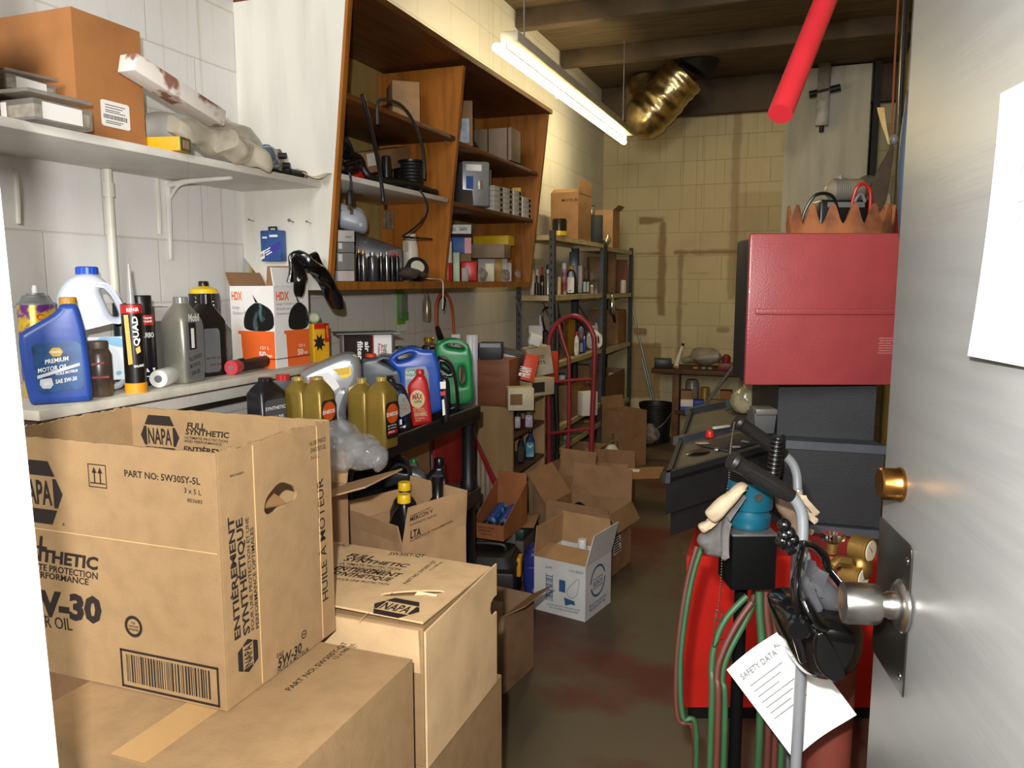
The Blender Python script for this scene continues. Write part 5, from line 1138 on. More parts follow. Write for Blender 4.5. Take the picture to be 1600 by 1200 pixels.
def fsx(b, M, f):
    c, e = f((685, 855)), f((795, 850)); q = f((1000, 800)) - f((650, 1150))
    q = MB(); hexlogo(q, M @ Matrix.Translation((c.x, c.y, 0)), 0, 0, .048); q.build('printed_logo', INK, fs, smooth=False); b = MB()
    for s in ((480, 928, 885, 585),):
        a, c = f(s[:2]), f(s[2:]); n = Vector((-(c - a).y, (c - a).x)).normalized() * .0006
        b.flat([a - n, c - n, c + n, a + n], M)
    b.build('fold_crease', mat('crease_pale', '#d3ae7c', .8), fs, smooth=False)
ptext(fs, M, [('FULL', (412, 582), (552, 600), (422, 562), .2, .03), ('SYNTHETIC', (395, 602), (742, 640), (405, 585), .2, .03), ('ULTIMATE PROTECTION', (372, 622), (700, 655), (376, 610)), ('AND PERFORMANCE', (366, 638), (650, 667), (370, 626)),
              ('ENTIEREMENT', (340, 650), (702, 692), (346, 630), .2, .03), ('SYNTHETIQUE', (330, 675), (650, 715), (336, 655), .2, .03), ('POUR UNE PROTECTION', (360, 705), (640, 735), (364, 695)),
              ('5W30SY-QT', (640, 572), (830, 585), (645, 556)), ('HAUT', (362, 525), (432, 530), (366, 508)), ('PART NO: 5W30SY-QT', (738, 728), (900, 605), (725, 718)), ('12 x 946 mL', (870, 655), (935, 610), (862, 648))], INK, Z8, extra=fsx)
# inner flap seen through the slot
o = MB().sheet(lambda u, v: (-.022 + u * .044 + v * .03, -.012 + v * .02, -.02 + v * .045), 2, 4, .003).build('slot_tongue', mat('card_pale', '#d8bd92', .8), fs); o.location = (.13, -.045, H_ - .01)
# front hanging tuck
o = MB().prism([(-.06, -.085), (.205, -.085), (.205, 0), (-.06, 0)], .004, Matrix.Rotation(math.pi / 2, 4, 'X')).build('front_tuck', mat('card_inside', '#d3b184', .8, bump=.1, bscale=200), fs, smooth=False); o.location = (0, -D_ / 2 - .006, H_ - .002); o.rotation_euler = (RAD(4), 0, 0)
# notched end panel
z0 = .0
nt = [(-D_ / 2 - .005, z0), (D_ / 2 + .03, z0), (D_ / 2 + .03, H_ - .105), (D_ / 2 + .012, H_ - .105), (D_ / 2 - .004, H_ - .098), (D_ / 2 - .008, H_ - .085), (D_ / 2 - .004, H_ - .072), (D_ / 2 + .012, H_ - .066), (D_ / 2 + .03, H_ - .066), (D_ / 2 + .03, H_ + .006), (-D_ / 2 - .005, H_ - .004)]
o = MB().slab(nt, [], .004, .0004, Matrix.Translation((W_ / 2 + .006, 0, 0)) @ Matrix.Rotation(math.pi / 2, 4, 'Z')).build('end_panel', mat('card_inside', '#d3b184'), fs, smooth=False)

# the big open carton
bw, bd, bh = .462, .300, .40
big = thing('oil_carton', 'big tall open oil carton printed on all sides with a torn hand hole', 'box', (-1.035, 1.038, LOWZ + .0025), RAD(1.0))
t = .005; R2 = random.Random(3)
def rim(n, x0, x1, amp=.0025): return [(x0 + (x1 - x0) * i / n, bh + R2.uniform(-amp, amp)) for i in range(n + 1)]
def wall(pts, holes, T): return MB().slab(pts, holes, t, .0005, T)
fr = [(-bw / 2, 0), (bw / 2, 0)] + list(reversed(rim(30, -bw / 2, bw / 2, .0012)))
b = wall(fr, [], Matrix.Translation((0, -bd / 2 + t / 2, 0)))
b2 = wall(fr, [], Matrix.Translation((0, bd / 2 - t / 2, 0)))
MR = face(bw, bd, bh, 'right')
hz = [(1152, 498), (1162, 440), (1222, 367), (1284, 388), (1298, 420), (1285, 455), (1222, 478), (1196, 505), (1168, 517)]
hp = [Vector(uv(big, MR, x * .3583, 620 + .3583 * y)) for x, y in hz]; hole = chaikin([(p.x - bd / 2, p.y) for p in hp], 2, .2)
sr = [(-bd / 2 + t, 0), (bd / 2 - t, 0)] + list(reversed(rim(40, -bd / 2 + t, bd / 2 - t, .003)))
RT = lambda x: Matrix.Translation((x, 0, 0)) @ Matrix.Rotation(math.pi / 2, 4, 'Z')
b3 = wall(sr, [hole], RT(bw / 2 - t / 2)); b4 = wall(sr, [], RT(-bw / 2 + t / 2))
allb = MB()
for q in (b, b2, b3, b4): allb.merge(q.bm, Matrix())
allb.box((0, 0, t / 2), (bw - 2 * t, bd - 2 * t, t)); allb.build('carton_body', OILC, big, smooth=False)
hc = sum(hp, Vector((0, 0))) / len(hp)
o = MB().sheet(lambda u, v: (-.012 - .03 * v, (u - .5) * .075, .006 + .018 * v - .012 * u), 4, 4, .003).build('hole_tongue', mat('card_shade', '#9c7448', .8), big); o.location = (bw / 2 - .002, hc.x - bd / 2, hc.y - .012)
MF = face(bw, bd, bh, 'front'); MI = frame((-bw / 2, bd / 2 - t - .0003, 0), (1, 0, 0), (0, 0, 1))
def fex(b, M, f):
    c = f((150, 412)); q = MB(); hexlogo(q, M, c.x, c.y, abs(f((272, 420)).x - c.x)); q.build('printed_logo', INK, big, smooth=False); b = MB()
    a, e = f((388, 392)), f((460, 298)); x0, y0, x1, y1 = a.x, a.y, e.x, e.y; L_ = .0016
    for q in ((x0, y0, x1, y0 + L_), (x0, y1 - L_, x1, y1), (x0, y0, x0 + L_, y1), (x1 - L_, y0, x1, y1)): b.frect(M, *q)
    for s in (.34, .66):
        xx = x0 + (x1 - x0) * s; hh = y1 - y0; b.frect(M, xx - .0013, y0 + hh * .2, xx + .0013, y0 + hh * .7); b.flat([(xx - .005, y0 + hh * .62), (xx + .005, y0 + hh * .62), (xx, y0 + hh * .88)], M)
    b.frect(M, x0 + .003, y0 + .006, x1 - .003, y0 + .008)
    b.build('arrow_symbol', INK, big, smooth=False); b = MB()
    c = f((582, 1002)); r = .0185; n = 64
    ring = lambda r0, r1, jag: [b.flat([(c.x + ra * math.cos(t0), c.y + ra * math.sin(t0)) for ra, t0 in ((r0, i * 2 * math.pi / n), (r1 * (1 + jag * (i % 2)), i * 2 * math.pi / n), (r1 * (1 + jag * ((i + 1) % 2)), (i + 1) * 2 * math.pi / n), (r0, (i + 1) * 2 * math.pi / n))], M) for i in range(n)]
    ring(.0125, .0172, .07)
    for k, w in enumerate(('FOR', 'GASOLINE', 'ENGINES')): b.text(w, M, c.x, c.y + .004 - k * .0055, .0036, .008 if k == 0 else .020, 0, 0, .02, 'CENTER')
    b.build('printed_seal', INK, big, smooth=False); b = MB()
    a, e = f((538, 1330)), f((950, 1140)); y1 = f((538, 1098)).y; x0, x1, y0 = a.x, e.x, max(.004, y1 - .075); L_ = .004
    for q in ((x0, y1 - L_, x1, y1), (x0, y0, x0 + L_, y1), (x1 - L_, y0, x1, y1), (x0, y0, x1, y0 + L_)): b.frect(M, *q)
    rr = random.Random(2); x = x0 + .012
    while x < x1 - .016:
        w = rr.choice((.0012, .0022, .0034)); b.frect(M, x, y0 + .01, x + w, y1 - .008); x += w + rr.choice((.0012, .002, .003))
    b.build('printed_barcode', INK, big, smooth=False)
ptext(big, MF, [('PART NO: 5W30SY-5L', (543, 346), (873, 384), (545, 318), 0, .02), ('3 x 5 L', (803, 418), (878, 430), (805, 396)), ('803683', (817, 458), (882, 468), (819, 442)), ('FULL', (55, 640), (205, 664), (57, 590), .15, .04), ('SYNTHETIC', (55, 695), (432, 756), (57, 645), .15, .04),
               ('ULTIMATE PROTECTION', (55, 735), (428, 797), (56, 708), .1, .02), ('AND PERFORMANCE', (55, 768), (388, 822), (56, 742), .1, .02), ('5W-30', (55, 930), (448, 986), (58, 830), .1, .05), ('MOTOR OIL', (55, 985), (316, 1020), (57, 935), 0, .004), ('R', (274, 562), (283, 563), (274, 550))], INK, Z7, extra=fex)
def rex(b, M, f):
    c, e = f((1083, 1128)), f((1083, 1052)); q = MB(); hexlogo(q, M @ Matrix.Translation((c.x, c.y, 0)) @ Matrix.Rotation(RAD(90), 4, 'Z'), 0, 0, (e - c).length * .98); q.build('printed_logo', INK, big, smooth=False); b = MB()
    c = f((1326, 1036)); n = 32; r = .0075
    for i in range(n):
        t0, t1 = i * 2 * math.pi / n, (i + 1) * 2 * math.pi / n
        b.flat([(c.x + r * .72 * math.cos(t0), c.y + r * .72 * math.sin(t0)), (c.x + r * math.cos(t0), c.y + r * math.sin(t0)), (c.x + r * math.cos(t1), c.y + r * math.sin(t1)), (c.x + r * .72 * math.cos(t1), c.y + r * .72 * math.sin(t1))], M)
    b.frect(M, c.x - .004, c.y - .001, c.x + .004, c.y + .001); b.build('printed_seal', INK, big, smooth=False)
ptext(big, MR, [('ENTIÈREMENT', (1050, 1048), (1019, 518), (1024, 1052), 0, .03), ('SYNTHÉTIQUE', (1090, 1028), (1056, 526), (1062, 1032), 0, .03), ('POUR UNE PROTECTION ET UNE', (1110, 1012), (1083, 524), (1096, 1014)), ('PERFORMANCE OPTIMALES', (1131, 1005), (1104, 566), (1117, 1007)), ('803683', (1003, 352), (1062, 334), (1002, 342)),
               ('HUILE À MOTEUR', (1432, 878), (1408, 352), (1406, 882), 0, .006), ('N DE PIECE', (1352, 216), (1420, 192), (1351, 198)), ('5W30SY-5L', (1355, 246), (1422, 224), (1354, 226)), ('3 x 5 L', (1357, 276), (1392, 264), (1356, 260)), ('SAE', (1206, 1140), (1236, 1126), (1203, 1122)),
               ('5W-30', (1212, 1186), (1317, 1108), (1204, 1150), .15, .03), ('HUILE À MOTEUR', (1210, 1206), (1346, 1108), (1205, 1190), .15)], INK, Z7, extra=rex)
def iex(b, M, f):
    c = f((697, 172)); q = MB(); hexlogo(q, M, c.x, c.y, abs(f((782, 180)).x - c.x)); q.build('printed_logo', INK, big, smooth=False)
ptext(big, MI, [('FULL', (815, 138), (895, 144), (817, 112), .15, .03), ('SYNTHETIC', (808, 163), (1001, 181), (811, 139), .15, .03), ('ULTIMATE PROTECTION', (805, 182), (994, 201), (806, 171), .1), ('AND PERFORMANCE', (803, 197), (967, 214), (804, 186), .1), ('ENTIÈREMENT', (800, 238), (1046, 262), (803, 215), .15, .03), ('SYNTHÉTIQUE', (793, 264), (1035, 290), (796, 242), .15, .03)], INK, Z7, 'inside_lettering', extra=iex)
MB().box((bw / 2 + .0002, bd * .36, bh / 2), (.0012, .0016, bh * .98)).box((bw / 2 + .0002, -bd * .22, bh / 2), (.0012, .0016, bh * .98)).box((.0, -bd / 2 - .0002, bh * .62), (bw * .98, .0012, .0012)).build('fold_crease', mat('crease_pale', '#d3ae7c', .8), big)

# the open carton of black bottles
c0 = at(628, 850, Z=.80); rz = RAD(-23); lw, ld, lh = .27, .235, .158
ux, uy = Vector((math.cos(rz), math.sin(rz), 0)), Vector((-math.sin(rz), math.cos(rz), 0))
lc = Vector((c0.x, c0.y, .642)) - ux * lw / 2 + uy * ld / 2
rough_carton('plain carton on the floor carrying the carton of black bottles', (lc.x, lc.y, 0), rz, .27, .235, .64, CARD3, lid=True)
lta = carton('fluid_carton', 'open carton of yellow capped black bottles with printing on its raised flap', 'box', lc, rz, lw, ld, lh, CARD, {'front': (10, .05), 'back': (6, .10), 'left': (12, .06)})
fo = MB().slab([(-ld / 2 + .004, 0), (ld / 2 - .004, 0), (ld / 2 - .006, .105), (-ld / 2 + .02, .098)], [], .004, .0004, Matrix.Rotation(math.pi / 2, 4, 'Z') @ Matrix.Identity(4)).build('flap', CARD, lta, smooth=False)
fo.matrix_local = Matrix.Translation((lw / 2 - .002, 0, lh)) @ Matrix.Rotation(RAD(4), 4, 'Y')
MRt = frame((lw / 2 + .006, -ld / 2, 0), (0, 1, 0), (0, 0, 1))
FM = Matrix.Translation((lw / 2 - .002, 0, lh)) @ Matrix.Rotation(RAD(4), 4, 'Y') @ frame((.0026, -ld / 2, 0), (0, 1, 0), (0, 0, 1))
ptext(lta, FM, [('MERCON V', (757, 395), (880, 345), (754, 374), .1, .02), ('LTA', (758, 486), (815, 465), (756, 446), .1, .03)] + [('TRANSMISSION FLUID AUTOMATIC', (756, 372 - 0), (870, 322), (755, 364)), ('FLUIDE POUR TRANSMISSION', (758, 505), (985, 395), (757, 494)), ('SYNTHETIC BLEND', (757, 420), (900, 362), (756, 410))], INK, Z8)
PB = plastic('bottle_black', '#131315', .3)
for i, (zx, zy, dx) in enumerate(((455, 300, 0), (657, 270, 0))):
    pz = .642 + .005; top = .245
    pp = at(420 + .29167 * zx, 700 + .29167 * (zy + 20), Z=pz + top)
    t = thing('fluid_bottle', ('black bottle with yellow cap at the back of the printed open carton', 'black bottle with yellow cap and blue label foremost in the printed open carton')[i], 'bottle', (lc.x + ux.x * (-.05 + .105 * i) + uy.x * (.04 - .085 * i), lc.y + ux.y * (-.05 + .105 * i) + uy.y * (.04 - .085 * i), pz), rz, 'bottles in the printed open carton')
    MB().loft([(0, .044, .030), (.006, .046, .032), (.17, .046, .032), (.205, .034, .026, 0, 0, 2.6), (.225, .016, .016, 0, 0, 2), (.24, .015, .015, 0, 0, 2)], 32, 4).build('bottle_body', PB, t)
    MB().lathe([(.019, .238), (.019, .258), (.017, .262)], 26).build('cap', YELP, t)
    MB().prism(chaikin([(-.038, .03), (.038, .03), (.038, .14), (-.038, .14)], 2, .1), .0006, frame((0, -.0322, 0), (1, 0, 0), (0, 0, 1))).build('front_label', mat('label_navy', '#1d2d66', .4, col2='#c3702a', scale=20, fac=(.55, .6)), t, smooth=False)
# dark bottle behind
t = thing('fluid_bottle', 'black bottle without yellow cap leaning at the back of the printed carton', 'bottle', (lc.x + ux.x * .06 + uy.x * .075, lc.y + ux.y * .06 + uy.y * .075, .648), rz)
MB().loft([(0, .04, .028), (.006, .042, .03), (.18, .042, .03), (.21, .03, .024, 0, 0, 2.6), (.23, .016, .016, 0, 0, 2), (.275, .017, .017, 0, 0, 2)], 28, 4).build('bottle_body', PB, t)
MB().lathe([(.018, .272), (.018, .292)], 20).build('cap', BLK, t)
# second open carton behind with a wide flap, and a bag of clear film
rough_carton('plain carton on the floor carrying the tan carton beneath the film', (-1.20, 1.60, 0), RAD(2), .19, .19, .64, CARD3, lid=True)
k2 = carton('carton', 'open tan carton with a wide slanting flap beneath the clear film', 'box', (-1.20, 1.60, .642), RAD(2), .20, .20, .34, CARD, {'right': (72, .17), 'back': (18, .08)})
b = MB()
for (x, y, z, r, s) in ((-1.09, 1.65, 1.095, .062, (1, 1.0, 1)), (-1.045, 1.685, 1.075, .05, (1, 1, .9)), (-1.13, 1.61, 1.075, .05, (1, 1, 1)), (-1.01, 1.70, 1.055, .035, (1, 1, .8))): b.ball((x, y, z), r, s, 36)
tag(b.build('clear_film', mat('bubble_film', '#c9cacb', .12, trans=.6, alpha=.42, var=.15, bump=.9, bscale=34), warp=.014, wscale=24), 'crumpled clear bubble film bulging out of the tan carton before the rack', 'film')
# ------------------------------------------------------------------ things on the floor in the middle of the room
ZF = (.29167, 720, 700); Z1 = (.25, 720, 480)
loc, rz, w, d, h = fbox((915, 973), (847, 958), (948, 936), 892, 0)
rz = RAD(-12); loc, rz = cfloor((914, 972), .265, .26, -12); w, d, h = .265, .26, .255
WB = mat('carton_white_print', '#d9d8d4', .6, var=.06); TANIN = mat('carton_tan_inside', '#b48d62', .8, var=.1)
wb = carton('bleach_carton', 'white printed carton with open flaps standing on the bare floor beside the blue container', 'box', loc, rz, w, d, h, WB, {'right': (14, .15)})
for sd, a, ln in (('front', -78, .13), ('left', -4, .14), ('back', -2, .15)): flap(wb, w, d, h, sd, a, ln, TANIN)
PB1 = mat('print_blue', '#3a5f8f', .6)
M = face(w, d, h, 'front')
def wx(b, M, f):
    a, c = f((458, 810)), f((490, 682)); x0, x1 = a.x, c.x; y0, y1 = a.y, c.y
    for i in range(14): b.frect(M, x0, y0 + (y1 - y0) * i / 14, x1, y0 + (y1 - y0) * (i + (.3 + .4 * (i % 3) / 2)) / 14)
    for q in ((x0 - .003, y0 - .004, x0, y1 + .004), (x1, y0 - .004, x1 + .003, y1 + .004)): b.frect(M, *q)
    a, c = f((526, 768)), f((560, 712)); b.frect(M, a.x, a.y, c.x, c.y)
    # plain drop outline
    pts = chaikin([tuple(f(p)) for p in ((635, 695), (630, 750), (622, 790), (598, 808), (572, 795), (566, 765), (590, 735))], 2)
    n = len(pts)
    for i in range(n):
        p, q = Vector(pts[i]), Vector(pts[(i + 1) % n]); nn = Vector((-(q - p).y, (q - p).x)).normalized() * .0009
        b.flat([p - nn, q - nn, q + nn, p + nn], M)
    b.flat([tuple(f(p)) for p in ((552, 800), (608, 822), (612, 845), (590, 838), (560, 845))], M)
ptext(wb, M, [('JAVEL', (452, 642), (492, 645), (453, 632)), ('4 x 4 L BLEACH', (580, 662), (656, 678), (582, 650)), ('LIQUID BLEACH CONCENTRATED', (462, 838), (640, 876), (463, 830)), ('EAU DE JAVEL CONCENTREE', (475, 855), (630, 890), (476, 847))], PB1, ZF, extra=wx)
def wx2(b, M, f):
    c = f((735, 708)); rx, ry = .075, .075; n = 40
    for i in range(n):
        if i % 20 in (0, 1): continue
        t0, t1 = i * 2 * math.pi / n, (i + 1) * 2 * math.pi / n
        b.flat([(c.x + rx * .86 * math.cos(t0), c.y + ry * .86 * math.sin(t0)), (c.x + rx * math.cos(t0), c.y + ry * math.sin(t0)), (c.x + rx * math.cos(t1), c.y + ry * math.sin(t1)), (c.x + rx * .86 * math.cos(t1), c.y + ry * .86 * math.sin(t1))], M)
    b.frect(M, c.x - .05, c.y + .012, c.x + .05, c.y + .016); b.frect(M, c.x - .05, c.y - .03, c.x + .05, c.y - .026)
    b.text('BLEACH', M, c.x, c.y - .018, .022, .09, 0, 0, .02, 'CENTER')
ptext(wb, face(w, d, h, 'right'), [('EAU DE JAVEL', (690, 860), (780, 790), (690, 845)), ('BLEACH 4L', (690, 880), (776, 812), (690, 866))], PB1, ZF, extra=wx2)
R = Matrix.Rotation(rz, 4, 'Z'); q = loc + R @ Vector((.02, .05, 0))
t = thing('bleach_jug', 'white jug with its cap showing inside the white printed carton', 'jug', (q.x, q.y, .006))
MB().loft([(0, .055, .05), (.01, .058, .052), (.17, .058, .052), (.24, .03, .03, 0, 0, 2.4), (.265, .02, .02, 0, 0, 2)], 28, 4).build('jug_body', WHT, t); MB().lathe([(.021, .262), (.021, .30), (.018, .305)], 22).build('cap', WHT, t)
# tall carton behind it with a white label
loc, rz = cfloor((950, 905), .36, .30, -10)
c = carton('carton', 'tall open brown carton with a black and white label behind the white carton', 'box', loc, rz, .36, .30, .335, CARD2, {'front': (4, .03), 'back': (6, .17), 'right': (150, .10), 'left': (38, .20)})
M = face(.36, .30, .335, 'right'); p = [uv(c, M, 720 + .29167 * x, 700 + .29167 * y) for x, y in ((818, 580), (858, 545), (856, 440), (820, 490))]
MB().flat(p, M).build('printed_label', PAPER, c, smooth=False)
b = MB(); u0, v0, u1, v1 = p[0][0], p[0][1], p[1][0], p[2][1]
for k_ in range(7): b.frect(M, u0 + .008, v0 + .010 + k_ * .014, u1 - .008 - .01 * (k_ % 3), v0 + .018 + k_ * .014, .0008)
b.build('printed_line_pattern', INK, c, smooth=False)
R = Matrix.Rotation(rz, 4, 'Z'); q = loc + R @ Vector((-.06, -.02, 0))
b = MB(); b.ball((0, 0, .15), .078, (1, 1, 1.55)); b.tube([(-.04, 0, .26), (0, 0, .315), (.04, .02, .27)], .012, 8)
o = tag(b.build('black_bag', BAG, warp=.02, wscale=12), 'black bagged bundle inside the tall labelled carton', 'bag'); o.location = (q.x, q.y, .006)
# wide open carton further left
loc, rz = cfloor((890, 862), .24, .26, -12)
c = carton('carton', 'wide open brown carton between the red hand truck and the tall labelled carton', 'box', loc, rz, .25, .30, .34, CARD2, {'back': (10, .16), 'left': (-12, .10), 'right': (12, .04)})
# carton with a sideways flap
loc, rz = cfloor((983, 800), .38, .34, 4)
c = carton('carton', 'low brown carton with a pale flap spread out towards the black cabinet', 'box', loc, rz, .36, .34, .22, CARD2, {'right': (84, .20), 'back': (-5, .12), 'front': (-30, .1)})
MB().prism([(-.03, .02), (.06, .02), (.06, .10), (-.03, .10)], .0006, Matrix.Translation((.17, 0, .226))).build('printed_label', PAPER, c, smooth=False)
# brown floor flap and dark strap near the blue container
tag(MB().box((-1.335, 3.68, .287), (.14, .24, .004), rot=(0, 0, RAD(12))).build('cardboard_sheet', CARD3), 'loose sheet of tan card lying on the green tool case beside the grease carton', 'card')
# blue container
ZB = (.29167, 720, 700)
BC2 = plastic('container_blue', '#22307c', .4, var=.2, scale=10)
I = Item('fluid_container', 'dark blue plastic container standing by the white carton', 'container', 392, 0, Y=3.42, zm=ZF, thick=.14)
I.slab('container_body', [(340, 850), (335, 640), (340, 560), (365, 520), (400, 512), (432, 560), (445, 620), (448, 860)], BC2, dep=.15, bev=.03)
I.slab('container_ridge', [(345, 640), (345, 625), (445, 625), (445, 640)], BC2, dep=.158, bev=.006)
I.patch([[(385, 770), (425, 772), (428, 800), (385, 795)]], mat('container_scuff', '#8d8a90', .6), dep=.152)
# toolbox pair
GT = plastic('toolcase_green', '#223630', .5, var=.2); DK = plastic('toolbox_dark', '#26241f', .5, var=.2)
loc, rz = cfloor((803, 952), .30, .26, 12)
t = thing('tool_box', 'black toolbox with big yellow latch on the floor behind the notched carton', 'toolbox', loc, rz)
MB().box((0, 0, .085), (.30, .26, .17), bev=.015).build('toolbox_base', DK, t)
MB().loft([(.172, .152, .132), (.19, .156, .136), (.235, .13, .11)], 32, 6).build('toolbox_lid', DK, t)
MB().box((.158, .0, .165), (.022, .08, .09), bev=.006).build('latch', mat('latch_yellow', '#d79a1a', .45), t)
MB().box((-.04, -.138, .165), (.08, .022, .09), bev=.006).build('latch', mat('latch_yellow', '#d79a1a'), t)
MB().tube([(-.09, 0, .235), (-.07, 0, .262), (.07, 0, .262), (.09, 0, .235)], .011, 8).build('handle', DK, t)
loc, rz = cfloor((818, 908), .40, .26, 3)
t = thing('tool_case', 'dark green tool case with grey clips under the grease carton', 'case', loc, rz)
MB().box((0, 0, .11), (.40, .26, .215), bev=.012).build('case_base', mat('case_drab', '#5a5142', .6, var=.2), t)
MB().box((0, 0, .25), (.404, .264, .06), bev=.014).build('case_lid', GT, t)
MB().box((0, -.135, .245), (.26, .006, .04), bev=.002).build('case_band', mat('band_teal', '#2f5c50', .5), t)
for x in (-.15, .14): MB().box((x, -.138, .225), (.04, .014, .08), bev=.004).build('clip', mat('clip_grey', '#6e706a', .4), t)
# grease carton with two tubes
GZ = .285
g0 = at(789, 846, Z=GZ); r = RAD(-2); gw, gd = .165, .30
gl = Vector((g0.x, g0.y, GZ)) + Vector((-gw / 2, gd / 2, 0))
g = thing('grease_carton', 'slope sided orange brown carton of blue grease tubes on the green tool case', 'box', gl, r)
GC = mat('carton_orange', '#a8683a', .75, var=.12)
sp = [(-gd / 2, 0), (gd / 2, 0), (gd / 2, .22), (-gd / 2, .075)]
for x in (-gw / 2, gw / 2 - .004): MB().slab(sp, [], .004, .0004, Matrix.Translation((x + .002, 0, 0)) @ Matrix.Rotation(math.pi / 2, 4, 'Z')).build('side_wall', GC, g, smooth=False)
MB().box((0, -gd / 2 + .002, .0375), (gw - .008, .004, .075)).build('front_wall', GC, g, smooth=False)
MB().box((0, gd / 2 - .002, .13), (gw - .008, .004, .26)).build('back_wall', GC, g, smooth=False)
MB().box((0, 0, .002), (gw - .008, gd - .008, .004)).build('carton_floor', GC, g, smooth=False)
print_on(g, face(gw, gd, .1, 'front'), [('GRAISSE', .03, .052, .008, .085), ('GREASE', .03, .036, .010, .07), ('GRASA', .045, .020, .008, .06)], INK)
for i, x in enumerate((-.03, .035)):
    t = thing('grease_tube', ('blue grease tube on the doorway side inside the orange brown carton', 'blue grease tube on the aisle side inside the orange brown carton')[i], 'tube', gl + Vector((x, -.01, .03)), r, 'grease tubes in the carton')
    tilt = RAD(-14)
    T = Matrix.Translation((0, -.09, .014)) @ Matrix.Rotation(-math.pi / 2 - tilt, 4, 'X')
    MB().lathe([(.027, 0), (.027, .20)], 24, M=T).build('tube_body', mat('tube_blue', '#27509a', .3, col2='#8fb0d0', scale=24, fac=(.55, .65)), t)
    MB().lathe([(.0285, -.014), (.0285, .016)], 24, M=T).build('tube_cap', BLK, t)
# loose carton by the printed stack
loc, rz = cfloor((792, 1085), .30, .26, -8)
c = carton('carton', 'half open brown carton on the floor beside the notched oil carton', 'box', loc, rz, .26, .24, .30, CARD3, {'right': (58, .10), 'front': (-8, .05)})

# ------------------------------------------------------------------ small open bookcase and what is piled on it
bx1 = -1.46; by0 = spot(801, .6, X=bx1).y; by1 = spot(852, .6, X=bx1).y; bx0 = at(746, 650, Y=by0).x
bz = at(801, 637, X=bx1).z; bz = (row((bx1, by0, 0)) - 637) * depth((bx1, by0, .5)) / FPX; bz = at(801, 637, Y=by0).z
PLYW = mat('bookcase_ply', '#a88a5c', .6, var=.12, scale=4, stretch=(5, 5, .6)); BROWNW = mat('bookcase_brown', '#6e4a30', .6, var=.2, scale=4)
t = thing('bookcase', 'narrow plywood bookcase of oil bottles against the block wall by the hand truck', 'shelf', ((bx0 + bx1) / 2, (by0 + by1) / 2, 0))
w, d = bx1 - bx0, by1 - by0
for y in (-d / 2 + .009, d / 2 - .009): MB().box((0, y, bz / 2), (w, .018, bz)).build('side_panel', PLYW, t, smooth=False)
MB().box((-w / 2 + .004, 0, bz / 2), (.008, d - .036, bz)).build('back_panel', BROWNW, t, smooth=False)
shz = [.05, at(802, 742, X=bx1).z, at(802, 684, X=bx1).z, bz - .009]
for z in shz: MB().box((.004, 0, z), (w - .01, d - .036, .018)).build('shelf_board', BROWNW, t, smooth=False)
# white board leaning on its side
xa, xb = at(748, 700, Y=by0).x, at(786, 700, Y=by0).x; za, zb = at(786, 746, Y=by0).z, at(786, 681, Y=by0).z
tag(MB().box(((xa + xb) / 2, by0 - .012, zb / 2), (xb - xa, .012, zb), bev=.001).build('white_board', mat('white_melamine', '#d9d8d6', .35), rot if False else None), 'white board standing against the bookcase side', 'board')
# brown wooden box on top
zt = at(801, 563, Y=by0).z
t = thing('wooden_box', 'plain brown wooden box standing on the bookcase top', 'box', ((bx0 + bx1) / 2, by0 + .085, bz + .001))
MB().box((-.012, 0, (zt - bz) / 2), (w - .02, .16, zt - bz), bev=.002).build('box_panel', mat('box_redwood', '#8a5636', .6, var=.2, scale=5, stretch=(1, 1, 4)), t)
def shelfbottle(label, px, z, X, hpx, wpx, m, capm, lm, zm=Z1, grp=None, txt=None):
    I = Item('oil_bottle', label, 'bottle', px, z, X=X, zm=zm, thick=.05, group=grp)
    b0 = (I.by - zm[2]) / zm[0]; hw = wpx / 2
    I.slab('bottle_body', [(px - hw, b0), (px - hw, b0 - hpx * .62), (px - hw * .3, b0 - hpx * .80), (px - hw * .25, b0 - hpx * .88), (px + hw * .5, b0 - hpx * .88), (px + hw * .55, b0 - hpx * .8), (px + hw, b0 - hpx * .6), (px + hw, b0)], m, bev=.012)
    I.cap(px - hw * .3, px + hw * .55, b0 - hpx, b0 - hpx * .87, capm)
    I.label([(px - hw * .8, b0 - hpx * .58), (px + hw * .8, b0 - hpx * .58), (px + hw * .8, b0 - hpx * .1), (px - hw * .8, b0 - hpx * .1)], lm)
    if txt: I.text([(txt, px - hw * .6, b0 - hpx * .4, hpx * .1, hw * 1.2)], WINK, z=.0014)
    return I
DBL = plastic('oil_deepblue', '#1b2f5e', .3)
z2 = shz[2] + .0095; z1_ = shz[1] + .0095
shelfbottle('dark bottle with red and white label on the upper bookcase shelf', 355, z2, -1.50, 150, 42, plastic('oil_black', '#1d1d20'), BLK, mat('label_redwhite', '#b8b2b4', .4, col2='#a8262a', scale=12), txt='OIL')
shelfbottle('green brown bottle with a round purple label on the upper bookcase shelf', 410, z2, -1.49, 156, 54, plastic('oil_olive', '#4d4a2c', .3), BLK, mat('label_mauve', '#b9a3c4', .4, col2='#4c7a4a', scale=14), txt='V')
shelfbottle('black tall bottle nearest the front on the lower bookcase shelf', 375, z1_, -1.50, 195, 46, plastic('oil_black', '#1d1d20'), BLK, mat('label_black', '#1b1a17'))
shelfbottle('dark blue bottle with teal label on the lower bookcase shelf', 432, z1_, -1.49, 190, 60, DBL, BLK, mat('label_teal', '#3f8fa0', .4, col2='#d8d8d0', scale=14), txt='V')
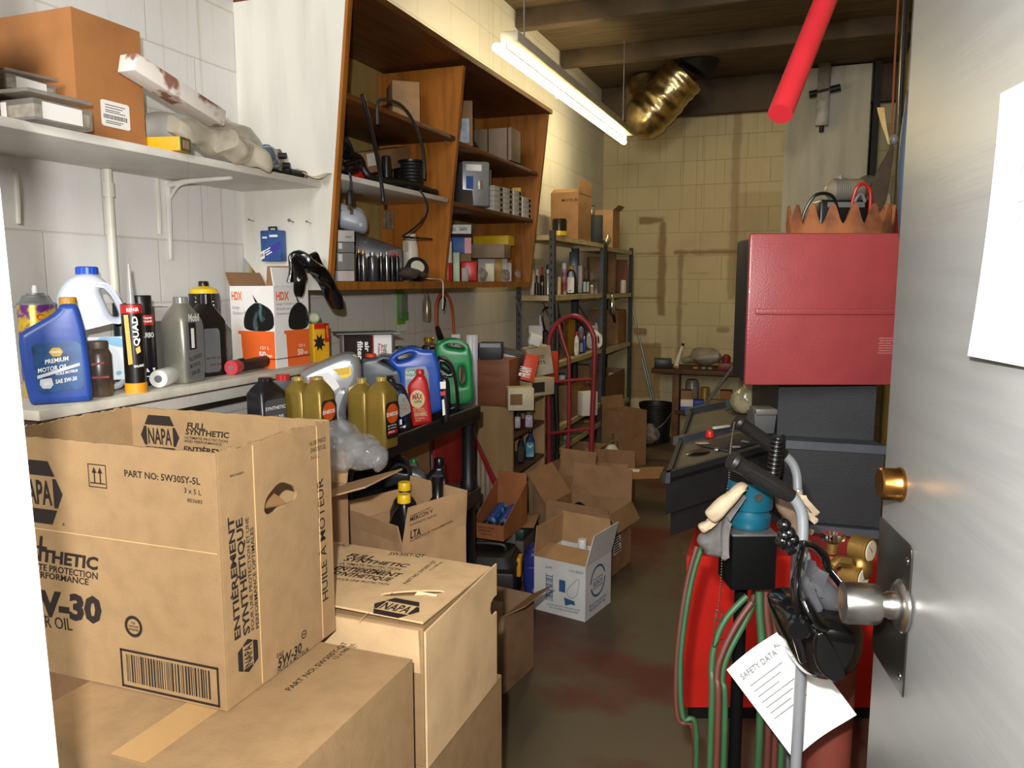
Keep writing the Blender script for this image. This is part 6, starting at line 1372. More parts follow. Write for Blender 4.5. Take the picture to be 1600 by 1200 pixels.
# pile of filter boxes on top
tz = zt
def tbox(label, px, py, X, w, d, h, rot, m, name='filter_carton', rows=None, ink=WINK, lab=None, z=None, grp=None, lm=PAPER):
    """a loose little carton whose middle is seen at a pixel, on plane X"""
    p = at(px, py, X=X)
    t = thing(name, label, 'box', p if z is None else (p.x, p.y, z), rot[2], grp)
    t.rotation_euler = rot
    MB().box((0, 0, h / 2), (w, d, h), bev=.0015).build('carton_body', m, t)
    M = face(w, d, h, 'front')
    if lab: MB().prism([(lab[0] * w, lab[1] * h), (lab[2] * w, lab[1] * h), (lab[2] * w, lab[3] * h), (lab[0] * w, lab[3] * h)], .0006, M).build('printed_label', lm, t, smooth=False)
    if rows: print_on(t, M @ Matrix.Translation((0, 0, .0008)), [(r[0], r[1] * w, r[2] * h, r[3] * h, r[4] * w) + tuple(r[5:]) for r in rows], ink)
    return t
BKB = mat('carton_black', '#26262a', .5, var=.1); CRM = mat('carton_cream', '#cfc2a2', .7, var=.15); FRM = mat('carton_orange_red', '#d8431d', .5, var=.06)
pb = bz + .001; by_ = by0
tbox('cream filter box with a brown stain at the front of the bookcase pile', 812, 600, -1.425, .135, .11, .115, (0, 0, RAD(28)), CRM, z=pb, lab=(.08, .25, .55, .75), lm=mat('stain_brown', '#7a5a30', .7))
tbox('long white and brown filter box lying across the bookcase top', 838, 600, -1.50, .20, .10, .10, (0, 0, RAD(62)), CRM, z=pb, lab=(.1, .2, .6, .8), lm=mat('print_dark', '#3a3430', .6))
tbox('bright orange filter box tilted on the cream boxes', 822, 585, -1.45, .075, .075, .145, (RAD(-8), RAD(14), RAD(25)), FRM, z=pb + .122, rows=(('FRAM', .62, .12, .42, .7, 90, 0, .03),))
tbox('black and grey filter box with a shiny roundel beside the wooden box', 792, 575, -1.60, .15, .13, .17, (0, RAD(-6), RAD(20)), BKB, z=pb, lab=(.3, .4, .75, .7), lm=mat('label_bluewhite2', '#9aa4ac', .3))
tbox('second black filter box leaning on the first one', 796, 545, -1.60, .16, .12, .085, (RAD(4), RAD(14), RAD(24)), BKB, z=pb + .19, lab=(.1, .3, .6, .75))
tbox('black and grey carton on the wooden box', 768, 562, -1.60, .12, .13, .085, (0, 0, RAD(16)), BKB, z=tz + .002, lab=(.05, .75, .95, 1), lm=mat('label_stone', '#8d9298', .5))
tbox('brown and white carton with a raised white flap on top of the pile', 842, 560, -1.54, .15, .14, .17, (0, RAD(-8), RAD(35)), mat('carton_mottled', '#9c8a6c', .7, col2='#d8d2c4', scale=6), z=pb + .103, rows=(('AUTO', .1, .6, .12, .6), ('PARTS', .1, .4, .12, .6)), ink=INK)
tbox('small white box standing on the mottled carton', 833, 535, -1.56, .07, .06, .06, (RAD(10), RAD(20), RAD(30)), PAPER, z=pb + .285)
tbox('orange topped box behind the pile beside the steel shelves', 858, 560, -1.62, .10, .10, .20, (0, 0, RAD(30)), FRM, z=pb + .01)
t = thing('funnel', 'blue plastic funnel with a red rim hung behind the wooden box', 'funnel', at(754, 558, X=-1.72))
MB().lathe([(.012, -.06), (.02, -.02), (.062, .03), (.064, .06)], 26).build('funnel_cone', mat('funnel_blue', '#20307a', .4), t)
MB().lathe([(.066, .058), (.066, .075)], 26).build('funnel_rim', REDP, t)
MB().cyl((0, 0, -.10), (0, 0, -.055), .01).build('funnel_spout', mat('funnel_blue', '#20307a'), t)
# white strips and the red slatted panel behind the rack
for i, (px, X, y0, w, lb) in enumerate(((714, -1.80, 522, .05, 'white upright strip board with blue print behind the green jug'), (739, -1.72, 523, .06, 'tall white ridged strip board beside the funnel'))):
    p = spot(px, .5, X=X); zt_ = at(px, y0, X=X).z
    t = thing('strip_board', lb, 'board', (X, p.y, 0), face_cam(p))
    MB().box((0, 0, zt_ / 2), (w, .014, zt_), bev=.001).build('board_face', mat('white_melamine', '#d9d8d6'), t)
    if i: [MB().box((x, -.008, zt_ / 2), (.006, .004, zt_)).build('board_ridge', mat('ridge_grey', '#b9bcc0', .4), t) for x in (-.02, 0, .02)]
    else: print_on(t, frame((-w / 2, -.0075, 0), (1, 0, 0), (0, 0, 1)), [('P', .01, zt_ - .06, .04, .03), ('U', .01, zt_ - .11, .03, .03)], mat('print_blue', '#3a5f8f'))
REDW = mat('red_painted_board', '#a3222a', .5, var=.15)
# red panel standing behind the rack, and a slatted red frame
p = spot(706, .5, X=-1.70)
tag(MB().box((-1.70, p.y + .02, .42), (.014, .46, .84), bev=.002).build('red_board', REDW), 'flat red painted board behind the black rack leg', 'board')
q0, q1 = at(741, 688, Y=3.83), at(773, 752, Y=3.83); q2 = at(736, 770, Y=3.83)
t = thing('slatted_frame', 'red frame with pale slats leaning between the rack and the bookcase', 'frame', ((q0.x + q1.x) / 2, 3.83, 0))
ox = (q0.x + q1.x) / 2
MB().slab([(q0.x - ox - .012, q0.z + .02), (q0.x - ox, q0.z + .03), (q1.x - ox + .03, q1.z - .04), (q1.x - ox, q1.z - .06), (q1.x - ox + .1, 0), (q1.x - ox + .085, 0), (q1.x - ox - .002, q1.z - .045)], [], .02, .002).build('frame_rail', REDW, t)
MB().box((q0.x - ox - .02, 0, q0.z / 2), (.02, .018, q0.z), bev=.001).build('frame_post', REDW, t)
for i in range(4):
    x = q0.x - ox + .015 + i * .028; zt_ = q0.z - .02 - (x - (q0.x - ox)) * 1.9
    MB().box((x, .012, zt_ / 2), (.016, .006, zt_)).build('slat', mat('slat_pale', '#b7ad9c', .6), t)

# ------------------------------------------------------------------ red hand truck
HY = 4.72
HT = mat('truck_red', '#8e2830', .4, var=.15, scale=8)
HP = lambda x, y, dy=0: at(720 + .25 * x, 480 + .25 * y, Y=HY + dy)
L0, R0_ = HP(550, 1110), HP(818, 1110)
t = thing('hand_truck', 'red tubular hand truck with an arched top standing upright in the aisle', 'hand truck', (0, 0, 0))
zb = .12
pl = [Vector((L0.x, HY, zb)), HP(550, 900), HP(548, 480), HP(550, 250), HP(562, 170), HP(610, 95), HP(700, 55), HP(780, 90), HP(822, 160), HP(836, 240), HP(830, 480), HP(815, 900), Vector((R0_.x, HY, zb))]
MB().tube(pl, .0165, 14, 5).build('outer_tube', HT, t)
MB().tube([HP(612, 105), HP(636, 200), HP(668, 300), HP(676, 360), HP(676, 700), HP(664, 1000), Vector((HP(664, 1000).x, HY, zb))], .013, 12, 4).build('centre_tube', HT, t)
for a in ([(552, 472), (690, 458), (832, 450)], [(552, 792), (690, 772), (826, 757)], [(552, 1095), (610, 1072), (690, 1060), (760, 1062), (818, 1072)]):
    MB().tube([HP(*q, dy=-.003) for q in a], .0135, 12, 4, flat=.8).build('cross_bar', HT, t)
xm = (L0.x + R0_.x) / 2
MB().box((xm, HY - .10, .016), (abs(R0_.x - L0.x) + .06, .20, .006), bev=.001).build('toe_plate', HT, t)
MB().cyl((L0.x - .05, HY + .10, .105), (R0_.x + .05, HY + .10, .105), .009).build('axle', STEEL, t)
for x in (L0.x - .03, R0_.x + .03):
    MB().lathe([(.05, -.022), (.095, -.024), (.104, -.012), (.104, .012), (.095, .024), (.05, .022)], 30, M=Matrix.Translation((x, HY + .10, .105)) @ Matrix.Rotation(math.pi / 2, 4, 'Y')).build('wheel', BLKR, t)
    MB().tube([(x * .98 + xm * .02, HY + .01, .30), (x, HY + .10, .11)], .009, 8, 1).build('wheel_bracket', HT, t)
for x in (L0.x, R0_.x): MB().tube([(x, HY, zb + .003), (x, HY - .002, .02)], .0165, 12, 1).build('foot', HT, t)
# ------------------------------------------------------------------ two grey steel shelving units on the block wall
ZS = (.1583, 800, 430); ZT = (.18333, 790, 260)
POST = mat('post_grey', '#55585c', .45, metal=.4, var=.15); DECK = mat('shelf_deck', '#c4b88f', .5, var=.15); POSTD = mat('post_dark', '#2e3430', .5, metal=.3)
SFX, SBX = -1.60, -1.87
U1Y0, U1Y1 = spot(866, 1.5, X=SFX).y, spot(944, 1.5, X=SFX).y
U2Y0, U2Y1 = U1Y1 + .06, 7.44
def unit(label, y0, y1, zs, top, post, braces):
    t = thing('steel_shelves', label, 'shelf', ((SFX + SBX) / 2, (y0 + y1) / 2, 0))
    w, d = SFX - SBX, y1 - y0
    for sx in (-1, 1):
        for sy in (-1, 1):
            b = MB(); x, y = sx * w / 2, sy * d / 2
            b.box((x - sx * .001, y - sy * .019, top / 2), (.002, .038, top)); b.box((x - sx * .019, y - sy * .001, top / 2), (.038, .002, top))
            o = b.build('post', post, t, smooth=False)
            hb = MB()
            for i in range(int(top / .05)):
                z = .03 + i * .05
                hb.box((x + sx * .0003, y - sy * .02, z), (.001, .008, .022)); hb.box((x - sx * .02, y + sy * .0003, z), (.008, .001, .022))
            hb.build('slot_pattern', INK, o, smooth=False)
    for z in zs:
        b = MB(); b.box((0, 0, z - .002), (w - .006, d - .006, .003))
        for s in (-1, 1): b.box((s * (w / 2 - .005), 0, z - .018), (.003, d - .006, .032)); b.box((0, s * (d / 2 - .005), z - .018), (w - .006, .003, .032))
        b.build('shelf_deck', DECK, t, smooth=False)
    for a, c in braces: MB().tube([a, c], .010, 6, 1, flat=.3).build('brace', mat('brace_grey', '#a3a59c', .4, metal=.5), t)
    return t
zA = [1.81, at(868, 462, X=SFX).z, at(876, 566, X=SFX).z, at(892, 657, X=SFX).z, .34, .07]
w_, d_ = SFX - SBX, U1Y1 - U1Y0
unit('grey steel shelving unit of cans and cartons behind the hand truck', U1Y0, U1Y1, zA, 1.84, POST, [((-w_ / 2 - .004, -d_ / 2 - .006, 1.40), (w_ / 2 - .06, -d_ / 2 - .006, .85)), ((-w_ / 2 - .012, -.1, 1.38), (-w_ / 2 - .012, .5, .9))])
zB = [1.79, at(968, 459, X=SFX).z, at(960, 543, X=SFX).z, at(960, 637, X=SFX).z, .08]
d2 = U2Y1 - U2Y0
unit('grey steel shelving unit of brown cartons in the back corner', U2Y0, U2Y1, zB, 1.82, POSTD, [((-w_ / 2 - .012, -d2 / 2, 1.38), (-w_ / 2 - .012, d2 / 2, .9))])
E_ = .002
def sbox(label, x0, x1, yt, Z, X, d, m=CARD2, **k): return pbox(k.pop('name', 'carton'), label, 'box', x0, x1, yt, Z + E_, X=X, d=d, m=m, **k)
def scar(label, xl, xc, xr, yt, Z, X=-1.645, m=CARD2, flaps=None, X0=None, lid=False):
    loc, w, d, h = abox(xl, xc, xr, yt, X, Z + E_, X0=X0 if X0 is not None else -1.825)
    y0, y1 = loc[1] - d / 2, loc[1] + d / 2
    if Z < 1.7:
        lo, hi = (U1Y0 + .045, U1Y1 - .045) if (y0 + y1) / 2 < U1Y1 + .02 else (U2Y0 + .045, U2Y1 - .045)
        y0, y1 = max(y0, lo), min(y1, hi); loc = (loc[0], (y0 + y1) / 2, loc[2]); d = y1 - y0
    return carton('carton', label, 'box', loc, 0, w, d, h, m, flaps, lid=lid)
# top
c = scar('large brown carton with an upright flap on top of the steel shelves by the cabinet', 848, 903, 923, 300, zA[0], X=-1.615, flaps={'right': (3, .10), 'back': (4, .05), 'front': (-60, .06)})
p = c.location; print_on(c, face(.24, .4, .4, 'front') if False else frame((-.12, -(c.children[0].dimensions.y) / 2, 0), (1, 0, 0), (0, 0, 1)), [('MOTEUR', .10, .27, .02, .12)], INK)
I = Item('filter_tin', 'yellow and black round tin at the near post on the top steel shelf', 'tin', 457, zA[0] + E_, X=-1.585 - .04, zm=ZT)
I.lathe('tin_body', [(62, 545), (64, 535), (64, 462), (58, 450)], mat('tin_black', '#2a2723', .3, metal=.4)); I.lathe('yellow_band', [(66, 545), (66, 520)], YELP)
t = thing('rubber_belt', 'black rubber strip standing beside the large brown carton', 'belt', (-1.84, U1Y0 + .03, zA[0] + E_), RAD(10))
MB().sheet(lambda u, v: (.02 * math.sin(3 * v) - .02 + .03 * v, -.03 + .06 * u, v * .24), 4, 10, .008).build('belt_strip', BLKR, t)
I = sbox('small black box on the top steel shelf between the brown cartons', 705, 825, 425, zA[0], -1.66, .12, BLKR, zm=ZT)
I2 = Item('clear_jar', 'clear jar on top of the small black box', 'jar', 733, zA[0] + I.h + .003, X=-1.68, zm=ZT); I2.lathe('jar_body', [(26, 430), (28, 420), (28, 345), (20, 340)], mat('jar_clear', '#8d8a84', .15, metal=.3)); I2.lathe('jar_lid', [(26, 345), (26, 335)], BLK)
scar('brown carton with foil wrap on the top of the back corner shelves', 938, 957, 967, 327, zB[0], X=-1.62, flaps={'right': (50, .06)}, m=CARD)
b = MB(); p = spot(946, zB[0], X=-1.60); b.ball((p.x, U2Y0 + .02, zB[0] + .055), .05, (.6, .8, 1)); tag(b.build('foil_bag', mat('silver_foil', '#c8c0a4', .2, metal=.7, bump=.8, bscale=30), warp=.015, wscale=20), 'shiny crumpled foil bag before the carton on the back corner shelves', 'bag')
scar('orange brown carton nearest the back wall on the top steel shelf', 968, 993, 999, 334, zB[0], X=-1.64, m=mat('carton_orange', '#a8683a'), lid=True)
# second level, unit 1
def cyl(label, cx, hw, yt, Z, X, m, capm=None, name='spray_can', cat='can', zm=ZT, cap=.16, grp=None, sh=.75):
    I = Item(name, label, cat, cx, Z + E_, X=X, zm=zm, group=grp); b0 = (I.by - zm[2]) / zm[0]; H = b0 - yt
    I.lathe(cat + '_body', [(hw, b0), (hw, yt + H * (cap + .06)), (hw * sh, yt + H * cap)], m, 18)
    if capm: I.lathe('cap', [(hw * sh * .95, yt + H * (cap + .02)), (hw * sh * .95, yt + H * .03), (hw * sh * .6, yt)], capm, 16)
    return I
Z2 = zA[1]
SILC = mat('can_silver', '#a9a9a6', .25, metal=.5)
# near the back post, in front of the cabinet end
G = 'cans on the second steel shelf'
cyl('white spray can with white cap nearest the cabinet on the second steel shelf', 228, 22, 880, Z2, -1.80, mat('can_white', '#e3ddd8'), WHT, grp=G)
cyl('white capped spray can behind the yellow labelled bottle', 270, 20, 880, Z2, -1.84, mat('can_white', '#e3ddd8'), WHT, grp=G)
cyl('small dark bottle with a yellow label on the second steel shelf', 264, 20, 930, Z2, -1.74, mat('bottle_yellow_label', '#2a2418', .3), BLK, 'bottle', 'bottle', cap=.35, sh=.4)
cyl('maroon capped slim bottle beside the yellow labelled one', 310, 18, 855, Z2, -1.80, mat('bottle_maroon', '#3c1820', .3), REDP, 'bottle', 'bottle', cap=.3, sh=.5)
cyl('small silver topped dark bottle before the maroon capped one', 312, 17, 985, Z2, -1.72, BLK, STEEL, 'bottle', 'bottle', cap=.3, sh=.6)
cyl('white and dark spray can with white cap by the near post', 360, 20, 880, Z2, -1.76, SILC, WHT, grp=G)
cyl('black capped dark can just left of the near post', 362, 24, 840, Z2, -1.84, BLKR, BLK, grp=G)
cyl('pale slim can just past the near post', 455, 16, 935, Z2, -1.63, mat('can_cream', '#c9b98a', .4), None, cap=.05, grp=G)
I = cyl('red and white caulk tube with white tip past the near post', 498, 22, 825, Z2, -1.68, mat('tube_red', '#9c2630', .4, col2='#d8d0d0', scale=20), WHT, 'caulk_tube', 'tube', cap=.2, sh=.9)
I = Item('wine_jug', 'broad black bottle with white label in the middle of the second steel shelf', 'bottle', 558, Z2 + E_, X=-1.66, zm=ZT, thick=.07)
I.slab('bottle_body', [(515, 1085), (515, 920), (535, 880), (580, 880), (600, 920), (605, 1085)], plastic('oil_black', '#1d1d20'), bev=.015)
I.label([(525, 945), (582, 945), (582, 1075), (525, 1075)], PAPER); I.patch([[(540, 1048), (560, 1048), (560, 1066), (540, 1066)]], mat('print_sky', '#7fb0cc', .5)); I.cap(535, 580, 850, 884, mat('cap_amber', '#c9821c', .4))
I = sbox('small white and red box behind the broad black bottle', 590, 650, 850, Z2, -1.82, .05, PAPER, zm=ZT, name='small_carton', lab=(.1, .3, .5, .9), lm=REDP)
for i, (x, c_) in enumerate(((672, '#1c1c20'), (698, '#1b2330'))): 
    I = cyl(('black necked bottle with pale blue label', 'second black necked bottle nearer the far post')[i] + ' on the second steel shelf', x, 13, 865, Z2, -1.66, plastic('neck_black' + str(i), c_), BLK, 'bottle', 'bottle', cap=.42, sh=.45)
    I.patch([[(x - 11, 985), (x + 11, 985), (x + 11, 1070), (x - 11, 1070)]], mat('label_paleblue2', '#9fb0ae', .5), dep=26 * .18333 * I.k + .003)
cyl('squat cream bottle beside the black necked bottles', 735, 18, 1010, Z2, -1.64, mat('bottle_tan', '#a58d6a', .4), WHT, 'bottle', 'bottle', cap=.2)
cyl('tilted dark blue and white bottle at the far post', 768, 22, 985, Z2, -1.64, mat('bottle_mixed', '#2a3550', .4, col2='#a9a59a', scale=14), None, 'bottle', 'bottle', cap=.1)
sbox('brown carton at the back of the second steel shelf', 610, 700, 880, Z2, -1.80, .12, CARD2, zm=ZT)
sbox('wide brown carton at the far end of the second steel shelf', 690, 830, 775, Z2, -1.80, .15, CARD3, zm=ZT, off=10)
I = sbox('tall steel canister like box hanging bags behind the bottles', 540, 615, 735, Z2, -1.80, .07, mat('canister_steel', '#5d686e', .35, metal=.5, var=.3), zm=ZT, name='metal_canister')
b = MB(); p = spot(790 + .18333 * 750, Z2, X=-1.71); b.ball((p.x, p.y, Z2 + .14), .045, (.8, 1.6, 1)); o = tag(b.build('clear_bag', CLEAR, warp=.015, wscale=24), 'clear bag of parts resting against the wide brown carton', 'bag')
# second level, unit 2
Z2b = zB[1]
sbox('brown carton behind a white pot on the back corner second shelf', 868, 935, 740, Z2b, -1.74, .14, CARD2, zm=ZT)
sbox('brown carton beside a glass jar on the back corner second shelf', 938, 1035, 800, Z2b, -1.67, .10, mat('carton_russet', '#7a4a2c', .75), zm=ZT)
I = cyl('white ribbed can before the russet carton', 1002, 26, 970, Z2b, -1.61, mat('can_bone', '#c9c2b0', .4), WHT, cap=.1, sh=.9)
I = cyl('white tub with blue stripe high on the russet carton', 1003, 26, 800, Z2b + .195, -1.68, WHT, mat('lid_blue', '#24407c', .4), 'tub', 'tub', cap=.25, sh=.95)
I = cyl('white capped tub on top of the brown carton', 912, 28, 745, Z2b + .19, -1.72, mat('tub_white', '#d6d8dc', .4), mat('lid_blue', '#24407c'), 'tub', 'tub', cap=.3, sh=.95)
t = thing('wire_coil', 'small coil of bright wire hung at the front of the corner carton', 'wire', (-1.655, U2Y0 + .12, Z2b + .05))
MB().tube([(0, .06 * math.cos(a), .06 + .055 * math.sin(a)) for a in [i * math.pi / 6 for i in range(12)]], .004, 6, 3, True).build('wire_loop', STEEL, t)
# third level, unit 1
Z3 = zA[2]
t = thing('grease_gun', 'black grease gun with boots and a tall looping hose on the third steel shelf', 'tool', spot(852, Z3 + E_, X=-1.80))
MB().lathe([(.06, 0), (.06, .02), (.035, .04), (.026, .12), (.022, .19), (.012, .20)], 20).build('gun_body', BLKR, t)
MB().lathe([(.03, 0), (.03, .15), (.012, .17)], 16, c=(-.05, .04, 0)).build('gun_canister', BLK, t)
MB().tube([(0, 0, .19), (-.02, -.02, .30), (.0, 0, .36), (.06, .05, .345), (.10, .08, .25), (.09, .10, .12)], .008, 8).build('gun_hose', BLK, t)
sbox('white box behind the black grease gun', 268, 300, 400, Z3, -1.86, .06, PAPER, zm=ZS, name='small_carton')
sbox('white box with a printed code under the grease gun hose', 165, 300, 495, Z3, -1.83, .06, PAPER, zm=ZS, name='small_carton', lab=(.35, .1, .75, .5), lm=mat('print_grey', '#8f8f8f', .6))
I = sbox('gold and brown upright box behind the hand truck arch', 520, 618, 440, Z3, -1.68, .05, mat('box_gold', '#a8782a', .4, metal=.3, col2='#5a4a2c', scale=8), zm=ZS, name='small_carton', off=35)
SB = lambda lb, x0, x1, yt, X, m, capm, lm, th=.05: None
def zbottle(label, x0, x1, yt, Z, X, m, capm, lm, zm=ZS, capy=.16):
    I = Item('bottle', label, 'bottle', (x0 + x1) / 2, Z + E_, X=X, zm=zm, thick=.05); b0 = (I.by - zm[2]) / zm[0]; H = b0 - yt; c = (x0 + x1) / 2; hw = (x1 - x0) / 2
    I.slab('bottle_body', [(x0, b0), (x0, yt + H * .35), (c - hw * .4, yt + H * capy), (c + hw * .4, yt + H * capy), (x1, yt + H * .35), (x1, b0)], m, bev=.01)
    I.cap(c - hw * .42, c + hw * .42, yt, yt + H * (capy + .02), capm)
    if lm: I.label([(x0 + hw * .15, yt + H * .42), (x1 - hw * .15, yt + H * .42), (x1 - hw * .15, b0 - H * .1), (x0 + hw * .15, b0 - H * .1)], lm)
    return I
zbottle('white bottle with red cap beside the gold box', 612, 660, 555, Z3, -1.63, WHT, REDP, mat('label_rg', '#d8d4d0', .4, col2='#b83a3a', scale=24))
zbottle('small dark blue bottle between the white bottle and the white jug', 668, 700, 590, Z3, -1.64, plastic('small_navy', '#2a3050'), mat('cap_orange', '#e8481f'), mat('label_greyp', '#8f8a94', .5))
zbottle('blue bottle squeezed beside the white jug', 698, 726, 600, Z3, -1.64, BLUP, WHT, None)
I = Item('bleach_jug', 'white jug with grey label and a handle on the third steel shelf', 'jug', 800, Z3 + E_, X=-1.66, zm=ZS, thick=.09)
I.slab('jug_body', [(735, 745), (732, 600), (760, 545), (800, 520), (850, 560), (885, 600), (888, 740)], WHT, [[(842, 600), (866, 610), (866, 690), (848, 680)]], bev=.02); I.cap(770, 812, 495, 524, WHT); I.label([(740, 600), (828, 600), (828, 700), (740, 700)], mat('label_paper', '#bdbdb2', .5))
zbottle('dark red bottle hidden behind the hand truck arch', 630, 720, 450, Z3, -1.80, plastic('deep_red', '#4a1216'), BLK, None)
zbottle('pale green and white spray bottle at the far post', 805, 850, 420, Z3, -1.70, mat('pale_bottle', '#b9bfae', .4), mat('trigger_blue', '#2a4a9c', .4), mat('label_lime', '#a9b87a', .5))
I = sbox('mustard yellow box high at the far post on the third steel shelf', 795, 855, 320, Z3 + .30, -1.82, .05, mat('box_mustard2', '#c9921c', .5), zm=ZS, name='small_carton')
tag(MB().box((I.pos.x, I.pos.y, Z3 + .15), (.09, .12, .298), bev=.001).build('carton', CARD3), 'brown box hidden under the mustard yellow box', 'box')
# third level, unit 2
Z3b = zB[2]
c = scar('upright brown carton on the third shelf of the back corner', 938, 965, 986, 485, Z3b, X=-1.645, lid=True)
t = thing('hand_drill', 'shiny silver tool hanging off the back corner second shelf', 'tool', (-1.57, U2Y0 + .10, Z2b - .17))
MB().lathe([(.016, 0), (.026, .02), (.026, .10), (.016, .13), (.012, .165)], 18).build('tool_body', CHROME, t); MB().tube([(0, 0, .03), (0, .07, -.02), (0, .10, -.06)], .012, 8).build('tool_grip', BLKR, t)
# fourth level
Z4_ = zA[3]
c = scar('brown carton at the near end of the fourth steel shelf', 868, 890, 914, 602, Z4_, X=-1.62, lid=True)
c27 = c.children[0].dimensions.z
I = cyl('white tub with blue rim on the carton behind the truck tubes', 492, 36, 960, Z4_ + c27 + .003, -1.72, WHT, mat('lid_blue', '#24407c'), 'tub', 'tub', zm=ZS, cap=.25, sh=.95)
sbox('pair of taped brown parcels beneath the third steel shelf', 640, 750, 880, Z4_ + .004, -1.80, .12, CARD2, zm=ZS)
p = at(720 + .25 * 780, 480 + .25 * 600, X=-1.585)
t = thing('white_box', 'white upright box jutting out behind the hand truck on the fourth steel shelf', 'box', (-1.57, p.y, Z4_ + E_), face_cam(p) + RAD(30))
MB().box((0, 0, .09), (.13, .08, .18), bev=.003).build('box_sleeve', PAPER, t)
# fourth, unit 2
Z4b = zB[3]
c = scar('brown carton with white packets on the fourth shelf of the back corner', 930, 945, 975, 590, Z4b, X=-1.645, flaps={'front': (-40, .06)}, m=CARD2)
p = spot(966, Z4b, X=-1.68); tag(MB().box((-1.70, p.y, Z4b + .235), (.10, .20, .06), bev=.002).build('packet', PAPER), 'white packet sticking out of the corner carton', 'packet')
I = sbox('small white box on its own below the third shelf corner', 968, 974, 548, Z4b + .44, -1.70, .06, PAPER, name='small_carton') if False else None
# bottom levels
Z5_ = zA[4]
for i, (x0, x1, yt, X, c_, lb) in enumerate(((880, 893, 678, -1.64, '#6f8796', 'bluish plastic packet on the fifth steel shelf'), (893, 912, 670, -1.66, '#b9bdc2', 'pale grey packet on the fifth steel shelf'), (912, 922, 655, -1.70, '#c08a2a', 'mustard packet standing on the fifth steel shelf'))):
    sbox(lb, x0, x1, yt, Z5_, X, .10, mat('packet_%d' % i, c_, .4, var=.2), name='packet', bev=.01)
sbox('brown carton at the dark back of the fifth steel shelf', 905, 940, 660, Z5_, -1.80, .12, CARD3)
scar('brown carton on the lowest shelf in the back corner', 938, 960, 985, 640, .08, X=-1.64, m=CARD3, lid=True)
for i, (x, c_, lb) in enumerate(((944, '#c9a53a', 'yellow small box on the lowest corner carton'), (955, '#cfcfc8', 'white small box on the lowest corner carton'))):
    I = None
tag(MB().tube([(-1.575, U1Y0 - .03, 1.36), (-1.57, U1Y0 - .02, 1.1), (-1.575, U1Y0 - .03, .8), (-1.565, U1Y0 - .02, .5), (-1.57, U1Y0 - .01, .3), (-1.55, U1Y0 - .05, .05)], .016, 8).build('black_hose', CAB), 'black hose hanging down the near post of the steel shelves', 'hose')
# cartons on the floor behind the truck
def fcar(label, near, w, d, h, rz, m=CARD2, flaps=None, lid=False, txt=None):
    loc, r = cfloor(near, w, d, rz); c = carton('carton', label, 'box', loc, r, w, d, h, m, flaps, lid=lid)
    if txt: print_on(c, face(w, d, h, 'front'), txt, INK)
    return c
c = carton('carton', 'wide brown carton with upside down printing behind the hand truck', 'box', (-1.60, 5.62, .0725), RAD(-5), .34, .34, .20, CARD2, {'right': (60, .10), 'left': (-40, .06)})
print_on(c, face(.34, .34, .20, 'front'), [('MOTOR OIL', .26, .15, .032, .15, 180, 0, .02), ('05W30 6 QT', .26, .09, .02, .13, 180), ('SAE', .28, .04, .02, .05)], INK)
fcar('tall brown carton with sideways printing standing beyond the hand truck', (974, 733), .26, .26, .46, -32, CARD2, {'left': (10, .1)}, txt=[('MOTOR OIL', .15, .08, .03, .2, 90), ('5W-30', .20, .10, .02, .12, 90)])
p = at(950, 703, Z=.28); t = thing('light_bulb_box', 'clutter of a shiny bulb and white card in the wide brown carton', 'bulb', (p.x - .02, p.y + .12, .01))
MB().lathe([(.02, 0), (.02, .12), (.05, .20), (.06, .26), (.03, .30), (.001, .305)], 20).build('bulb_glass', mat('bulb_white', '#d9d6cc', .2), t)

# ------------------------------------------------------------------ back wall: wooden shelf, bucket, braces
BWD = mat('old_timber', '#54361f', .65, var=.25, scale=4, stretch=(.8, 6, 6))
SY = 7.28
zt = at(1085, 577, Y=SY - .1).z; zl = at(1075, 641, Y=SY - .1).z
x0, x1 = at(1020, 577, Y=SY - .1).x, at(1175, 585, Y=SY - .1).x
t = thing('timber_shelf', 'rough timber shelf on a post against the back wall behind the cabinet', 'shelf', ((x0 + x1) / 2, SY + .06, 0))
MB().box((0, 0, zt - .02), (x1 - x0, .50, .04), bev=.002).build('shelf_board', BWD, t)
xp = at(1056, 620, Y=SY - .1).x - (x0 + x1) / 2
MB().box((xp, -.14, (zt - .04) / 2), (.06, .10, zt - .042), bev=.002).build('post', mat('timber_orange', '#6e4524', .6, var=.2), t)
MB().box(((xp + (x1 - x0) / 2) / 2, 0, zl - .015), ((x1 - x0) / 2 - xp, .46, .03), bev=.002).build('shelf_board', BWD, t)
MB().box(((x1 - x0) / 2 - .03, .1, (zt - .04) / 2), (.05, .08, zt - .042), bev=.002).build('post', BWD, t)
a, c = at(1098, 637, Y=SY - .24), at(1148, 570, Y=SY - .24)
MB().tube([(a.x - (x0 + x1) / 2, -.30, a.z), (c.x - (x0 + x1) / 2, -.30, c.z)], .014, 8, 1).build('diagonal_bar', STEEL, t)
ZBK = (.14167, 1000, 530)
def bk(name, label, cat, x0, x1, yt, Z, d, m, Y=SY - .05, **k): return pbox(name, label, cat, x0, x1, yt, Z + E_, Y=Y, d=d, m=m, zm=ZBK, **k)
I = bk('tray', 'stack of dark shallow trays on the timber shelf', 'tray', 160, 345, 215, zt, .20, mat('tray_dark', '#26231d', .4, var=.3), bev=.004)
t = thing('paint_brush', 'pale handled brush leaning on the dark trays', 'brush', spot(1056, zt + .005, Y=SY - .06)); MB().tube([(0, 0, 0), (.03, 0, .12), (.055, 0, .20)], [.022, .014, .010], 8).build('brush_handle', PAPER, t); MB().cyl((.055, 0, .20), (.062, 0, .222), .013).build('brush_tip', BLK, t)
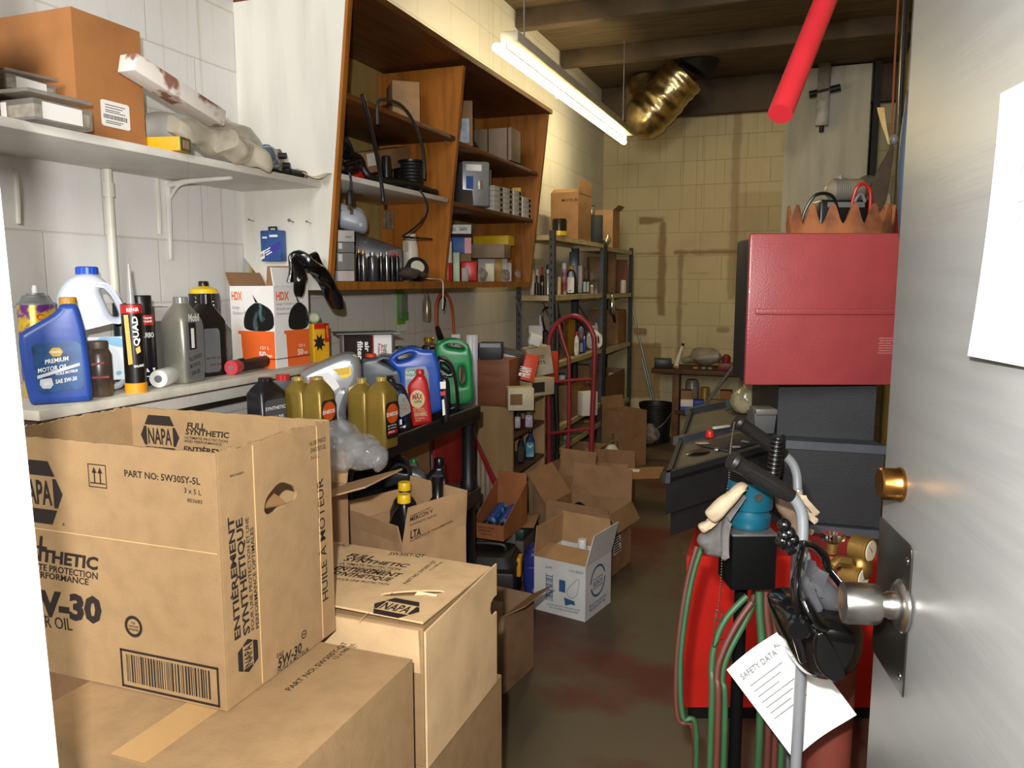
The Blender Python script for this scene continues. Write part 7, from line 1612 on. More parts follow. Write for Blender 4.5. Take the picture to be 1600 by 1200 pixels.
b = MB(); p = spot(1102, zt, Y=SY); b.ball((p.x, p.y, zt + .105), .10, (1.5, .8, .8)); b.ball((p.x - .14, p.y, zt + .07), .05, (1.6, 1, .7))
tag(b.build('plastic_bag', mat('dirty_bag', '#8d8672', .4, bump=.5, bscale=20), warp=.03, wscale=10), 'dirty plastic bag heaped on the timber shelf', 'bag')
I = bk('red_tool', 'red metal tool box on the timber shelf beside the red hood', 'toolbox', 865, 1030, 260, zt, .12, mat('tool_red', '#7a2424', .45), Y=SY - .08)
MB().lathe([(.035, I.h), (.04, I.h + .05), (.02, I.h + .075)], 14).build('red_knob', mat('tool_red', '#7a2424'), I.root)
for i, (x, y, c_, lb) in enumerate(((405, 275, '#b07a3a', 'orange brown block beside the brush'), (610, 305, '#b8863a', 'small amber lump among hardware on the timber shelf'), (700, 315, '#8a8478', 'grey fitting among hardware on the timber shelf'), (770, 322, '#8a8478', 'second grey fitting nearer the red tool box'))):
    p = spot(1000 + .14167 * x, zt + E_, Y=SY - .12); tag(MB().ball((p.x, p.y, zt + .014), .016, (1.6, 1, .9)).build('hardware', mat('hard_%d' % i, c_, .5, metal=.3), warp=.004), lb, 'hardware')
I = bk('small_carton', 'white and blue box at the post on the lower timber shelf', 'box', 448, 580, 655, zl, .14, PAPER, Y=SY - .05, lab=(0, 0, 1, .35), lm=BLUP)
bk('small_carton', 'blue box next to the white and blue one', 'box', 590, 700, 665, zl, .12, mat('box_royal', '#2438a0', .5), Y=SY - .05)
bk('carton', 'brown carton on the white and blue box', 'box', 455, 575, 560, zl + I.h + .002, .12, CARD2, Y=SY - .03)
I = Item('glass_jar', 'large brown topped jar at the back of the lower timber shelf', 'jar', 568, zl + E_, Y=SY + .10, zm=ZBK); I.lathe('jar_body', [(70, 740), (74, 720), (74, 480), (60, 445), (40, 438)], mat('jar_dusty', '#8d8576', .3, col2='#4a3a2c', scale=8))
I = Item('paint_tin', 'dull yellow round tin on the lower timber shelf', 'tin', 710, zl + E_, Y=SY + .04, zm=ZBK); I.lathe('tin_body', [(48, 740), (48, 535), (44, 528)], mat('tin_yellow', '#9c7a1c', .4))
bk('orange_case', 'worn orange box on the lower timber shelf', 'box', 880, 1010, 560, zl, .12, mat('box_rust', '#8a5420', .6, var=.3), Y=SY)
bk('small_carton', 'flat brown strip of card on the lower timber shelf', 'box', 720, 960, 660, zl, .10, CARD3, Y=SY - .08)
# bucket
bp_ = at(1023, 690, Z=0)
t = thing('bucket', 'black plastic bucket with wire handle and a rag bag stuffed at its front', 'bucket', (bp_.x, bp_.y + .02, 0))
BK = plastic('bucket_black', '#1c1b17', .5, var=.2)
MB().lathe([(.125, 0), (.13, .004), (.150, .33), (.158, .332), (.160, .37), (.152, .37), (.146, .33), (.124, .02), (.001, .015)], 32).build('bucket_shell', BK, t)
MB().lathe([(.153, .29), (.158, .292), (.158, .305), (.153, .307)], 32).build('bucket_rib', BK, t)
MB().tube([(-.155, -.02, .30), (-.10, -.13, .20), (0, -.17, .14), (.10, -.15, .20), (.16, -.02, .30)], .004, 6).build('bail_handle', STEEL, t)
b = MB(); b.ball((bp_.x - .02, bp_.y - .225, .115), .085, (1.2, .6, 1.2)); tag(b.build('rag_bag', mat('rag_mottled', '#8c8070', .6, col2='#3f4658', scale=28, bump=.6, bscale=40), warp=.02, wscale=18), 'mottled net bag of rags against the front of the bucket', 'bag')
p = at(1010, 712, Z=0); tag(MB().sheet(lambda u, v: (p.x - .25 + .6 * u, p.y - .12 + .34 * v, .004 + .012 * math.sin(7 * u) * v + .01 * v), 10, 6, .003).build('kraft_paper', mat('kraft_dusty', '#6e5d48', .8, var=.2)), 'sheet of dusty brown paper on the floor by the bucket', 'paper')
for i, (a, c, lb) in enumerate((((985, 470), (1023, 630), 'thin steel rod leaning across the back corner'), ((1003, 560), (1019, 628), 'second thin steel rod leaning in the back corner'))):
    q0, q1 = at(a[0], a[1], Y=7.55), at(c[0], c[1], Y=7.53); d_ = (q1 - q0).normalized(); q1 = q0 + d_ * ((q0.z - .003) / -d_.z)
    tag(MB().cyl(q0, q1, .009).build('steel_rod', STEEL), lb, 'rod', 'rods in the back corner')
tag(MB().box((at(1000, 517, Y=7.45).x, 7.44, at(1000, 517, Y=7.45).z), (.12, .02, .05), bev=.002).build('wood_offcut', CARD2), 'short brown strip sticking out of the back corner shelf', 'strip')
# ------------------------------------------------------------------ the grey door, opened inwards past the lens
DOORP = mat('door_grey_paint', '#8c8d8b', .40, var=.06, scale=3, stretch=(1, 1, 14), bump=.05, bscale=14, spec=.4, metal=.15)
HG, EG = Vector((.285, .33, 0)), Vector((.107, 1.197, 0))
dl = (EG - HG); DW = dl.length; drz = math.atan2(dl.y, dl.x)
door = MB().box((DW / 2, -.0225, 1.06), (DW, .045, 2.09), bev=.002).build('door_1', DOORP)
door.location = HG; door.rotation_euler = (0, 0, drz); tag(door, kind='structure')
DMF = frame((0, 0, 0), (-1, 0, 0), (0, 0, 1))
def don(px, py): u, v = uv(door, DMF, px, py); return -u, v
RY = lambda x, z: Matrix.Translation((x, 0, z)) @ Matrix.Rotation(-math.pi / 2, 4, 'X')
SATIN = mat('satin_steel', '#b9b7b2', .28, metal=1, var=.06); PLATE = mat('dark_plate', '#55524a', .30, metal=.9, var=.15, scale=4)
x, z = don(1408, 757)
MB().lathe([(.0225, .0), (.023, .004), (.0215, .006), (.0215, .026), (.0195, .028), (.001, .0275)], 30, M=RY(x, z)).build('deadbolt', mat('antique_brass', '#a8783c', .28, metal=1, var=.12), door)
xa, za = DW - .001, don(1371, 801)[1]; xr = don(1427, 870)[0]; zb = don(1357, 1003)[1]
pl = [(xr, zb), (xa, zb), (xa, za), (xr + .012, za), (xr + .003, za - .004), (xr, za - .014)]
MB().slab([(p[0], p[1]) for p in pl], [], .0022, .0006, Matrix.Translation((0, .0016, 0))).build('latch_plate', PLATE, door)
for zz in (za - .022, zb + .022): MB().lathe([(.005, .0025), (.004, .004), (.001, .0044)], 14, M=RY(xr + .013, zz)).build('plate_screw', CHROME, door)
x, z = don(1413, 947)
MB().lathe([(.034, .0027), (.034, .006), (.030, .010), (.018, .012), (.018, .020), (.0155, .024), (.0155, .034)], 32, M=RY(x, z)).build('knob_rose', SATIN, door)
MB().lathe([(.016, .030), (.024, .032), (.0262, .036), (.0275, .072), (.0262, .076), (.022, .0735), (.001, .070)], 34, M=RY(x, z)).build('door_handle', SATIN, door)
# a sheet taped on the door
x0, z0 = don(1537, 556); x1, z1 = don(1584, 158)
xm = max(x0, x1); pw, ph = .215, z1 - z0 + .012
def psheet(u, v): return (xm - u * pw + .0, .0035 + .012 * (1 - v) ** 2 * (1 - u) + .004 * math.sin(4 * v) * u, z0 + v * ph)
t = thing('notice_sheet', 'white safety notice taped to the open grey door', 'paper', HG, drz)
MB().sheet(psheet, 8, 10, .0006).build('sheet', PAPER, t)
PG = mat('print_faint', '#a9a9a6', .8)
M = frame((xm - .055, .0085, z0), (-1, 0, 0), (0, 0, 1))
b = MB(); L_ = .0008; bx = (.0, .08, .13, ph - .02)
for q in ((bx[0], bx[1], bx[2], bx[1] + L_), (bx[0], bx[3], bx[2], bx[3] + L_), (bx[0], bx[1], bx[0] + L_, bx[3]), (bx[2], bx[1], bx[2] + L_, bx[3])): b.frect(M, *q)
for r in range(4):
    for c in range(2):
        cx, cy, s = .028 + c * .06, .125 + r * .048, .017
        P = [(cx, cy - s), (cx + s, cy), (cx, cy + s), (cx - s, cy)]
        for i in range(4):
            p, q = Vector(P[i]), Vector(P[(i + 1) % 4]); n = Vector((-(q - p).y, (q - p).x)).normalized() * .0009; b.flat([p - n, q - n, q + n, p + n], M)
        b.text('!', M, cx, cy - .008, .016, None, 0, 0, .02, 'CENTER'); b.frect(M, cx - .018, cy - .027, cx + .014, cy - .0255)
b.build('printed_signs', PG, t, smooth=False)

# ------------------------------------------------------------------ the wheel balancer: black tray and body, red hood and base
TB = plastic('balancer_black', '#232528', .55, var=.12, bump=.35, bscale=300); TRAYD = mat('tray_dust', '#6e6453', .6, var=.25, scale=6, bump=.2, bscale=200); RAIL = mat('tray_rail', '#4a5058', .5, var=.15)
REDB = mat('balancer_red', '#a8464a', .36, var=.06, bump=.22, bscale=170, spec=.6, coat=.25)
TZ = .93
W = lambda px, py, z: at(px, py, Z=z)
A, B_, E2, D2 = W(1040, 740, TZ), W(1228, 688, TZ), W(1215, 612, TZ), W(1078, 640, TZ)
R1 = W(1385, 697, TZ); hx = at(1400, 600, D=3.05)
org = Vector((.05, 2.95, 0))
bal = thing('wheel_balancer', 'red hooded black wheel balancer with a weight tray along the wall side', 'machine', org)
rel = lambda p: (p.x - org.x, p.y - org.y)
back = [Vector((hx.x, hx.y, 0)), E2 + (E2 - D2) * .1]
wing = [rel(A), rel(B_), rel(E2), rel(D2)]
cA = Vector((sum(p[0] for p in wing) / 4, sum(p[1] for p in wing) / 4))
def grow(poly, s):
    c = Vector((sum(p[0] for p in poly) / len(poly), sum(p[1] for p in poly) / len(poly))); return [tuple(c + (Vector(p) - c) * s) for p in poly]
b = MB(); b.prism(grow(wing, 1.0), .012, z0=TZ - .03)
n = len(wing)
# raised rim and rails
for i in range(n):
    p, q = Vector(wing[i]), Vector(wing[(i + 1) % n]); d_ = (q - p).normalized(); nn = Vector((-d_.y, d_.x)) * .014
    b.prism([tuple(p - d_ * .0), tuple(q), tuple(q + nn), tuple(p + nn)], .032, z0=TZ - .03)
b.prism(grow(wing, .992), .10, z0=TZ - .13)
b.build('tray_body', TB, bal, smooth=False)
b = MB(); b.prism([tuple(Vector(p)) for p in grow(wing, .95)], .003, z0=TZ - .018); b.build('tray_liner', TRAYD, bal, smooth=False)
for f_ in (.42, .97):
    p, q = Vector(wing[0]).lerp(Vector(wing[3]), f_), Vector(wing[1]).lerp(Vector(wing[2]), f_); d_ = (q - p).normalized(); nn = Vector((-d_.y, d_.x)) * .022
    MB().prism([tuple(p), tuple(q), tuple(q + nn), tuple(p + nn)], .030, z0=TZ - .02).build('tray_rail', RAIL, bal, smooth=False)
MB().prism(grow(wing, .93), .085, z0=TZ - .215).build('tray_skirt', TB, bal, smooth=False)
# dark recess and flap in the front compartment
p, q = Vector(wing[0]).lerp(Vector(wing[3]), .2), Vector(wing[1]).lerp(Vector(wing[2]), .2)
c = p.lerp(q, .52); d_ = (q - p).normalized(); o = MB().box((0, 0, 0), (.30, .13, .006), bev=.002).build('tray_flap', TB, bal); o.location = (c.x, c.y, TZ - .008); o.rotation_euler = (RAD(2), 0, math.atan2(d_.y, d_.x))
c = p.lerp(q, .20); o = MB().lathe([(.05, 0), (.06, .004), (.05, .008)], 24, sy=.5).build('tray_recess', BLK, bal); o.location = (c.x, c.y, TZ - .015); o.rotation_euler = (0, 0, math.atan2(d_.y, d_.x))
# main body to the right of the wing
m0, m1 = rel(B_), rel(R1); fwd = Vector((-math.sin(YAW), math.cos(YAW)))
main = [m0, m1, tuple(Vector(m1) + fwd * .42), tuple(Vector(m0) + fwd * .42)]
MB().prism(main, .030, z0=TZ - .03).build('body_ledge', RAIL, bal, smooth=False)
ins = [tuple(Vector(p) + fwd * (.012 if i < 2 else 0)) for i, p in enumerate(main)]
MB().prism(ins, .27, z0=TZ - .30).build('body_panel', TB, bal, smooth=False)
lip = [tuple(Vector(main[0]) - fwd * .01), tuple(Vector(main[1]) - fwd * .01), main[2], main[3]]
MB().prism(lip, .03, z0=TZ - .335).build('body_lip', RAIL, bal, smooth=False)
colp = [tuple(Vector(main[0]) + fwd * .10), tuple(Vector(main[1]) + fwd * .10), main[2], main[3]]
MB().prism(colp, 1.16 - TZ, z0=TZ).build('column_panel', TB, bal, smooth=False)
# red base cabinet
bl, br_ = at(1074, 840, D=2.62), at(1395, 840, D=2.62); d_ = Vector(rel(br_)) - Vector(rel(bl))
base = [rel(bl), rel(br_), tuple(Vector(rel(br_)) + fwd * .55), tuple(Vector(rel(bl)) + fwd * .5 + Vector((math.cos(YAW), math.sin(YAW))) * .16)]
REDC = mat('base_red', '#c4241c', .35, var=.06, spec=.5)
MB().prism(base, TZ - .34 - .05, z0=.05).build('base_cabinet', REDC, bal, smooth=False)
MB().prism(grow(base, .94), .05, z0=0).build('base_plinth', BLK, bal, smooth=False)
# hood
HD = 2.72
hood = Vector(at(1285, 602, D=HD)); k = HD / FPX
hw, hh = 243 * k, (at(1285, 366, D=HD).z - hood.z)
hb = MB().box((0, .012, hh / 2), (hw, .024, hh), bev=.008).build('red_hood', REDB, bal); hb.location = Vector((hood.x - org.x, hood.y - org.y, hood.z)); hb.rotation_euler = (0, 0, YAW)
MB().box((0, .105, hh / 2 - .002), (hw - .012, .16, hh - .03), bev=.01).build('hood_back', TB, hb)
MB().box((.012, -.003, hh * .49), (hw - .03, .012, .020), bev=.003).build('hood_rail', REDB, hb)
MB().box((.15, .26, hh - .022), (hw * .75, .33, .03), bev=.004).build('hood_shelf', TB, hb)
HM = frame((-hw / 2, 0, 0), (1, 0, 0), (0, 0, 1))
b = MB()
for i in range(7): b.text('WARNING: SEE MANUAL', HM, hw - .085 + (i % 2) * .003, hh * .31 - i * .0085, .0045, .055 - (i % 3) * .005)
b.build('warning_lettering', mat('pink_print', '#d9a3a3', .5), hb, smooth=False)
hoodtop = hood.z + hh
LOC = lambda px, D: (lambda p: Vector((p.x, p.y, 0)))(at(px, 400, D=D))
# things lying on the tray
def on_tray(px, py, dz=.0): p = at(px, py, Z=TZ - .012 + dz); return p
p = on_tray(1109, 683, .012); t = thing('red_cap', 'small bright red cap lying in the dusty balancer tray', 'stopper', p, 0); MB().lathe([(.016, 0), (.017, .003), (.013, .022), (.008, .026)], 20).build('cap_shell', mat('cap_red', '#d8281e', .4), t)  # a small loose red cap
p = on_tray(1097, 692, .012); tag(MB().box((p.x, p.y, p.z), (.04, .025, .003), rot=(0, 0, .6)).build('paper_scrap', mat('scrap_pink', '#b89a88', .8)), 'pinkish paper scrap beside the red cap in the tray', 'scrap')
p = on_tray(1127, 667, .035); tag(MB().box((p.x, p.y, p.z), (.085, .014, .008), rot=(0, 0, RAD(55)), bev=.001).build('wheel_weight', mat('weight_white', '#d9d4c4', .4)), 'long white strip lying on the middle tray rail', 'strip')
for i, (x, y) in enumerate(((1150, 698), (1120, 702), (1165, 690))):
    p = on_tray(x, y, .012); tag(MB().box((p.x, p.y, p.z), (.03, .012, .006), rot=(0, 0, .5 + i), bev=.001).build('wheel_weight', STEEL), ('small metal weight in the middle of the front tray compartment', 'small metal weight beside the red cap', 'small metal weight nearest the black grip in the front tray compartment')[i], 'weight')
p = on_tray(1155, 640, 0); tag(MB().sheet(lambda u, v: (p.x - .05 + .20 * u, p.y - .12 + .24 * v, p.z + .012 + .05 * u + .035 * math.sin(3 * u + 4 * v) ** 2), 10, 10, .004).build('teal_rag', mat('teal_cloth', '#0f3a3c', .7, var=.3, bump=.4), warp=.012, wscale=20), 'dark teal rag thrown over the back of the balancer tray', 'rag')
p = at(1183, 643, Z=TZ + .03); p = p - Vector((.05, .03, 0)); b = MB(); b.ball((p.x, p.y, TZ + .072), .055, (1, 1, 1.05)); b.ball((p.x + .03, p.y + .02, TZ + .13), .03, (1.2, 1, 1.2))
tag(b.build('clear_bag', mat('amber_clear', '#c9bf98', .14, trans=.35, alpha=.85, var=.3, scale=30, bump=.7, bscale=40), warp=.014, wscale=22), 'clear bag of small yellowish parts sitting on the balancer tray', 'bag')
p = at(1216, 663, Z=TZ + .02); t = thing('steel_block', 'grey steel box with a slanted top between the clear bag and the black panel', 'box', (p.x - .06, p.y - .08, TZ + .004), YAW)
MB().slab([(-.035, 0), (.035, 0), (.042, .072), (.042, .075), (-.042, .075), (-.042, .072)], [], .10, .003).build('block_body', mat('block_grey', '#6d6e70', .4, metal=.3), t)
MB().box((0, -.02, .085), (.08, .09, .022), bev=.004).build('block_top', mat('block_grey2', '#85837c', .4, metal=.3), t)

# rusty toothed ring, charger, motor and hanging things above the hood
c = LOC(1310, 3.02); NT, RR = 16, .195
RUST = mat('rust', '#b06a3c', .75, var=.25, scale=9, col2='#4a2f22', bump=.2)
def ringf(u, v):
    a = u * 2 * math.pi; s = .5 + .5 * math.cos(NT * a); zt_ = .055 + .075 * s ** .9
    r = RR * (.985 + .03 * v); return (r * math.cos(a), r * .62 * math.sin(a), v * zt_)
t = thing('toothed_ring', 'rusty crown shaped ring with pointed teeth on top of the red hood', 'ring', (c.x, c.y, hoodtop - .006), YAW)
MB().sheet(ringf, 256, 4, .010).build('ring_wall', RUST, t, ang=60)
c = LOC(1312, 3.05); t = thing('battery_charger', 'black battery charger behind the rusty teeth with looping cables', 'charger', (c.x, c.y, hoodtop - .006), YAW)
MB().box((0, .02, .075), (.19, .10, .15), bev=.01).build('charger_case', BLK, t)
MB().box((0, -.033, .13), (.14, .004, .02), bev=.001).build('charger_panel', GREYP, t)
MB().tube([(.02, -.03, .12), (.03, -.045, .19), (.06, -.045, .205), (.085, -.04, .17), (.09, -.03, .07)], .006, 8).build('red_cable', REDP, t)
MB().tube([(-.03, -.04, .10), (-.06, -.05, .16), (-.12, -.05, .165), (-.155, -.04, .11), (-.165, -.03, .05)], .006, 8).build('black_cable', BLK, t)
MB().tube([(.03, -.035, .14), (.05, -.04, .17), (.07, -.035, .14)], .006, 8).build('clamp_jaw', STEEL, t)
c = LOC(1318, 3.10); t = thing('starter_motor', 'dusty beige electric motor lying on the battery charger', 'motor', (c.x, c.y, hoodtop + .146), YAW)
MOT = mat('motor_beige', '#a89c84', .5, metal=.3, var=.2); T = Matrix.Translation((0, 0, .045)) @ Matrix.Rotation(math.pi / 2, 4, 'Y')
MB().lathe([(.012, -.085), (.02, -.08), (.036, -.066), (.042, -.06), (.044, .05), (.040, .056), (.02, .06)], 26, M=T).build('motor_body', MOT, t)
for i in range(7): MB().lathe([(.043, -.055 + i * .008), (.0455, -.053 + i * .008), (.043, -.051 + i * .008)], 22, M=T).build('cooling_fin', GREYP, t)
MB().lathe([(.012, 0), (.013, .012), (.008, .02)], 12, c=(-.03, 0, .085)).build('motor_stud', MOT, t)
c = LOC(1352, 3.10); t = thing('gear_housing', 'round metal housing wrapped in clear plastic beside the beige motor', 'housing', (c.x, c.y + .01, hoodtop + .02), YAW + RAD(20))
T = Matrix.Translation((0, 0, .175)) @ Matrix.Rotation(RAD(70), 4, 'Y')
MB().lathe([(.03, -.02), (.055, -.016), (.06, .0), (.055, .012), (.04, .016), (.02, .018)], 28, M=T).build('housing_shell', mat('housing_grey', '#8d8878', .35, metal=.6, var=.3), t)
MB().box((.01, 0, .06), (.03, .03, .12), bev=.004).build('housing_foot', BLKR, t)
MB().sheet(lambda u, v: (.02 + .05 * u - .02 * v, -.03 - .02 * math.sin(3 * v), .05 + .12 * v + .02 * u), 6, 6, .002).build('plastic_wrap', CLEAR, t)
HW = 3.0
q = lambda x, y, D=HW: at(x, y, D=D)
LEA = mat('brown_leather', '#4f3d2c', .7, var=.25, bump=.3)
tp = q(1394, 222); t = thing('leather_holster', 'tapering brown leather flap hanging by cords behind the door', 'leather', tp)
poly = [q(1394, 222), q(1397, 240), q(1388, 330), q(1350, 333), q(1358, 305), q(1375, 262), q(1388, 240)]
P2 = [((p - tp).dot(_R), p.z - tp.z) for p in poly]
o = MB().slab(chaikin(P2, 2, .2), [], .02, .006).build('leather_flap', LEA, t); o.rotation_euler = (0, 0, YAW)
up = CEIL - .01 - tp.z
for dx, m_, r in ((-.004, mat('cord_rust', '#8a4a22', .6), .004), (.006, mat('cord_brown', '#4a2f1c', .6), .004)): MB().tube([(dx, 0, -.01), (dx * 2, .01, up * .4), (dx, .02, up)], r, 6, 4).build('hanging_cord', m_, t)
MB().ball((.006, 0, .01), .016, (1, .8, 1.3)).build('cord_knot', GREYP, t)
a, c = q(1376, 168), q(1388, 226)
tb_ = (MB().sheet(lambda u, v: tuple(a.lerp(c, v) - tp + _R * (.022 * (u - .5) * (1.3 - v)) + Vector((0, 0, .0)) + _F * .004 * math.sin(5 * v)), 4, 8, .001).build('tape_strip', mat('tape_masking', '#d0bd8a', .7, col2='#c9962a', scale=18), t))
p = q(1406, 336); t = thing('red_case', 'red box end poking out behind the door above the hood', 'box', (p.x + .06, p.y + .02, hoodtop - .006), YAW); MB().box((0, .02, .06), (.16, .10, .115), bev=.004).build('case_shell', mat('case_dullred', '#8e2226', .45), t)
MB().lathe([(.012, 0), (.013, .03), (.009, .034)], 16, M=Matrix.Translation((-.075, -.032, .02)) @ Matrix.Rotation(math.pi / 2, 4, 'X')).build('chrome_end', CHROME, t)
q = lambda x, y, D=1.75: at(x, y, D=D)
hp = [q(1436, 60), q(1428, 150), q(1419, 220), q(1415, 300), q(1420, 400), q(1440, 560), q(1450, 760)]
g = (hp[0] - hp[1]).normalized(); hp = [hp[0] + Vector((.0, 0, CEIL - hp[0].z - .02))] + hp + [Vector((hp[-1].x, hp[-1].y, .4)), Vector((hp[-1].x - .02, hp[-1].y + .08, .02))]
tag(MB().tube(hp, .017, 14).build('air_hose', mat('hose_slate', '#3a4250', .45, var=.1)), 'thick slate blue air hose hanging from the ceiling right behind the door edge', 'hose')
e0, e1 = at(1408, 152, D=2.6), at(1417, 196, D=2.6)
tag(MB().tube([e0 + Vector((0, .02, CEIL - e0.z - .01)), e0, e1], .009, 8).build('black_cable', BLK), 'short black cable hanging beside the leather flap', 'cable')

# ------------------------------------------------------------------ gas welding trolley in front of the balancer
TUBE_G = mat('trolley_grey', '#8d9195', .35, metal=.35, var=.08); GRIP = mat('grip_black', '#191817', .42, var=.1)
Z7b, Z8b = (.2625, 1020, 580), (.2625, 1020, 750)
z7 = lambda x, y, D: at(1020 + .2625 * x, 580 + .2625 * y, D=D)
z8 = lambda x, y, D: at(1020 + .2625 * x, 750 + .2625 * y, D=D)
DN, DF = 1.30, 1.62
near = [z7(800, 735, DN), z7(850, 770, DN), z7(885, 840, DN), z7(893, 930, DN), z8(890, 420, DN), z8(905, 620, DN)]
far = [z7(770, 490, DF), z7(825, 540, DF), z7(855, 610, DF), z7(862, 700, DF), z7(862, 860, DF)]
nb, fb = near[-1], far[-1]
torg = Vector(((nb.x + fb.x) / 2, (nb.y + fb.y) / 2, 0))
cart = thing('welding_trolley', 'two handled grey tube welding trolley with black ribbed grips before the balancer', 'trolley', torg)
re = lambda L_: [p - torg for p in L_]
nb2, fb2 = Vector((nb.x, nb.y, .10)), Vector((fb.x, fb.y, .10))
MB().tube(re(near + [Vector((nb.x, nb.y, .6)), nb2]), .0093, 14).build('handle_tube', TUBE_G, cart)
MB().tube(re(far + [Vector((fb.x, fb.y, .6)), fb2]), .0093, 14).build('handle_tube', TUBE_G, cart)
def grip(a, c, nm):
    pts = [a.lerp(c, f) for f in (0, .06, .12, .3, .5, .7, .88, 1)]
    o = MB().tube(re(pts), [.0140, .0165, .0140, .0125, .0132, .0136, .0128, .0112], 18, 4).build('hand_grip', GRIP, cart)
    rb = MB(); ax = (c - a).normalized(); sd = ax.cross(Vector((0, 0, 1))).normalized(); u_ = sd.cross(ax)
    for i in range(9):
        an = i * 2 * math.pi / 9; off = sd * math.cos(an) * .0128 + u_ * math.sin(an) * .0128
        rb.tube(re([a.lerp(c, .25) + off, a.lerp(c, .86) + off]), .0016, 6, 1)
    rb.build('grip_rib', GRIP, o)
grip(z7(462, 525, DN - .02), z7(825, 745, DN), 0); grip(z7(497, 292, DF - .02), z7(785, 500, DF), 1)
dv = (fb - nb); dv.z = 0
# base plate and wheels
mid = (nb2 + fb2) / 2; ang = math.atan2(dv.y, dv.x)
bx_ = MB().box((0, 0, 0), (.40, .30, .012), bev=.003).build('base_plate', TUBE_G, cart); bx_.location = Vector((mid.x + .04, mid.y + .02, .09)) - torg; bx_.rotation_euler = (0, 0, ang)
for s in (-1, 1):
    T = Matrix.Translation((s * .225, -.12, -.02)) @ Matrix.Rotation(math.pi / 2, 4, 'Y')
    MB().lathe([(.03, -.010), (.064, -.012), (.07, -.006), (.07, .006), (.064, .012), (.03, .010)], 26, M=T).build('wheel', BLKR, bx_)
# gas cylinder with regulator
gc = at(1296, 905, D=1.58); gy = Vector((gc.x + .01, gc.y + .02, .0985))
t = thing('gas_cylinder', 'dull red gas cylinder with brass regulator standing on the welding trolley', 'cylinder', gy)
zs = gc.z - .0985
MB().lathe([(.048, 0), (.051, .01), (.051, zs - .08), (.046, zs - .04), (.034, zs - .012), (.026, zs), (.024, zs + .02)], 32).build('cylinder_body', mat('cylinder_red', '#7a3a30', .5, var=.2), t)
V = lambda x, y, D=1.55: z8(x, y, D) - gy
hwc = V(1070, 345, 1.56)
MB().lathe([(.012, 0), (.012, .02)], 16, c=(hwc.x, hwc.y, hwc.z - .03)).build('valve_stem', BRASS, t)
n = 40; ring_ = [[(hwc.x + r * (1 + .07 * math.cos(8 * i * 2 * math.pi / n)) * math.cos(i * 2 * math.pi / n), hwc.y + r * (1 + .07 * math.cos(8 * i * 2 * math.pi / n)) * math.sin(i * 2 * math.pi / n), hwc.z + z) for i in range(n)] for r, z in ((.012, -.004), (.021, -.003), (.0225, .004), (.020, .010), (.012, .010), (.008, .004))]
MB().rings(ring_).build('valve_handwheel', CHROME, t)
MB().cyl((hwc.x, hwc.y, hwc.z - .05), (0, 0, zs + .015), .012).build('valve_body', BRASS, t)
a, c = V(1100, 480), V(1175, 490); MB().tube([a, c], .012, 6, 1).build('hex_nut', BRASS, t)
a, c = V(1060, 520), V(1110, 475); MB().tube([(0, 0, zs + .01), a, c], .010, 10, 3).build('valve_outlet', BRASS, t)
reg = V(1235, 520, 1.56); MB().ball(reg, .020, (1.2, 1, 1.4)).build('regulator_body', BRASS, t)
MB().tube([V(1175, 490), reg], .008, 10, 1).build('regulator_inlet', BRASS, t)
GB = mat('gauge_brass', '#8f7038', .45, metal=.7, var=.2); GL = mat('gauge_face', '#c9c0a8', .12, var=.15, coat=1)
for i, (x, y, w) in enumerate(((1250, 410, 26), (1205, 575, 26))):
    g0 = V(x, y, 1.56); dirg = (_R * .62 - _F * .78 - Vector((0, 0, .10))).normalized()
    T = Matrix.Translation(g0) @ dirg.to_track_quat('Z', 'Y').to_matrix().to_4x4()
    o = MB().lathe([(.020, -.022), (.0245, -.020), (.0245, .010), (.0255, .011), (.0255, .016), (.022, .0165)], 30, M=T).build('pressure_gauge', GB, t)
    MB().lathe([(.0222, .0155), (.020, .0175), (.001, .018)], 26, M=T).build('gauge_face', GL, o)
    b = MB(); b.flat([(-.0012, -.004), (.0012, -.004), (.0006, .014), (-.0006, .014)], T @ Matrix.Translation((0, 0, .0184)) @ Matrix.Rotation(RAD(40 - 100 * i), 4, 'Z')); b.build('gauge_needle', INK, o, smooth=False)
    MB().tube([g0 - dirg * .018, reg], .006, 8, 1).build('gauge_stem', BRASS, t)
# black steel box with teal collar
BXM = mat('steel_black', '#070707', .75, var=.1, spec=.08)
D5 = 1.42
c0, c1 = z8(470, 330, D5), z8(738, 665, D5)
ctr = (z8(604, 500, D5)); w = (c1 - c0).dot(_R); h = c0.z - c1.z
t = thing('steel_box', 'black square steel box bolted upright on the trolley beneath the teal collar', 'box', Vector((ctr.x, ctr.y, c1.z)), YAW + RAD(2))
MB().box((0, w / 2, h / 2), (w, w, h), bev=.002).build('box_shell', BXM, t)
MB().box((0, w / 2, h + .002), (w + .002, w + .002, .004), bev=.0008).build('box_rim', mat('rim_grey', '#6b6a68', .35, metal=.6), t)
MB().tube([Vector((w * .45, w, h * .5)), Vector((w * .45 + .05, w + .05, h * .5))], .006, 8, 1).build('box_bolt', STEEL, t)
zc = .0
MB().tube([(0, w * .8, .01), (0, w * .8, -c1.z + .10)], .012, 10, 1).build('box_post', BXM, t)
k5 = D5 / FPX * .2625
TEAL = mat('teal_paint', '#0c4d60', .35, var=.15, scale=20)
t2 = thing('teal_collar', 'teal painted collar with round holes standing on the black steel box', 'collar', Vector((ctr.x, ctr.y, c1.z + h + .005)) + Vector((-math.sin(YAW), math.cos(YAW), 0)) * (w / 2), YAW)
MB().lathe([(w * .44, 0), (w * .48, .006), (w * .48, .022), (w * .36, .034), (w * .33, .042)], 32).build('collar_base', TEAL, t2)
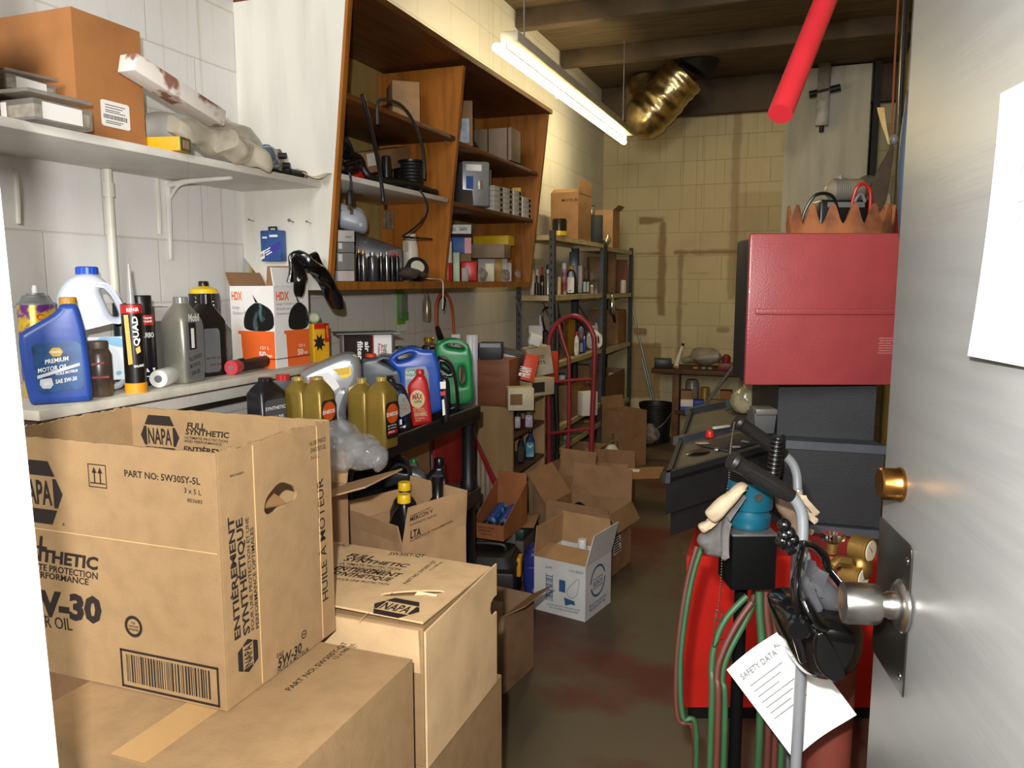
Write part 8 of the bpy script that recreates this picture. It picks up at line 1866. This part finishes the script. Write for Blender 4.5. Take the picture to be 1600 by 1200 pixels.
def teal(u, v):
    a = math.pi * (1.05 + .9 * u); r = w * (.47 + .05 * v); return (r * math.cos(a), r * math.sin(a), .036 + v * (.052 - .0 * abs(u - .5)))
MB().sheet(teal, 24, 6, .004).build('collar_shield', TEAL, t2)
for u_ in (.15, .52, .9):
    p = Vector(teal(u_, .55)); n_ = Vector((p.x, p.y, 0)).normalized(); T = Matrix.Translation(p + n_ * .0016) @ n_.to_track_quat('Z', 'Y').to_matrix().to_4x4()
    MB().lathe([(.0085, 0), (.0085, .0016), (.006, .002), (.001, .0005)], 18, M=T).build('shield_hole', mat('hole_rim', '#4a4a48', .35, metal=.5), t2)
# work gloves: grey cloth with a pale leather cuff, and a brown leather one
GLV, GLG, GLB = mat('glove_tan', '#a8957a', .8, var=.18, bump=.35, bscale=60, scale=30), mat('glove_grey', '#5f5b59', .85, var=.2, bump=.3, bscale=50, scale=24), mat('glove_brown', '#6e5a46', .8, var=.2, bump=.35, scale=24)
Z7g, Z8g = (.2625, 1020, 580), (.2625, 1020, 750)
t = thing('work_glove', 'grey cloth work glove with a pale leather cuff draped beside the teal collar', 'glove', z8(430, 250, 1.40), YAW)
sil(t, 1.40, [(545, 40), (480, 120), (440, 190), (380, 320), (300, 345), (284, 400), (328, 440), (333, 482), (440, 492), (462, 400), (468, 260), (525, 150)], .034, GLG, 'glove_body', Z8g, .014, .02, warp=.004)
sil(t, 1.40, [(430, 210), (468, 250), (462, 420), (440, 500), (415, 470), (405, 330)], .03, GLG, 'glove_finger', Z8g, .012, .005, warp=.003)
sil(t, 1.40, [(268, 925), (302, 975), (345, 945), (395, 885), (445, 830), (545, 700), (548, 655), (470, 720), (355, 890)], .026, GLV, 'glove_cuff', Z7g, .010, .005, warp=.003)
sil(t, 1.40, [(287, 830), (345, 892), (392, 852), (435, 790), (550, 660), (500, 640), (400, 715), (310, 795)], .028, GLV, 'glove_cuff', Z7g, .011, -.018, warp=.003)
t = thing('work_glove', 'brown leather work glove hanging behind the near grey handle tube', 'glove', z8(840, 200, 1.47), YAW)
sil(t, 1.47, [(735, 50), (830, 55), (890, 95), (930, 230), (938, 330), (940, 400), (850, 340), (800, 250), (745, 190)], .03, GLB, 'glove_body', Z8g, .012, .012, warp=.004)
for pts, m_ in (([(840, 50), (890, 85), (945, 150), (966, 190), (950, 205), (915, 170), (850, 100)], GLV), ([(880, 150), (935, 195), (970, 225), (962, 245), (930, 238), (880, 190)], GLV), ([(880, 260), (930, 275), (950, 295), (940, 315), (890, 300)], GLB)):
    sil(t, 1.47, pts, .026, m_, 'glove_finger', Z8g, .011, -.012)
# ball chain with ring and safety pin
DC = 1.47
ch = [z7(487, 300, 1.58), z7(470, 400, 1.54), z7(462, 480, 1.50), z7(455, 640, DC), z8(425, 180, DC), z8(412, 500, DC), z8(405, 620, DC), z8(392, 755, DC)]
t = thing('ball_chain', 'steel ball chain with a ring and safety pin hanging from the far black grip', 'chain', ch[0])
b = MB()
for i in range(len(ch) - 1):
    n = max(2, int((ch[i + 1] - ch[i]).length / .0052))
    for j in range(n): b.ball(ch[i].lerp(ch[i + 1], j / n) - ch[0], .0019, seg=6)
b.build('chain_beads', CHROME, t)
P = lambda x, y: z8(x, y, DC) - ch[0]
MB().tube([P(390, 755), P(412, 775), P(405, 815), P(382, 820), P(375, 780)], .0014, 6, 4, True).build('chain_ring', CHROME, t)
MB().tube([P(380, 765), P(372, 800), P(362, 930), P(358, 968), P(372, 975), P(395, 940), P(420, 935)], .0012, 6).build('safety_pin', CHROME, t)
# hoses
HGN, HRD = mat('hose_green', '#2a4f2e', .55, var=.15), mat('hose_red', '#54281f', .55, var=.15)
HB = 1.50
def hose(label, pts, m, D=HB, r=.0058, zf=None):
    P_ = [z8(p[0], p[1], p[2] if len(p) > 2 else D) for p in pts]; e = P_[-1]; P_ += [Vector((e.x, e.y, e.z * .4)), Vector((e.x + .02, e.y - .03, r))] if zf is None else [Vector((e.x, e.y, zf))]
    return tag(MB().tube(P_, r, 10, 6).build('gas_hose', m), label, 'hose')
fl = lambda x, D=HB: (x, 1560, D)
hose('green gas hose curving down beside the red balancer base', [(292, 395), (240, 560), (195, 800), (165, 1100), (180, 1400), (260, 1500)], HGN, 1.62)
hose('dark red gas hose paired with the outermost green hose', [(262, 395), (215, 560), (172, 800), (142, 1100), (150, 1420), (250, 1540)], HRD, 1.63)
for i, (pts, m, lb) in enumerate((([(560, 690), (440, 820), (375, 960), (350, 1120), (350, 1400)], HGN, 'green gas hose looping out below the steel box'), ([(590, 690), (500, 820), (420, 980), (385, 1120), (390, 1400)], HRD, 'dark red gas hose just inside the looped green one'),
                                  ([(600, 700), (545, 820), (450, 1000), (415, 1150), (430, 1400)], HGN, 'second green gas hose of the bundle below the steel box'), ([(610, 700), (570, 850), (500, 1000), (470, 1150), (480, 1400)], HRD, 'second dark red gas hose of the bundle below the steel box'),
                                  ([(632, 660), (636, 800), (648, 960), (645, 1130), (640, 1400)], HGN, 'straight green gas hose falling from the middle of the steel box'), ([(672, 660), (676, 800), (690, 930), (680, 1100), (690, 1400)], HRD, 'straight dark red gas hose beside the middle green one'),
                                  ([(700, 660), (715, 780), (735, 900), (720, 1060), (730, 1400)], HRD, 'rear dark red gas hose nearest the welding helmet'), ([(725, 660), (745, 780), (760, 880), (760, 1060), (770, 1400)], HGN, 'rear green gas hose nearest the welding helmet'))):
    hose(lb, pts, m, 1.47 + .012 * (i % 4), .0075 if i >= 4 else .0062, .11)
# ribbed coil on the far grip
a, c = z7(742, 415, 1.5), z7(715, 620, 1.5)
b = MB(); n = 9
for i in range(n):
    p = a.lerp(c, i / (n - 1)); b.tube([p + (_R * math.cos(t_) + _F * math.sin(t_)) * .011 + Vector((0, 0, .003 * math.sin(t_))) for t_ in [j * math.pi / 5 for j in range(10)]], .0028, 6, 2, True)
t = thing('spring_coil', 'black ribbed coil hanging between the two trolley grips', 'coil', (0, 0, 0)); b.build('coil_rings', BLK, t); MB().cyl(a, c, .006).build('coil_core', BLKR, t)
# welding helmet hung on the near handle
HBK = mat('helmet_black', '#0b0b0c', .14, coat=.6, bump=.05); FOAM = mat('helmet_foam', '#3a3a3d', .8, var=.2, scale=30)
DH = 1.17
t = thing('welding_helmet', 'glossy black welding helmet with grey foam headband hung upside down on the trolley', 'helmet', z8(1010, 860, DH), YAW)
HL = lambda x, y, d: (lambda p: Vector((p.dot(_R), d, p.z)))(z8(x, y, DH) - t.location)
secs = []
for y, xl, xr, dp in ((1240, 1000, 1130, .025), (1200, 930, 1210, .045), (1120, 872, 1262, .062), (1020, 822, 1282, .070), (920, 785, 1284, .072), (860, 765, 1262, .068), (800, 752, 1180, .060), (772, 765, 1120, .050)):
    a, c = HL(xl, y, 0), HL(xr, y, 0); secs.append((a.z, (c.x - a.x) / 2, dp, (a.x + c.x) / 2, .04))
MB().loft(secs, 48, 2.5).build('helmet_shell', HBK, t, ang=70)
sil(t, DH, [(905, 850), (960, 820), (1010, 900), (1060, 1000), (1110, 1120), (1040, 1160), (940, 1080), (900, 960)], .012, HBK, 'helmet_visor', Z8g, .005, -.034)
sil(t, DH, [(965, 480), (1010, 555), (1090, 640), (1142, 700), (1140, 792), (1050, 800), (960, 745), (890, 722), (920, 640), (945, 560)], .05, FOAM, 'foam_pad', Z8g, .018, .02)
sil(t, DH, [(835, 470), (872, 560), (922, 640), (930, 692), (880, 704), (835, 620), (800, 530)], .03, FOAM, 'foam_pad', Z8g, .012, -.045)
HL = lambda x, y, d: (lambda p: Vector((p.dot(_R), d, p.z)))(z8(x, y, DH) - t.location)
MB().tube([HL(790, 690, -.05), HL(765, 610, -.05), HL(768, 530, -.045), HL(800, 465, -.03), HL(860, 425, 0), HL(930, 420, .04)], [.010, .012, .012, .010, .009, .009], 14, flat=.5).build('headband', HBK, t)
MB().tube([HL(930, 412, .04), HL(1010, 440, .05), HL(1080, 505, .05), HL(1105, 585, .045), HL(1160, 665, .03), HL(1178, 760, .02)], [.009, .011, .011, .009, .009, .008], 14, flat=.5).build('headband', HBK, t)
MB().tube([HL(800, 600, -.06), HL(835, 670, -.065), HL(885, 735, -.06), HL(950, 775, -.05)], [.010, .013, .013, .009], 12, flat=.5).build('headband', HBK, t)
T = Matrix.Translation(HL(762, 752, -.07)) @ Matrix.Rotation(math.pi / 2, 4, 'X') @ Matrix.Rotation(RAD(-20), 4, 'Y')
MB().lathe([(.010, -.012), (.0155, -.010), (.0165, .006), (.013, .010), (.001, .011)], 26, M=T).build('adjust_knob', HBK, t)
sil(t, DH, [(735, 790), (775, 780), (812, 880), (828, 960), (800, 995), (778, 930)], .02, HBK, 'helmet_strap', Z8g, .008, -.058)
b = MB()
for (x, y) in ((798, 285), (828, 335), (800, 350), (850, 375), (792, 385), (820, 400)): b.ball(HL(x, y, .03), .0105, (1, 1, 1.1), 14)
b.tube([HL(800, 290, .03), HL(825, 400, .03), HL(840, 440, .02)], .008, 8)
b.build('ratchet_knob', HBK, t)
# paper data sheet wedged beside the hoses
a, c, e = z8(440, 1130, 1.36), z8(760, 890, 1.36), z8(900, 1130, 1.30)
t = thing('data_sheet', 'white printed data sheet wedged behind the hoses under the welding helmet', 'paper', a)
rx = (c - a); L1 = rx.length; rx.normalize(); ry = Vector((0.10, -.06, -1)); ry = (ry - rx * ry.dot(rx)).normalized()
MB().sheet(lambda u, v: rx * (L1 * 1.15 * u) + ry * (.20 * v) + rx.cross(ry) * (.006 * math.sin(4 * u)), 10, 10, .0008).build('sheet', PAPER, t)
M = frame((0, 0, 0), rx, -ry) @ Matrix.Translation((0, 0, .006))
if (M.to_3x3().col[2]).dot(_F) > 0: pass
print_on(t, M, [('SAFETY DATA', .012, -.028, .011, .075), ('AL', .088, -.018, .008, .012)], GREYP)
b = MB()
for k_ in range(7): b.frect(M, .015, -.045 - k_ * .012, .085 - .012 * (k_ % 3), -.0435 - k_ * .012)
b.build('printed_text_line_pattern', GREYP, t, smooth=False)
# ------------------------------------------------------------------ small settling shifts so that neighbours touch without clipping
SETTLE = {
    'black_knob': (0.0048, -0.011, 0), 'clear_bag.003': (-0.008, 0.0183, 0), 'rubber_tube': (-0.012, 0.016, 0), 'mortar_bead.002': (-0.0149, 0.0133, 0),
    'power_cord.001': (-0.0026, 0.0054, 0), 'caulk_tube': (-0.0588, 0.0543, 0), 'red_reel': (-0.0354, 0.0722, 0), 'tape_roll': (0.0317, -0.0319, 0),
    'masking_paper': (0.0343, -0.0492, 0), 'foil_bag': (0.0014, -0.0058, 0), 'bottle.007': (0.0055, -0.0192, 0), 'small_box.015': (0.0042, -0.0113, 0),
    'small_box.016': (0.0042, -0.0113, 0), 'small_box.017': (0.0042, -0.0113, 0), 'small_box.018': (0.0042, -0.0113, 0), 'oil_bottle.016': (0.0402, -0.0706, 0),
    'greasy_rag': (0.0375, -0.0707, 0), 'small_carton.003': (-0.0108, 0.028, 0), 'tube_bag': (0.0183, -0.0238, 0), 'tub.001': (-0.0067, 0.0107, 0),
    'teal_collar': (-0.0007, 0.012, 0), 'cord_plug.001': (0.0026, -0.0054, 0), 'oil_bottle.011': (0.0348, -0.072, 0), 'filter_carton.007': (0, 0, 0.005),
    'small_carton.005': (-0.0096, 0.0284, 0), 'power_cord': (0.0107, -0.0169, 0), 'flashlight': (0.0038, -0.0046, 0), 'rubber_belt': (-0.0041, 0.0113, 0),
    'pipe_fitting': (-0.0037, 0.0048, 0.002), 'small_carton.004': (0.0124, -0.0433, 0), 'paint_brush': (0, 0, 0.002), 'tape_roll.002': (0.0127, 0.0067, 0.01),
    'white_board': (-0.0039, 0.02, 0.002), 'bottle.010': (0.0038, 0.0011, 0), 'packet': (-0.0012, -0.0126, 0), 'oil_bottle.005': (0.0131, -0.0213, 0),
    'caulk_tube.001': (0.0218, -0.0206, 0), 'paint_tin': (-0.0007, 0.006, 0), 'ball_chain': (0.0011, -0.012, 0), 'oil_bottle.006': (0.0528, -0.0617, 0.005),
    'oil_bottle.010': (-0.0058, 0.0105, 0), 'steel_block': (0.0003, -0.006, 0), 'oil_bottle.012': (-0.0663, 0.101, 0), 'oil_bottle.009': (-0.0139, 0.0266, 0),
    'starter_motor': (-0.0002, -0.006, 0), 'oil_bottle.008': (-0.0121, 0.0159, 0), 'gas_hose.005': (-0.0028, 0.0449, 0), 'flaking_board': (0.0883, -0.0817, 0.002),
    'clear_bag.005': (-0.0021, 0.0299, 0), 'cable_spool': (-0.0056, 0.0106, 0), 'spray_can': (0.0022, -0.0069, 0), 'blue_rag': (-0.0375, 0.0468, 0),
    'small_carton.011': (0.0047, -0.0448, 0), 'clear_case.001': (-0.0481, 0.0358, 0), 'gas_hose.004': (0.0021, -0.0299, 0.002), 'gear_housing': (0.0012, 0.02, 0),
    'filter_carton': (0.0156, -0.0422, 0), 'carton.020': (-0.0217, 0.077, 0), 'oil_jug.003': (-0.0129, 0.0271, 0), 'gas_hose.003': (0.0022, -0.0299, 0),
    'bleach_jug.002': (0.0015, -0.0058, 0), 'thin_cord': (0.0206, -0.04, 0), 'filter_carton.008': (0.0248, -0.076, 0), 'white_box': (0.021, -0.0772, 0),
    'carton.001': (0.0247, -0.017, 0), 'slatted_frame': (0.0083, -0.0096, 0), 'light_bulb_box': (0.0324, -0.0745, 0), 'carton.017': (0.0015, -0.0058, 0),
    'filter_carton.004': (0, 0, 0.002), 'grey_hose': (0.0143, -0.0264, 0), 'bin_bag': (0.0343, -0.0492, 0), 'carton.027': (0.0077, 0.0022, 0),
    'red_board': (-0.0191, 0.0407, 0), 'fluid_container': (-0.002, 0.0057, 0), 'long_carton': (0.0178, -0.059, 0.005), 'gas_hose': (0.0007, -0.006, 0),
    'filter_carton.003': (-0.013, -0.0051, 0.005), 'carton.004': (-0.0229, 0.0779, 0), 'coolant_jug': (-0.0338, 0.0725, 0), 'oil_jug.001': (-0.0151, 0.0259, 0),
    'wrapped_bundle': (0.0517, -0.0611, 0.002), 'battery_charger': (-0.0009, -0.045, 0), 'oil_jug': (0.0334, -0.0498, 0.002), 'carton.019': (-0.0173, 0.0781, 0),
    'filter_box': (0.0507, -0.0557, 0), 'tool_case': (0.0113, -0.0278, 0), 'carton.015': (0.0074, -0.0186, 0), 'carton.013': (-0.0098, 0.0597, 0),
    'foam_roll': (-0.0206, 0.0218, 0),
}
for k, v in SETTLE.items():
    o = bpy.data.objects.get(k)
    if o is not None: o.location = o.location + Vector(v)
